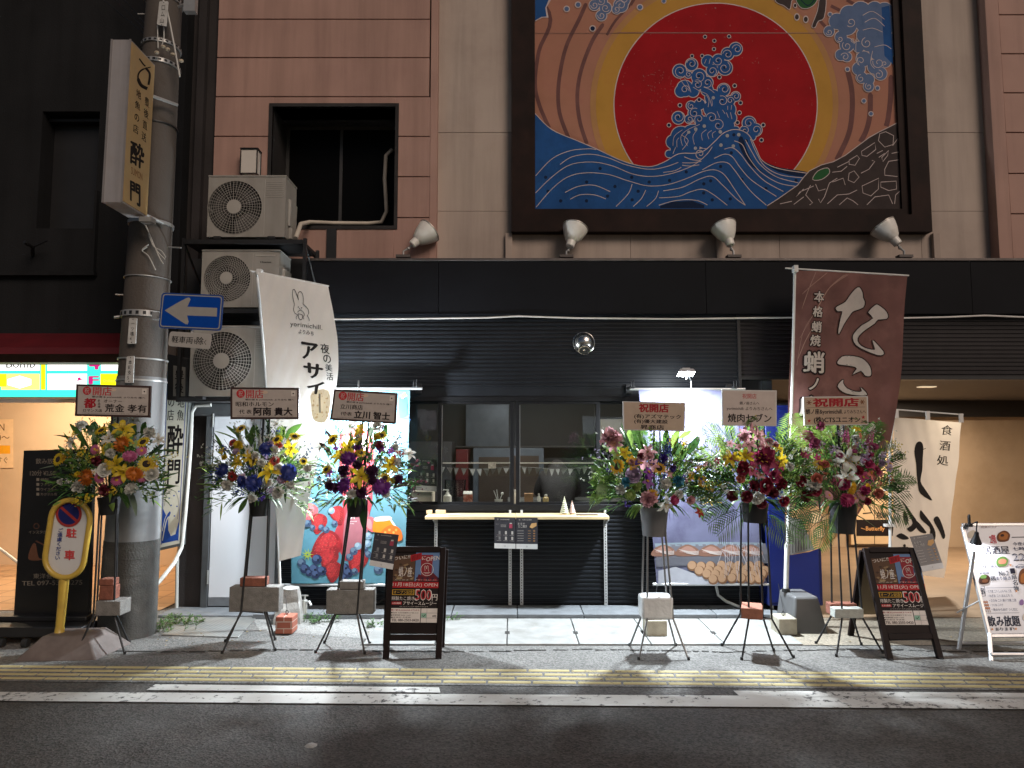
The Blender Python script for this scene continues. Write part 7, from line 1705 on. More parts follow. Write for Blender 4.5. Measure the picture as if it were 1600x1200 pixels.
b = MB(); b.box(c.x - .018, c.x + .018, c.y - .02, c.y + .03, c.z - .015, c.z + .005); b.box(c.x - .016, c.x - .004, c.y - .02, c.y + .0, c.z + .005, c.z + .075); b.box(c.x + .004, c.x + .016, c.y + .005, c.y + .025, c.z + .005, c.z + .08); b.build('clip', M_blk, cl_, bev=.003)
h_ = P(1526, 833, a.y + dB - .16); b = MB(); b.tube([c, c + V((.03, -.05, .03)), h_ + V((0, .0, .03)), h_], .005, 6); b.build('neck', M_blk, cl_)
tgt = P(1523, 872, a.y + dB - .10); dv = (tgt - h_).normalized(); b = MB(); b.lathe(h_, dv, [(.0, -.01), (.014, -.008), (.018, .02), (.042, .085), (.040, .085), (.016, .02), (.0, .015)], 20); b.build('shade', M_blk, cl_)
b = MB(); b.ball(h_ + dv * .055, .016, 10, 8); b.build('bulb', mat('clip_bulb_glow', (1, 1, 1), emit=(.95, .97, 1), estr=40, var=0), cl_)
l = bpy.data.lights.new('clip_light', 'SPOT'); l.energy = 9; l.color = (.92, .95, 1); l.spot_size = R(130); l.spot_blend = .5; l.shadow_soft_size = .02; lo = bpy.data.objects.new('clip_light', l); lo.location = h_ + dv * .09; lo.rotation_euler = (dv * .9 + V((.25, .0, -.1))).to_track_quat('-Z', 'Y').to_euler(); COL.objects.link(lo)
# ================================================================== SMALL STREET THINGS
tp_ = thing('water_tap', 'grey standpipe tap against the black siding by the block-weighted flower stand', 'tap', up(G(490, 955), .03))
g_ = G(490, 955); c = V((g_.x, 6.6, .0)); b = MB(); b.tube([c, c + V((0, 0, .17))], .024, 12); b.build('pipe', M_cnd, tp_); b = MB(); b.tube([c + V((0, .0, .15)), c + V((.05, -.03, .16)), c + V((.07, -.04, .13))], .012, 8); b.tube([c + V((0, 0, .17)), c + V((0, 0, .21))], .01, 8); b.box(c.x - .03, c.x + .03, 6.593, 6.607, .205, .215); b.build('spout', M_steel, tp_)
tag(MB().tube([P(1119, 915, 6.9), P(1122, 930, 6.9), P(1135, 940, 6.85), P(1155, 948, 6.8), P(1175, 949, 6.8)], .014, 8).build('hose', M_cnd), 'pale hose curving out below the takoyaki banner', 'hose')
tag(MB().tube([P(560, 943, 6.8), P(590, 942, 6.8), P(602, 935, 6.9)], .008, 6).build('hose', M_blk), 'thin black hose along the foot of the siding near the left A-board', 'hose')
M_weed = mat('weed_green', (.06, .13, .03), rough=.6, var=.4, scale=20, trans=.25)
def weed(lab, cx, cy, spread, n, h):
    b = MB(); g = G(cx, cy); r = random.Random(cx)
    for k in range(n):
        p = g + V((r.gauss(0, spread), r.gauss(0, .05), 0)); hh = h * r.uniform(.4, 1.1); tip = p + V((r.gauss(0, .04), r.gauss(0, .03), hh)); b.tube([p, (p + tip) / 2 + V((0, 0, .01)), tip], .0018, 3, False)
        for q in range(7):
            t = r.uniform(.25, 1); m = p + (tip - p) * t; a_ = r.uniform(0, 6.28); d = V((math.cos(a_), math.sin(a_), r.uniform(0, .6))).normalized() * r.uniform(.02, .045); w_ = d.cross(V((0, 0, 1))).normalized() * .008
            b.face([m, m + d * .5 + w_, m + d, m + d * .5 - w_])
    tag(b.build('weed', M_weed, smooth=0, loc=g), lab, 'weed', 'weeds in the pavement cracks')
weed('wide weed clump at the foot of the utility pole', 240, 986, .13, 46, .11); weed('weed clump between the pole and the drain plate', 280, 976, .10, 36, .09); weed('low weed below the fruit banner beside the brick weight', 488, 974, .11, 26, .09); weed('tiny weed behind the left A-board', 586, 980, .03, 8, .06); weed('small weed at the slab edge right of the left A-board', 708, 970, .03, 8, .05)
b = MB(); rr_ = random.Random(8)
for k in range(70):
    g = G(rr_.uniform(220, 640), rr_.uniform(985, 1012)) if k < 45 else G(rr_.uniform(1180, 1560), rr_.uniform(975, 1020)); a_ = rr_.uniform(0, 6.28); d = V((math.cos(a_), math.sin(a_), 0)) * rr_.uniform(.005, .018); e = V((-d.y, d.x, 0)) * .6
    b.face([g + V((0, 0, .012)) + d, g + V((0, 0, .015)) + e, g + V((0, 0, .012)) - d, g + V((0, 0, .018)) - e])
o = b.build('litter', mat('dry_leaf', (.20, .15, .08), rough=.8, var=.4, scale=30), smooth=0); o['kind'] = 'stuff'; o['label'] = 'dry leaf fragments and grit scattered on the pavement'; o['category'] = 'debris'
tag(MB().lathe(up(G(486, 1165), .0), (0, 0, 1), [(.0, .012), (.02, .008), (.035, .0)], 7).build('pebble', M_conc), 'single pale pebble lying on the dark road', 'pebble')
# ================================================================== CONGRATULATORY FLOWER STANDS
def pmat(name, c, t=.3, rough=.55): return mat('petal_' + name, tuple(q * .85 for q in c), rough=rough, var=.18, scale=30, trans=t)
PC = {'yellow': pmat('yellow', (.62, .45, .02)), 'gold': pmat('gold', (.60, .34, .015)), 'white': pmat('white', (.62, .62, .56)), 'orange': pmat('orange', (.58, .17, .02)), 'pink': pmat('pink', (.50, .12, .26)), 'palepink': pmat('palepink', (.62, .33, .36)),
      'blue': pmat('blue', (.035, .055, .26)), 'sky': pmat('sky', (.05, .25, .36)), 'purple': pmat('purple', (.16, .025, .22)), 'darkpurple': pmat('darkpurple', (.05, .010, .045)), 'violet': pmat('violet', (.07, .03, .30)), 'red': pmat('red', (.34, .025, .015)), 'crimson': pmat('crimson', (.24, .01, .035)), 'magenta': pmat('magenta', (.42, .04, .14)), 'lilac': pmat('lilac', (.42, .32, .46)), 'green': pmat('green', (.26, .36, .10)), 'coral': pmat('coral', (.50, .14, .10)), 'maroon': pmat('maroon', (.13, .010, .022)), 'rosepink': pmat('rosepink', (.33, .035, .10))}
M_eye = mat('flower_eye', (.018, .010, .006), rough=.8, var=.3, scale=80, bump=.6, bscale=200); M_eyey = mat('flower_eye_yellow', (.42, .24, .02), rough=.8, var=.3, scale=80)
M_leafs = [mat('leaf_deep', (.028, .075, .020), rough=.45, var=.3, scale=8, trans=.28), mat('leaf_mid', (.07, .15, .03), rough=.45, var=.3, scale=8, trans=.32), mat('leaf_lime', (.19, .29, .06), rough=.5, var=.25, scale=8, trans=.35), mat('leaf_grey', (.13, .17, .12), rough=.6, var=.25, scale=8, trans=.3), mat('leaf_plum', (.04, .016, .018), rough=.4, var=.3, scale=8, trans=.15)]
M_fill = {'y': pmat('filler_yellow', (.50, .42, .05)), 'w': pmat('filler_white', (.55, .56, .50)), 'b': pmat('filler_navy', (.03, .04, .08)), 'l': pmat('filler_lilac', (.40, .34, .48)), 'm': pmat('filler_mauve', (.18, .05, .08))}
def petal(b, a, L_, W, z0=0.0, lift=.2, droop=.3, r0=.05, cup=.15, seg=4, tip=.25, tw=0.0):
    ca, sa = math.cos(a), math.sin(a); rows_ = []
    for k in range(seg + 1):
        t = k / seg; rad = r0 + L_ * t * (1 - .12 * droop * t); z = z0 + L_ * (lift * t - droop * t * t); w_ = W * (math.sin(math.pi * min(t * .82 + .14, 1)) ** .8) * (1 - (1 - tip) * max(0, t - .75) * 4 * .9)
        row = []
        for s_ in (-1, 0, 1): x, y, zz = rad, s_ * w_ / 2, z + cup * abs(s_) * w_ * .6 + s_ * tw * t * .1; row.append(V((x * ca - y * sa, x * sa + y * ca, zz)))
        rows_.append(row)
    b.grid(rows_)
FM = {}
def flower_mesh(kind, col):
    k = (kind, col)
    if k in FM: return FM[k]
    r = random.Random(hash(kind) % 97 if False else sum(map(ord, kind + col))); b = MB(); mats = [PC[col]]
    if kind == 'sunflower':
        mats.append(M_eye)
        for q in range(15): petal(b, q * 2 * math.pi / 15 + r.uniform(-.08, .08), .66, .25, .0, .25, .3, .36, .1, 3, .1)
        for q in range(14): petal(b, (q + .5) * 2 * math.pi / 14, .56, .24, .03, .38, .25, .34, .1, 3, .1)
        b.mi = 1; b.lathe((0, 0, -.02), (0, 0, 1), [(.43, .0), (.42, .08), (.3, .13), (.12, .11), (.0, .09)], 20)
    elif kind == 'gerbera':
        mats.append(M_eyey if col in ('yellow', 'gold', 'white', 'palepink', 'pink') else M_eye)
        for ring_, (n, L_, lf) in enumerate(((20, .82, .12), (18, .66, .28), (12, .42, .45))):
            for q in range(n): petal(b, (q + ring_ * .5) * 2 * math.pi / n + r.uniform(-.04, .04), L_, .2, ring_ * .04, lf, .22, .15, .1, 3, .4)
        b.mi = 1; b.lathe((0, 0, 0), (0, 0, 1), [(.24, .0), (.23, .14), (.1, .17), (.0, .15)], 14)
    elif kind == 'lily':
        mats.append(M_eyey); mats.append(M_leafs[1])
        for q in range(6): petal(b, q * math.pi / 3 + (.15 if q % 2 else 0), 1.0, .42 if q % 2 else .34, -.1 + .04 * (q % 2), .85, .78, .06, .22, 7, .15, r.uniform(-1, 1))
        b.mi = 1
        for q in range(6): a = q * 1.05 + .5; p = V((.24 * math.cos(a), .24 * math.sin(a), .52)); b.tube([V((0, 0, 0)), p * .6, p], .012, 4); b.ball(p, .05, 6, 4, (1.6, .6, .5))
        b.mi = 2; b.lathe((0, 0, -.35), (0, 0, 1), [(.03, 0), (.08, .25), (.13, .33)], 8)
    elif kind == 'mum':
        for lv in range(7):
            n = 18 - lv * 2; el = lv / 6 * 1.25
            for q in range(n):
                a = (q + lv * .37) * 2 * math.pi / n + r.uniform(-.06, .06); d = .5 * math.cos(el); petal(b, a, .5 * (1 - .35 * lv / 6), .24, .12 + .62 * math.sin(el) * .75, .2 + el * .6, .30 - .35 * lv / 6, .18 + d * .65, .25, 3, .5)
        b.ball((0, 0, .22), .58, 12, 8, (1, 1, .85))
    elif kind == 'rose':
        for lv, (n, rr, ht_, op) in enumerate(((5, .62, .42, .55), (5, .5, .52, .35), (4, .36, .6, .2), (3, .22, .66, .1))):
            for q in range(n):
                a0 = (q + lv * .4) * 2 * math.pi / n; rows_ = []
                for j in range(5):
                    t = j / 4; R_ = rr * (.45 + .55 * math.sin(t * 1.6)) + op * t * t * .45; zz = ht_ * t - op * .14 * t ** 4
                    rows_.append([V((R_ * (1 + .04 * abs(s_)) * math.cos(a0 + s_ * 2 * math.pi / n * .34), R_ * (1 + .04 * abs(s_)) * math.sin(a0 + s_ * 2 * math.pi / n * .34), zz - .07 * abs(s_) ** 2 * t)) for s_ in (-2, -1, 0, 1, 2)])
                b.grid(rows_)
        b.ball((0, 0, .35), .25, 10, 6)
    elif kind == 'carnation':
        for lv in range(6):
            n = 11
            for q in range(n): petal(b, (q + lv * .31) * 2 * math.pi / n + r.uniform(-.2, .2), .85 - lv * .11, .46, lv * .09, .15 + lv * .2 + r.uniform(-.1, .1), .15 + r.uniform(-.1, .15), .08, r.uniform(-.3, .4), 4, 1.2, r.uniform(-3, 3))
    elif kind == 'orchid':
        mats.append(M_eyey)
        for q in range(5): petal(b, q * 2 * math.pi / 5 + .3, .92, .62 if q in (1, 4) else .44, 0, .22, .25, .05, .12, 5, .5)
        b.mi = 1; petal(b, -1.57 + 1.4, .4, .3, .08, .5, .3, .0, .5, 3, .4); b.ball((0, 0, .1), .09, 8, 6)
    elif kind == 'spike':
        mats.append(M_leafs[2])
        for lv in range(9):
            f = lv / 8; z = -1.1 + 2.3 * f; sz_ = .62 * (1 - .72 * f)
            for q in range(3):
                a = q * 2.094 + lv * 1.1; c = V((math.cos(a), math.sin(a), 0)) * sz_ * .42
                for p in range(5):
                    t = p * 1.257 + lv; pt = c + V((0, 0, z)); o1 = V((math.cos(a) * .5 + math.cos(a + 1.57) * math.cos(t), math.sin(a) * .5 + math.sin(a + 1.57) * math.cos(t), math.sin(t) * .9)) * sz_ * .55; sd = V((-o1.y, o1.x, .2)).normalized() * sz_ * .22
                    b.grid([[pt, pt, pt], [pt + o1 * .55 - sd, pt + o1 * .55 + V((0, 0, .02)), pt + o1 * .55 + sd], [pt + o1 - sd * .6, pt + o1 * 1.08, pt + o1 + sd * .6]])
        b.mi = 1; b.tube([V((0, 0, -1.7)), V((0, 0, 1.25))], .035, 5)
    elif kind == 'cluster':
        for q in range(22):
            u = V((r.gauss(0, 1), r.gauss(0, 1), r.gauss(.3, .8))); u = u.normalized() * r.uniform(.35, .95)
            for p in range(4):
                a = p * 1.571 + q; x, y, _ = frame_of(u); d = (x * math.cos(a) + y * math.sin(a)) * .2 + u.normalized() * .05; sd = (x * -math.sin(a) + y * math.cos(a)) * .09; b.face([u, u + d * .6 + sd, u + d, u + d * .6 - sd])
    elif kind == 'bud':
        b.lathe((0, 0, -.9), (0, 0, 1), [(.05, 0), (.2, .4), (.3, .9), (.24, 1.4), (.06, 1.8), (0, 1.85)], 10)
    me = bpy.data.meshes.new(kind); me.from_pydata([tuple(v) for v in b.v], [], b.f)
    for m in mats: me.materials.append(m)
    me.polygons.foreach_set('material_index', b.m); me.polygons.foreach_set('use_smooth', [kind != 'cluster'] * len(me.polygons)); me.update()
    FM[k] = me; return me
NICE = {'sunflower': 'sunflower', 'gerbera': 'gerbera', 'lily': 'lily', 'mum': 'chrysanthemum', 'rose': 'rose', 'carnation': 'carnation', 'orchid': 'orchid', 'spike': 'flower_spike', 'cluster': 'blossom_cluster', 'bud': 'flower_bud'}
def blade(b, p, d, L_, W, droop, r, seg=5, fold=.25):
    d = d.normalized(); side = d.cross(V((0, 0, 1)));
    if side.length < .1: side = V((1, 0, 0))
    side = (side.normalized() + V((0, r.uniform(-.6, .6), r.uniform(-.5, .5)))).normalized(); rows_ = []; tw = r.uniform(-.5, .5)
    nrm_ = d.cross(side).normalized()
    for k in range(seg + 1):
        t = k / seg; c = p + d * L_ * t + V((0, 0, -1)) * droop * L_ * t * t; w_ = W * math.sin(math.pi * (t * .9 + .08)) ** .8
        sd = side * math.cos(tw * t) + nrm_ * math.sin(tw * t)
        rows_.append([c - sd * w_ / 2 + nrm_ * fold * w_ * .5, c, c + sd * w_ / 2 + nrm_ * fold * w_ * .5])
    b.grid(rows_)
def frond(b, p, d, L_, n, ll, r, droop=.4, wd=.007):
    d = d.normalized(); pts = [p + d * L_ * t + V((0, 0, -1)) * droop * L_ * t * t for t in [k / 8 for k in range(9)]]; b.tube(pts, .0025, 4, False)
    side = d.cross(V((0, -1, .25))).normalized()
    for k in range(n):
        t = .12 + .88 * k / n; f = t * 8; i = min(int(f), 7); c = pts[i].lerp(pts[i + 1], f - i); dd = (pts[i + 1] - pts[i]).normalized(); l = ll * math.sin(math.pi * (t * .8 + .15)) ** .7
        for s_ in (-1, 1):
            q = (dd * .75 + side * s_ + V((0, r.uniform(-.15, .15), -.1))).normalized() * l; w_ = q.cross(V((0, -1, 0))).normalized() * wd / 2
            b.face([c - w_ * .4, c + q * .5 - w_ + V((0, 0, -.02 * l)), c + q + V((0, 0, -.15 * l)), c + q * .5 + w_ + V((0, 0, -.02 * l))])
def twig(b, p, d, L_, n, ls, r, mi_leaf, mi_stem, droop=.2, round_=False):
    d = d.normalized(); pts = [p + d * L_ * t + V((0, 0, -1)) * droop * L_ * t * t for t in [k / 5 for k in range(6)]]; b.mi = mi_stem; b.tube(pts, .002, 3, False); b.mi = mi_leaf
    for k in range(n):
        t = .25 + .75 * k / n; f = t * 5; i = min(int(f), 4); c = pts[i].lerp(pts[i + 1], f - i); a = r.uniform(0, 6.28); q = (V((math.cos(a), math.sin(a) * .8, r.uniform(-.2, .9))) + d * .4).normalized() * ls * r.uniform(.6, 1.2); w_ = q.cross(V((r.uniform(-.5, .5), -1, r.uniform(-.5, .5)))).normalized() * ls * (.42 if round_ else .2)
        b.face([c, c + q * .35 + w_, c + q * .75 + w_ * .7, c + q, c + q * .75 - w_ * .7, c + q * .35 - w_])
def sprig(b, p, d, L_, n, sp, sz_, r, mi, mi_stem):
    d = d.normalized(); tip = p + d * L_; b.mi = mi_stem; b.tube([p, tip], .0016, 3, False); b.mi = mi
    for k in range(n):
        c = p + d * L_ * r.uniform(.55, 1.05) + V((r.gauss(0, sp), r.gauss(0, sp), r.gauss(0, sp)))
        for q in range(3):
            a = r.uniform(0, 6.28); x = V((math.cos(a), -.3, math.sin(a))) * sz_; y = V((-math.sin(a), .2, math.cos(a))) * sz_ * .6; b.face([c - x * .3, c + y * .5 + x * .4, c + x, c - y * .5 + x * .4])
BIG = {}
def flower_stand(label, feet, kinks, tops, buck, buck_mat, quad, frame_m, ink, cfl, rad, cfg, flowers, seed, leg_m=None):
    r = random.Random(seed); g = [G(*f) for f in feet]; ctr = sum(g, V()) / 4; Y = ctr.y
    st = thing('flower_stand', label, 'flower stand', up(ctr, 0), 'congratulatory flower stands')
    M_leg = leg_m or M_blk; kp = []; tpz = []
    for f, k, t in zip(g, kinks, tops):
        yk_ = Y + (f.y - Y) * .42; kk = P(*k, yk_); tt = P(*t, Y + (f.y - Y) * .3); kp.append(kk); tpz.append(tt)
        MB().tube([f + V((0, 0, .004)), kk + (f - kk) * .04, kk, kk + (tt - kk) * .05, tt, tt + V((0, 0, .12))], .0075, 8).build('leg', M_leg, st); MB().lathe(f, (0, 0, 1), [(.0, 0), (.011, .0), (.010, .025), (.0, .025)], 10).build('rubber_foot', M_rub, st)
    zk = sum(k.z for k in kp) / 4; b = MB(); b.tube([kp[0], kp[3]], .005, 6); b.tube([kp[1], kp[2]], .005, 6); b.tube([kp[0], kp[1], kp[3], kp[2], kp[0]], .005, 6); b.build('brace', M_leg, st)
    # bucket
    bx0_, by0_, bx1_, by1_ = buck; bt, bb = P((bx0_ + bx1_) / 2, by0_, Y), P((bx0_ + bx1_) / 2, by1_, Y); rb_ = (bx1_ - bx0_) / 2 / F * Y
    MB().lathe(bb, (bt - bb), [(.0, .0), (rb_ * .8, 0), (rb_, (bt - bb).length), (rb_ * .94, (bt - bb).length), (rb_ * .75, .01), (0, .012)], 24).build('bucket', buck_mat, st)
    # plaque on a stick
    yq = Y - .15; px_slab('plaque', quad, (0, yq, 2), YN, .018, frame_m, st, .002, .002); pl = st.children[-1]
    s = Sheet((0, yq - .002, 2), YN); ink(s, quad); s.build('lettering', pl)
    cxm_, cym_ = sum(p[0] for p in quad) / 4, quad[2][1]; b = MB(); c0 = P((bx0_ + bx1_) / 2, by0_ - 5, Y); b.tube([c0, P(cxm_, cym_ - 30, yq + .03)], .009, 6); b.tube([c0 + V((.05, 0, 0)), P(cxm_ + 9, cym_ - 30, yq + .03)], .007, 6); b.build('plaque_stick', M_leg, st)
    # foliage and flowers
    cx, cy = cfl; rx, ry = rad; s1 = Y / F; C0 = P((bx0_ + bx1_) / 2, by0_ + 2, Y)
    def target(rmin=.2, rmax=1.0, amin=-.35, amax=math.pi + .35):
        a = r.uniform(amin, amax); q = math.sqrt(r.uniform(rmin ** 2, rmax ** 2)); x, y = cx + rx * q * math.cos(a), cy - ry * q * math.sin(a); return P(x, y, Y + r.gauss(-.02, .12) * (1.1 - .6 * q)), a, q
    b = MB(); mi = 1
    def from_c(t, f): return C0 + (t - C0) * f
    for n, kind, m_i, size in cfg:
        for _ in range(int(n * (2.3 if kind in ('bush', 'twig', 'euc') else 1.7 if kind != 'lance' else 1.5))):
            t, a, q = target(*( (.45, 1.05) if kind in ('lance', 'frond') else (.25, 1.0))); b.mi = m_i
            d = (t - C0)
            if kind == 'lance': L_ = size * r.uniform(.7, 1.25); p = t - d.normalized() * L_ * .8; blade(b, p, d + V((r.gauss(0, .08), r.gauss(0, .1), r.gauss(0, .08))), L_, L_ * r.uniform(.16, .24), r.uniform(.05, .4), r); b.mi = m_i; b.tube([from_c(p, .1), p], .0025, 3, False)
            elif kind == 'grass': L_ = size * r.uniform(.7, 1.3); p = t - d.normalized() * L_ * .7; blade(b, p, d + V((r.gauss(0, .12), r.gauss(0, .1), r.gauss(0, .12))), L_, .006, r.uniform(.1, .7), r, 5, .1)
            elif kind == 'frond': L_ = size * r.uniform(.8, 1.2); p = t - d.normalized() * L_ * .75; frond(b, p, d + V((r.gauss(0, .1), r.gauss(-.05, .1), r.gauss(0, .08))), L_, 16, L_ * .36, r, r.uniform(.2, .6))
            elif kind == 'twig': L_ = size * r.uniform(.7, 1.3); twig(b, t - d.normalized() * L_ * .75, d + V((r.gauss(0, .15), r.gauss(0, .15), r.gauss(0, .15))), L_, 11, .028, r, m_i, 0, r.uniform(0, .4))
            elif kind == 'euc': L_ = size * r.uniform(.7, 1.3); twig(b, t - d.normalized() * L_ * .75, d + V((r.gauss(0, .15), r.gauss(0, .15), r.gauss(0, .15))), L_, 9, .036, r, m_i, 0, r.uniform(0, .3), True)
            elif kind == 'bush': p = from_c(t, r.uniform(.5, .9)); twig(b, p, d + V((r.gauss(0, .25), r.gauss(-.1, .2), r.gauss(0, .25))), .14, 12, .03, r, m_i, 0, .2)
            else: L_ = size * r.uniform(.7, 1.2); sprig(b, t - d.normalized() * L_ * .8, d + V((r.gauss(0, .1), r.gauss(0, .1), r.gauss(0, .1))), L_, 13, .028, .012, r, 5 + 'ywblm'.index(kind), 0)
    for k in range(330):                                  # dense leafy heart, thicker towards the bucket
        a = r.uniform(-.5, math.pi + .5); q = math.sqrt(r.uniform(.02, .8)); x, y = cx + rx * q * math.cos(a), cy - ry * q * math.sin(a) + ry * .28
        p = P(x, y, Y + r.gauss(.02, .12)); b.mi = cfg[0][2] if r.random() < .25 else r.choice((0, 0, 1, 1, 2) if y > cy else (1, 2, 2, 1, 0)); d = (p - C0).normalized() + V((r.gauss(0, .5), r.gauss(-.2, .5), r.gauss(0, .5))); blade(b, p, d, r.uniform(.05, .11), r.uniform(.014, .03), r.uniform(0, .6), r, 3)
    for x0, y0_, x1, y1_, m_i, wd in BIG.get(seed, ()):
        p, t = P(x0, y0_, Y + r.uniform(-.1, .05)), P(x1, y1_, Y + r.uniform(-.22, .02)); b.mi = m_i; d = t - p
        if wd > 0: blade(b, p, d + V((0, 0, .12)) * d.length, d.length * 1.05, wd / F * Y, .22, r, 7, .22)
        else: frond(b, p, d + V((0, 0, .25)) * d.length, d.length * 1.1, 13, -wd / F * Y, r, .22, .009)
    # droop at the rim
    for k in range(14):
        a = r.uniform(-2.9, -.25); b.mi = r.choice((0, 1, 1, 2)); p = C0 + V((rb_ * 1.1 * math.cos(a), -abs(r.gauss(0, .06)), .03)); blade(b, p, V((math.cos(a) * 1.0, -.5, .25 + .2 * r.random())), .16, .028, .9, r)
    # many fine stems
    b.mi = 0
    for k in range(60): t, a, q = target(.15, .9); b.tube([C0 + V((r.gauss(0, .03), r.gauss(0, .03), 0)), C0.lerp(t, .5) + V((0, 0, .03)), t], .002, 3, False)
    b.build('foliage', M_leafs + [M_fill[k] for k in 'ywblm'], st, smooth=70)
    pal = {11: ('yellow', 'white', 'green', 'gold'), 22: ('white', 'blue', 'yellow', 'lilac'), 33: ('white', 'purple', 'green', 'yellow'), 44: ('palepink', 'violet', 'gold', 'white', 'green'), 55: ('white', 'crimson', 'palepink', 'green'), 66: ('lilac', 'white', 'coral', 'pink', 'magenta')}[seed]
    for k in range(26):
        a, q = r.uniform(-.25, math.pi + .25), math.sqrt(r.uniform(.05, .85)); flowers = flowers + [(cx + rx * .95 * q * math.cos(a), cy + 6 - ry * .85 * q * math.sin(a), r.choice(('cluster', 'cluster', 'carnation', 'orchid')), r.choice(pal), r.uniform(4.5, 7.5))]
    for f in flowers:
        x, y, kind, col, pr = f; x += r.uniform(-1.5, 1.5); y += r.uniform(-1.5, 1.5); q = min(1.0, math.hypot((x - cx) / (rx * 1.05), (y - cy) / (ry * 1.05))); Yf = Y - .24 * math.sqrt(1 - q * q) - .03; p = P(x, y, Yf); d = V(((x - cx) / rx * .75, -1.0, (cy - y) / ry * .5 + .28)); d = (d + V((r.gauss(0, .28), 0, r.gauss(0, .28)))).normalized()
        if kind in ('spike', 'bud'): d = V(((x - (bx0_ + bx1_) / 2) / rx * .5, -.25, 1)).normalized()
        o = bpy.data.objects.new(NICE[kind], flower_mesh(kind, col)); COL.objects.link(o); o.parent = st; o.location = p - st.location; sz_ = pr * (1.28 if kind not in ('spike',) else 1.1) / F * Yf; o.scale = (sz_ * r.uniform(.85, 1.12), sz_ * r.uniform(.85, 1.12), sz_ * r.uniform(.8, 1.1))
        qt = d.to_track_quat('Z', 'Y'); o.rotation_mode = 'QUATERNION'; o.rotation_quaternion = qt @ Matrix.Rotation(r.uniform(0, 6.28), 3, 'Z').to_quaternion()
    return st, kp, zk, Y
def Qf(quad):
    L_ = lambda u, v: tuple(quad[0][k] * (1 - u) * (1 - v) + quad[1][k] * u * (1 - v) + quad[2][k] * u * v + quad[3][k] * (1 - u) * v for k in (0, 1))
    return L_, (lambda u0, v0, u1, v1: [L_(u0, v0), L_(u1, v0), L_(u1, v1), L_(u0, v1)])
M_pfr = mat('plaque_frame', (.045, .022, .018), rough=.45, var=.2); M_pwh = mat('plaque_board', (.55, .54, .52), rough=.5, var=.03)
I_pp_ = flat('plaque_paper', (172, 163, 156)); I_pk = flat('plaque_black', (30, 22, 24)); I_pr = flat('plaque_red', (176, 44, 50)); I_pd = flat('plaque_deep', (150, 30, 40)); I_pg = flat('plaque_grey', (168, 160, 154))
def ink_common(s, quad):
    L_, Q = Qf(quad); s.poly(Q(.03, .065, .97, .935), I_pp_, 0)
    for u, v, ru in ((.10, .2, 6), (.9, .6, 7), (.12, .7, 5), (.5, .15, 5)): s.circle(*L_(u, v), ru, I_pg if u != .5 else flat('plaque_peach', (198, 176, 156)), 1, 16, ru * .5)
    s.circle(*L_(.15, .20), 6.6, I_pr, 2, 24); s.text('祝', [L_(.118, .11), L_(.182, .11), L_(.182, .29), L_(.118, .29)], I_pp_, 3, .0); s.text('開店', Q(.23, .07, .48, .34), I_pr, 2, .02)
    s.text('蛸の座 & yorimichill. よりみち 様へ', Q(.22, .355, .93, .42), I_pk, 2, .02); s.text('congratulations on your new opening day', Q(.1, .885, .92, .915), I_pk, 2)
    s.poly(Q(.885, .10, .945, .27), flat('plaque_stamp', (206, 198, 190)), 2); s.circle(*L_(.915, .185), 1.2, I_pk, 3, 10)
    return L_, Q
def ink1(s, q):
    L_, Q = ink_common(s, q); s.text('都', Q(.12, .44, .27, .74), I_pd, 2, .06); s.vtext('新酒場', L_(.315, .5)[0], L_(.3, .46)[1], L_(.3, .74)[1], 4.4, I_pk, 2, .0); s.text('ロマンス店', Q(.11, .77, .36, .86), I_pk, 2, .03); s.text('オーナー', Q(.38, .46, .62, .56), I_pk, 2, .01); s.text('荒金 孝有', Q(.40, .6, .95, .85), I_pk, 2, .03)
def ink2(s, q):
    L_, Q = ink_common(s, q); s.text('昭和ホルモン', Q(.08, .45, .63, .60), I_pk, 2, .02); s.text('代 表', Q(.13, .70, .31, .83), I_pk, 2, .02); s.text('阿南 貴大', Q(.34, .63, .9, .88), I_pk, 2, .05)
def ink3(s, q):
    L_, Q = ink_common(s, q); s.text('立川商店', Q(.13, .46, .48, .62), I_pk, 2, .02); s.text('代 表', Q(.15, .71, .32, .83), I_pk, 2, .02); s.text('立川 智士', Q(.36, .65, .90, .89), I_pk, 2, .05)
def ink4(s, q):
    L_, Q = Qf(q); s.poly(Q(.02, .03, .98, .97), flat('plaque_tan', (176, 158, 140)), 0); s.text('祝開店', Q(.26, .07, .73, .36), I_pd, 1, .05); s.text('(有)アズマテック', Q(.18, .43, .93, .60), I_pk, 1, .03); s.text('(有)優大建設', Q(.18, .61, .72, .77), I_pk, 1, .03); s.text('昇商店', Q(.28, .80, .66, .96), I_pk, 1, .03)
def ink5(s, q):
    L_, Q = Qf(q); s.poly(Q(.02, .03, .98, .97), flat('plaque_tan2', (190, 178, 170)), 0); s.text('祝開店', Q(.37, .10, .63, .24), I_pr, 1, .0); s.text('蛸ノ座さんへ', Q(.32, .32, .68, .41), I_pk, 1, .01); s.text('yorimichill: よりみちさんへ', Q(.08, .47, .92, .58), I_pk, 1, .01); s.text('焼肉セブン', Q(.1, .66, .9, .90), I_pk, 1, .03)
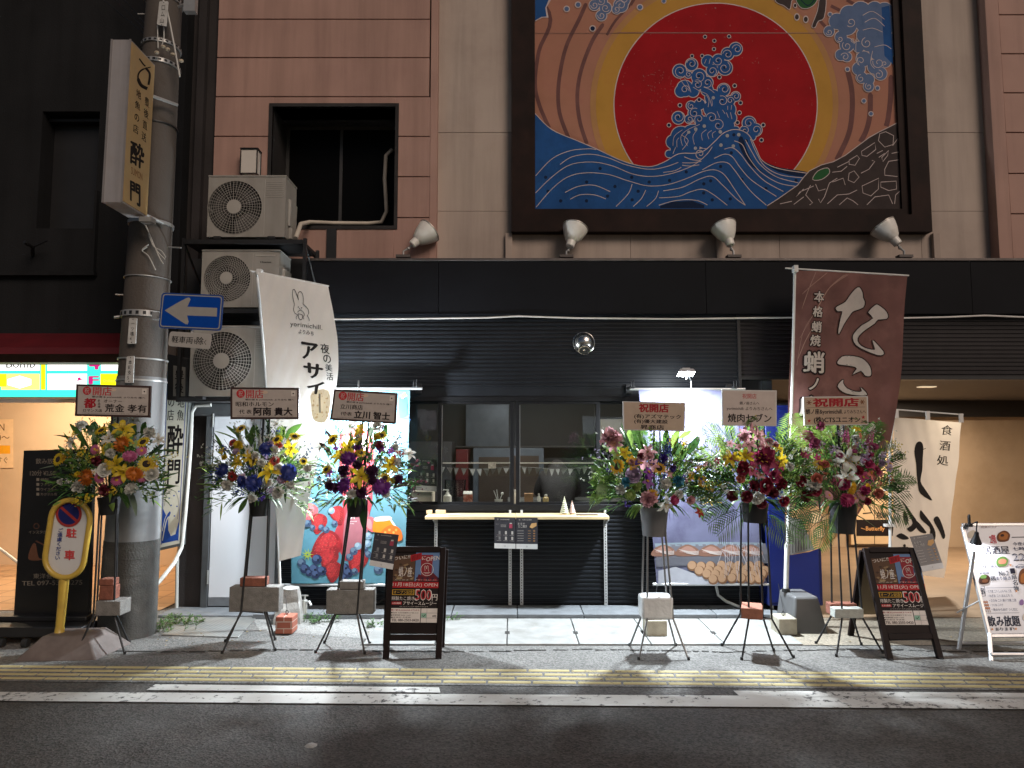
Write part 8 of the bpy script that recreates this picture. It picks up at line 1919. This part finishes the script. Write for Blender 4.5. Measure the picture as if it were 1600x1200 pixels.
def ink6(s, q):
    L_, Q = Qf(q); s.poly(Q(.02, .03, .98, .97), flat('plaque_tan3', (172, 150, 130)), 0); s.text('祝開店', Q(.15, .06, .85, .35), I_pd, 1, .05); s.text('蛸ノ座&yorimichill.', Q(.03, .42, .60, .64), I_pk, 1, .03); s.text('よりみちさんへ', Q(.62, .47, .96, .60), I_pk, 1, .01); s.text('(株)CTSユニオン', Q(.15, .70, .87, .94), I_pk, 1, .04); s.text('より', Q(.88, .83, .97, .93), I_pk, 1, .02); s.line([L_(.05, .38), L_(.95, .375)], .4, I_pk, 1)
    for u, v in ((.075, .84), (.92, .73)): c = L_(u, v); s.poly([(c[0] + (3.4 if k % 2 == 0 else 1.4) * math.sin(k * .628), c[1] - (3.4 if k % 2 == 0 else 1.4) * math.cos(k * .628)) for k in range(10)], I_pd, 1)
    for u in (.085, .91):
        c = L_(u, .2)
        for k in range(6): s.line([(c[0], c[1]), (c[0] + 4 * math.cos(k * 1.047), c[1] + 4 * math.sin(k * 1.047))], 1.3, I_brn, 1)
def fz(ox, oy, sc, lst): return [(ox + x / sc, oy + y / sc, k, c, p) for x, y, k, c, p in lst]
def zz(ox, oy, sc, lst): return [(ox + a / sc, oy + b_ / sc, ox + c / sc, oy + d / sc, m, w_) for a, b_, c, d, m, w_ in lst]
BIG[11] = zz(0, 560, 5, [(690, 690, 540, 468, 1, 14), (600, 830, 455, 640, 1, 17), (590, 800, 470, 720, 0, 10), (1110, 600, 1140, 468, 1, 9), (1130, 780, 1285, 640, 1, 20), (1160, 800, 1290, 690, 0, 15), (1150, 740, 1395, 690, 0, 7), (580, 630, 420, 580, 0, 7), (580, 730, 375, 698, 0, 7), (715, 600, 740, 465, 0, 16), (1090, 620, 1212, 490, 1, 10), (560, 830, 320, 840, 3, 5), (560, 880, 350, 900, 3, 5), (1120, 860, 1350, 880, 0, 5), (1020, 640, 1060, 480, 1, 9), (860, 1080, 880, 1170, 2, 9), (1030, 1040, 1060, 1190, 3, 12), (690, 560, 660, 470, 1, 9)])
BIG[22] = zz(300, 590, 4.444, [(320, 430, 155, 350, 2, 18), (410, 460, 370, 320, 1, 16), (610, 450, 620, 300, 2, 15), (650, 420, 765, 288, 1, 12), (690, 420, 795, 378, 2, 12), (240, 600, 35, 610, 2, 12), (250, 625, 90, 645, 1, 10), (670, 640, 885, 540, 2, 22), (690, 650, 870, 645, 1, 17), (245, 560, 150, 345, 1, 8), (340, 420, 235, 310, 1, 11), (240, 510, 140, 400, 0, 8), (380, 840, 330, 920, 1, 9), (700, 610, 860, 575, 2, 14)])
BIG[33] = zz(300, 590, 4.444, [(1010, 760, 820, 835, 4, 11), (1040, 785, 895, 905, 4, 13), (970, 540, 880, 420, 4, 8), (1310, 490, 1475, 470, 4, 8), (1350, 520, 1500, 500, 4, 7), (1350, 790, 1445, 890, 4, 9), (1400, 770, 1585, 850, 4, 7), (1180, 850, 1190, 1010, 0, 13), (900, 620, 735, 590, 4, 7), (910, 700, 815, 680, 4, 6), (1340, 420, 1350, 300, 0, 7), (1000, 480, 930, 340, 4, 8), (1400, 640, 1560, 635, 2, 5), (1240, 430, 1240, 310, 3, 7)])
BIG[44] = zz(900, 500, 4, [(350, 800, 330, 650, 2, 13), (260, 1000, 125, 915, 2, 18), (250, 1060, 75, 990, 1, 15), (240, 1060, 120, 1060, 2, -34), (260, 1020, 140, 1030, 1, -32), (560, 810, 570, 655, 1, 12), (600, 800, 640, 660, 2, 12), (650, 870, 640, 740, 0, 20), (700, 840, 765, 700, 0, 22), (690, 900, 850, 840, 0, 24), (740, 960, 900, 800, 0, 14), (720, 880, 800, 830, 1, 20), (320, 1140, 180, 1190, 1, 10), (700, 1100, 790, 1200, 0, 9), (640, 740, 720, 680, 2, 12), (330, 900, 150, 860, 1, 12), (420, 800, 400, 690, 1, 10), (740, 1060, 880, 1130, 1, 7), (780, 1000, 920, 950, 0, -50), (200, 900, 100, 840, 2, 12)])
BIG[55] = [(1158, 795, 1112, 820, 0, -32), (1165, 800, 1128, 835, 0, -30), (1195, 795, 1245, 830, 0, -34), (1190, 800, 1222, 842, 1, -26), (1150, 770, 1095, 760, 0, -34), (1140, 740, 1095, 690, 2, -32), (1150, 710, 1115, 655, 2, -30), (1215, 720, 1250, 660, 2, -32), (1220, 750, 1268, 720, 1, -32), (1230, 690, 1240, 640, 2, -26), (1130, 700, 1098, 660, 3, -22), (1180, 690, 1172, 650, 1, -20), (1210, 790, 1262, 800, 0, -30), (1146, 790, 1100, 800, 1, -26), (1217, 712, 1224, 672, 2, 9), (1132, 720, 1128, 690, 2, 8)]
BIG[66] = [(1290, 795, 1240, 815, 0, -32), (1300, 800, 1258, 842, 1, -32), (1300, 805, 1285, 846, 1, -26), (1292, 780, 1232, 778, 2, -34), (1345, 785, 1398, 800, 0, -34), (1350, 775, 1418, 770, 0, -30), (1360, 765, 1425, 745, 0, -26), (1280, 740, 1238, 700, 2, -34), (1290, 710, 1258, 660, 2, -32), (1270, 700, 1240, 660, 2, -30), (1350, 700, 1372, 655, 1, -28), (1330, 690, 1345, 652, 1, -24), (1300, 690, 1290, 655, 2, -26), (1365, 730, 1405, 700, 0, -30), (1370, 790, 1412, 812, 1, -24), (1250, 720, 1225, 690, 2, -28), (1330, 800, 1370, 822, 1, 10), (1310, 790, 1296, 826, 2, 9), (1350, 680, 1376, 668, 0, 7)]
B_blk = mat('bucket_black', (.016, .016, .018), rough=.4, var=.1); B_gry = mat('bucket_grey', (.12, .12, .125), rough=.45, var=.08)
F1 = fz(0, 560, 5, [(785, 560, 'sunflower', 'yellow', 9), (835, 702, 'sunflower', 'yellow', 9), (455, 790, 'sunflower', 'yellow', 9), (1140, 830, 'sunflower', 'yellow', 10), (1118, 658, 'sunflower', 'yellow', 9), (960, 560, 'lily', 'yellow', 15), (985, 620, 'lily', 'yellow', 12), (900, 830, 'lily', 'yellow', 16), (970, 890, 'lily', 'yellow', 15), (560, 650, 'lily', 'white', 14), (845, 630, 'lily', 'white', 12), (865, 738, 'carnation', 'white', 8), (620, 995, 'carnation', 'white', 9), (1165, 585, 'carnation', 'white', 9), (1178, 912, 'rose', 'white', 10), (1020, 1015, 'carnation', 'white', 9), (650, 525, 'carnation', 'white', 8), (820, 880, 'rose', 'white', 9), (1235, 640, 'lily', 'white', 11), (960, 682, 'mum', 'orange', 11), (690, 925, 'mum', 'orange', 13), (1045, 897, 'mum', 'orange', 11), (735, 712, 'gerbera', 'pink', 8), (1105, 720, 'gerbera', 'pink', 8), (1015, 775, 'mum', 'pink', 9), (780, 930, 'gerbera', 'pink', 9), (1115, 922, 'gerbera', 'pink', 8), (912, 957, 'gerbera', 'pink', 9), (650, 740, 'cluster', 'yellow', 9), (720, 785, 'cluster', 'yellow', 8), (690, 1085, 'cluster', 'yellow', 10), (610, 1105, 'cluster', 'yellow', 9), (890, 1030, 'cluster', 'yellow', 8), (1150, 1060, 'cluster', 'green', 9), (760, 805, 'carnation', 'maroon', 8), (815, 1030, 'carnation', 'maroon', 8), (590, 590, 'cluster', 'yellow', 7), (1040, 490, 'lily', 'white', 10)])
F2 = fz(300, 590, 4.444, [(690, 490, 'lily', 'yellow', 14), (540, 655, 'lily', 'yellow', 18), (320, 590, 'lily', 'yellow', 12), (400, 560, 'lily', 'yellow', 11), (300, 520, 'orchid', 'yellow', 8), (590, 430, 'sunflower', 'yellow', 8), (715, 415, 'sunflower', 'yellow', 8), (345, 360, 'sunflower', 'yellow', 8), (425, 575, 'sunflower', 'yellow', 8), (775, 585, 'sunflower', 'yellow', 6), (515, 510, 'mum', 'blue', 11), (225, 655, 'mum', 'blue', 11), (430, 738, 'mum', 'blue', 12), (665, 660, 'mum', 'blue', 11), (350, 728, 'carnation', 'blue', 9), (285, 450, 'gerbera', 'red', 7), (600, 470, 'gerbera', 'red', 7), (575, 577, 'gerbera', 'red', 7), (275, 690, 'gerbera', 'red', 8), (630, 707, 'gerbera', 'red', 7), (590, 375, 'cluster', 'blue', 6), (225, 497, 'cluster', 'blue', 8), (490, 830, 'cluster', 'violet', 9), (530, 782, 'cluster', 'lilac', 9), (250, 745, 'carnation', 'white', 8), (595, 803, 'carnation', 'white', 9), (420, 825, 'carnation', 'white', 8), (345, 440, 'spike', 'white', 8), (475, 430, 'spike', 'white', 8), (570, 510, 'carnation', 'white', 7), (685, 740, 'carnation', 'white', 8), (585, 330, 'lily', 'white', 9), (530, 730, 'carnation', 'white', 7), (330, 800, 'cluster', 'blue', 8), (160, 720, 'cluster', 'blue', 7)])
F3 = fz(300, 590, 4.444, [(1090, 490, 'lily', 'yellow', 15), (1040, 545, 'lily', 'yellow', 13), (1160, 380, 'orchid', 'yellow', 9), (1165, 350, 'orchid', 'yellow', 7), (1180, 685, 'lily', 'yellow', 16), (1380, 612, 'lily', 'yellow', 13), (980, 437, 'sunflower', 'yellow', 9), (1310, 405, 'sunflower', 'yellow', 8), (1170, 520, 'sunflower', 'yellow', 7), (1335, 692, 'sunflower', 'yellow', 8), (935, 640, 'sunflower', 'yellow', 7), (1085, 572, 'mum', 'purple', 10), (1070, 757, 'mum', 'purple', 11), (1320, 757, 'mum', 'purple', 12), (1155, 602, 'carnation', 'darkpurple', 8), (1255, 647, 'carnation', 'darkpurple', 9), (1250, 712, 'carnation', 'darkpurple', 8), (1060, 652, 'carnation', 'darkpurple', 9), (955, 750, 'carnation', 'darkpurple', 8), (1005, 762, 'carnation', 'darkpurple', 8), (1175, 792, 'carnation', 'darkpurple', 10), (1425, 702, 'carnation', 'darkpurple', 8), (1300, 470, 'carnation', 'crimson', 7), (1412, 572, 'orchid', 'red', 7), (895, 482, 'lily', 'white', 12), (1505, 525, 'lily', 'white', 11), (1090, 332, 'lily', 'white', 12), (1285, 342, 'rose', 'white', 8), (1105, 803, 'carnation', 'white', 8), (950, 590, 'spike', 'white', 8), (1340, 803, 'carnation', 'white', 7), (1430, 590, 'carnation', 'white', 7), (930, 370, 'spike', 'darkpurple', 5), (1325, 365, 'spike', 'darkpurple', 5), (1440, 530, 'cluster', 'red', 8)])
F4 = fz(900, 500, 4, [(215, 745, 'carnation', 'palepink', 16), (245, 790, 'lily', 'palepink', 14), (260, 915, 'sunflower', 'gold', 10), (525, 922, 'sunflower', 'gold', 8), (360, 912, 'orchid', 'gold', 9), (300, 830, 'orchid', 'yellow', 9), (345, 870, 'orchid', 'gold', 9), (790, 1010, 'cluster', 'gold', 9), (840, 1040, 'cluster', 'gold', 8), (540, 830, 'spike', 'blue', 15), (570, 780, 'spike', 'blue', 13), (420, 885, 'orchid', 'palepink', 10), (450, 830, 'lily', 'palepink', 13), (485, 905, 'orchid', 'palepink', 10), (405, 850, 'carnation', 'maroon', 6), (465, 950, 'orchid', 'purple', 10), (455, 1012, 'orchid', 'purple', 10), (600, 912, 'cluster', 'darkpurple', 9), (540, 990, 'cluster', 'blue', 9), (365, 972, 'rose', 'lilac', 12), (320, 1015, 'carnation', 'sky', 9), (635, 1002, 'carnation', 'sky', 9), (335, 1100, 'mum', 'green', 8), (380, 1040, 'carnation', 'green', 8), (470, 1085, 'gerbera', 'gold', 8), (450, 1115, 'carnation', 'palepink', 13), (560, 1150, 'lily', 'white', 14), (612, 1122, 'mum', 'magenta', 7), (715, 1127, 'carnation', 'palepink', 7), (285, 1052, 'carnation', 'white', 8), (560, 1020, 'carnation', 'white', 9), (640, 1090, 'rose', 'white', 7), (765, 1200, 'orchid', 'red', 7), (700, 960, 'cluster', 'white', 7), (680, 780, 'cluster', 'yellow', 9), (780, 740, 'cluster', 'white', 9), (700, 880, 'cluster', 'maroon', 7), (330, 1150, 'cluster', 'violet', 8), (585, 1085, 'cluster', 'green', 6)])
F5 = fz(1100, 600, 5.455, [(465, 455, 'lily', 'palepink', 16), (380, 512, 'lily', 'palepink', 15), (340, 422, 'lily', 'palepink', 12), (525, 545, 'lily', 'palepink', 12), (405, 375, 'bud', 'palepink', 8), (230, 640, 'lily', 'yellow', 14), (345, 612, 'lily', 'yellow', 14), (660, 642, 'lily', 'yellow', 13), (630, 552, 'lily', 'yellow', 10), (490, 650, 'lily', 'rosepink', 22), (520, 620, 'carnation', 'rosepink', 15), (595, 692, 'lily', 'rosepink', 16), (575, 590, 'orchid', 'pink', 8), (340, 742, 'rose', 'crimson', 9), (410, 752, 'orchid', 'rosepink', 9), (480, 782, 'orchid', 'palepink', 8), (525, 862, 'rose', 'crimson', 12), (430, 872, 'carnation', 'maroon', 9), (635, 782, 'orchid', 'rosepink', 10), (655, 852, 'carnation', 'crimson', 9), (250, 960, 'rose', 'maroon', 8), (370, 967, 'rose', 'maroon', 9), (490, 1012, 'rose', 'maroon', 8), (580, 932, 'carnation', 'maroon', 9), (455, 967, 'rose', 'white', 9), (200, 885, 'cluster', 'white', 10), (290, 930, 'cluster', 'green', 9), (660, 930, 'cluster', 'white', 9), (340, 690, 'carnation', 'crimson', 7), (680, 1000, 'rose', 'crimson', 8), (310, 800, 'rose', 'coral', 6), (500, 560, 'orchid', 'white', 9), (590, 800, 'rose', 'rosepink', 9), (430, 700, 'orchid', 'rosepink', 8)])
F6 = fz(1240, 600, 5.455, [(110, 440, 'carnation', 'pink', 9), (180, 512, 'carnation', 'pink', 9), (445, 430, 'spike', 'pink', 11), (655, 480, 'spike', 'pink', 12), (240, 368, 'carnation', 'pink', 7), (450, 655, 'lily', 'white', 19), (455, 795, 'lily', 'white', 16), (215, 687, 'gerbera', 'yellow', 9), (500, 892, 'gerbera', 'gold', 11), (530, 392, 'orchid', 'yellow', 7), (640, 877, 'gerbera', 'gold', 7), (630, 692, 'rose', 'magenta', 9), (430, 862, 'rose', 'magenta', 9), (725, 937, 'rose', 'coral', 8), (190, 812, 'rose', 'coral', 8), (445, 985, 'mum', 'magenta', 11), (120, 952, 'carnation', 'crimson', 9), (610, 902, 'carnation', 'magenta', 8), (590, 782, 'orchid', 'magenta', 9), (545, 742, 'carnation', 'crimson', 8), (585, 950, 'gerbera', 'palepink', 8), (305, 945, 'gerbera', 'palepink', 7), (525, 980, 'gerbera', 'palepink', 7), (240, 522, 'cluster', 'lilac', 9), (340, 562, 'cluster', 'lilac', 10), (630, 602, 'cluster', 'lilac', 10), (740, 612, 'cluster', 'lilac', 9), (170, 870, 'carnation', 'white', 10), (720, 842, 'cluster', 'coral', 9), (180, 912, 'rose', 'crimson', 8), (70, 822, 'rose', 'crimson', 8), (660, 760, 'orchid', 'coral', 8), (360, 820, 'cluster', 'magenta', 8), (560, 540, 'cluster', 'lilac', 8), (635, 1000, 'carnation', 'crimson', 6), (380, 720, 'cluster', 'white', 8), (270, 680, 'rose', 'coral', 6), (560, 655, 'cluster', 'white', 8), (700, 740, 'rose', 'rosepink', 7)])
cfgA = [(16, 'lance', 1, .20), (9, 'lance', 0, .22), (12, 'twig', 2, .24), (12, 'twig', 0, .22), (8, 'grass', 2, .3), (12, 'y', 5, .26), (6, 'w', 6, .26), (16, 'bush', 1, .1), (10, 'bush', 2, .1)]
cfgB = [(16, 'lance', 2, .19), (8, 'lance', 1, .2), (12, 'twig', 0, .24), (12, 'b', 7, .25), (8, 'w', 6, .25), (10, 'grass', 1, .3), (12, 'bush', 1, .1), (8, 'bush', 3, .1)]
cfgC = [(9, 'lance', 4, .22), (8, 'lance', 0, .18), (10, 'twig', 3, .26), (12, 'grass', 4, .3), (8, 'b', 7, .25), (7, 'm', 9, .25), (8, 'grass', 2, .3), (10, 'bush', 0, .1), (8, 'twig', 1, .25)]
cfgD = [(12, 'lance', 1, .22), (10, 'lance', 0, .24), (9, 'euc', 2, .26), (8, 'frond', 1, .24), (8, 'w', 6, .28), (6, 'l', 8, .28), (20, 'bush', 0, .1), (16, 'bush', 1, .1), (8, 'twig', 2, .26)]
cfgE = [(6, 'frond', 1, .2), (4, 'frond', 2, .2), (3, 'frond', 0, .2), (14, 'lance', 2, .16), (8, 'grass', 2, .26), (10, 'y', 5, .24), (12, 'w', 6, .28), (20, 'bush', 0, .1), (20, 'bush', 1, .1), (10, 'twig', 2, .24)]
S = []
S.append(flower_stand('flower stand with orange chrysanthemums, on bricks, in front of the utility pole', [(116, 1030), (195, 1023), (136, 1009), (202, 1006)], [(146, 962), (178, 962), (151, 958), (181, 958)], [(155, 803), (182, 803), (159, 802), (184, 802)], (154, 776, 187, 804), B_blk, [(119, 600), (236, 603), (234.5, 652.5), (117, 650)], M_pfr, ink1, (174, 735), (96, 78), cfgA, F1, 11))
S.append(flower_stand('flower stand with big blue chrysanthemums and yellow lilies before the white door', [(347, 1022), (430, 1018), (352, 1004), (430, 1001)], [(377, 955), (414, 958), (380, 952), (416, 954)], [(391, 803), (419, 803), (394, 802), (421, 802)], (389, 780, 421, 806), B_blk, [(360, 605), (467.5, 606), (467.5, 655), (360, 655)], M_pfr, ink2, (406, 740), (94, 82), cfgB, F2, 22))
S.append(flower_stand('flower stand with dark purple flowers in front of the fruit banner', [(493, 1021), (570, 1023), (507, 1006), (578, 1008)], [(523, 960), (558, 960), (526, 956), (561, 957)], [(544, 806), (570, 803), (547, 804), (573, 802)], (541, 780, 573, 807), B_blk, [(522, 608), (621, 614), (618.5, 662.5), (515.5, 656)], M_pfr, ink3, (570, 740), (84, 84), cfgC, F3, 33))
S.append(flower_stand('grey-bucket flower stand with a tall blue flower spike, left edge of the takoyaki banner', [(998, 1032), (1076, 1032), (984, 1010), (1056, 1010)], [(1011, 968), (1052, 967), (1002, 963), (1044, 965)], [(1012, 836), (1040, 836), (1006, 834), (1034, 834)], (1000, 792, 1044, 837), B_gry, [(973, 627), (1071, 629), (1070, 674), (974, 672)], M_pwh, ink4, (1022, 745), (104, 82), cfgD, F4, 44, mat('leg_grey', (.20, .20, .20), rough=.4, metal=.5)))
S.append(flower_stand('flower stand with a large dark pink lily bloom in front of the takoyaki banner', [(1159, 1032), (1240, 1029), (1128, 1010), (1209, 1018)], [(1170, 967), (1206, 967), (1157, 958), (1192, 964)], [(1169, 815), (1198, 815), (1158, 814), (1187, 814)], (1158, 785, 1200, 816), B_blk, [(1128, 609), (1213.5, 610), (1213.5, 666), (1129, 665)], M_pwh, ink5, (1180, 740), (96, 82), cfgE, F5, 55))
S.append(flower_stand('flower stand with white lilies and magenta flowers in front of the brown flag', [(1307, 1027), (1380, 1022), (1275, 1007), (1346, 1009)], [(1316, 964), (1348, 966), (1300, 960), (1332, 963)], [(1310, 832), (1335, 832), (1298, 830), (1323, 830)], (1297, 785, 1338, 833), B_blk, [(1255, 620), (1356, 619), (1357, 664), (1257, 665)], M_pwh, ink6, (1318, 740), (98, 88), cfgE, F6, 66))
# ballast resting on the braces
def ballast(name, lab, cat, si, px0, px1, ytop, ybot, dep, m, z_on=None, rot=0.0, bev=.006, dy=0.0):
    st, kp, zk, Y = S[si]; a, c = P(px0, ybot, Y - dep / 2 + dy), P(px1, ybot, Y - dep / 2 + dy); h = (ybot - ytop) / F * Y; z0 = z_on if z_on is not None else zk + .006; ctr = V(((a.x + c.x) / 2, Y + dy, z0)); w_ = (c.x - a.x) / 2
    b = MB(); u = V((math.cos(rot), math.sin(rot), 0)); b.obox(ctr + V((0, 0, h / 2)), u * w_, V((-u.y, u.x, 0)) * dep / 2, V((0, 0, h / 2))); o = tag(b.build(name, m, loc=ctr, bev=bev), lab, cat); return z0 + h + .001
M_blkc = mat('cinder_block', (.165, .157, .145), rough=.9, var=.2, scale=20, bump=.6, bscale=120); M_wrap = mat('plastic_wrap', (.62, .63, .63), rough=.25, var=.1, bump=.9, bscale=25)
z = ballast('concrete_block', 'pale concrete block on the brace of the flower stand by the pole', 'block', 0, 148, 187, 941, 963, .16, M_blkc); z2 = ballast('brick', 'red brick standing on the pale block by the pole', 'brick', 0, 154, 176, 920, 941, .1, M_brick, z); ballast('brick', 'topmost red brick of the pair by the pole', 'brick', 0, 154, 175, 909.5, 919.5, .1, M_brick, z2)
z = ballast('concrete_block', 'wide grey concrete block on the blue-flower stand before the white door', 'block', 1, 357, 435, 921, 958, .12, M_blkc); ballast('brick', 'dark red brick lying on the wide block before the white door', 'brick', 1, 374, 414, 908, 921, .1, M_brick, z)
z = ballast('concrete_block', 'wide grey concrete block on the purple-flower stand', 'block', 2, 509, 583, 922, 958, .12, M_blkc); ballast('concrete_block', 'smaller grey block on top of the wide block of the purple-flower stand', 'block', 2, 530, 567, 910, 922, .1, M_blkc, z)
ballast('wrapped_block', 'block wrapped in white plastic on the grey-bucket flower stand', 'block', 3, 1003, 1053, 931, 965, .17, M_wrap, bev=.02)
ballast('brick', 'orange-red brick on the brace of the dark pink flower stand', 'brick', 4, 1167, 1199, 947, 963, .22, mat('brick_orange', (.27, .105, .066), rough=.85, var=.2, scale=25, bump=.4, bscale=120), rot=-.35)
ballast('brick', 'reddish brick at the back of the stand beside the right A-board', 'brick', 5, 1298, 1340, 942, 959, .09, M_brick, dy=.06); ballast('brick', 'pale grey brick at the front of the stand beside the right A-board', 'brick', 5, 1305, 1350, 950, 964, .09, mat('brick_grey', (.34, .35, .32), rough=.85, var=.15, scale=25, bump=.4, bscale=120), dy=-.04)
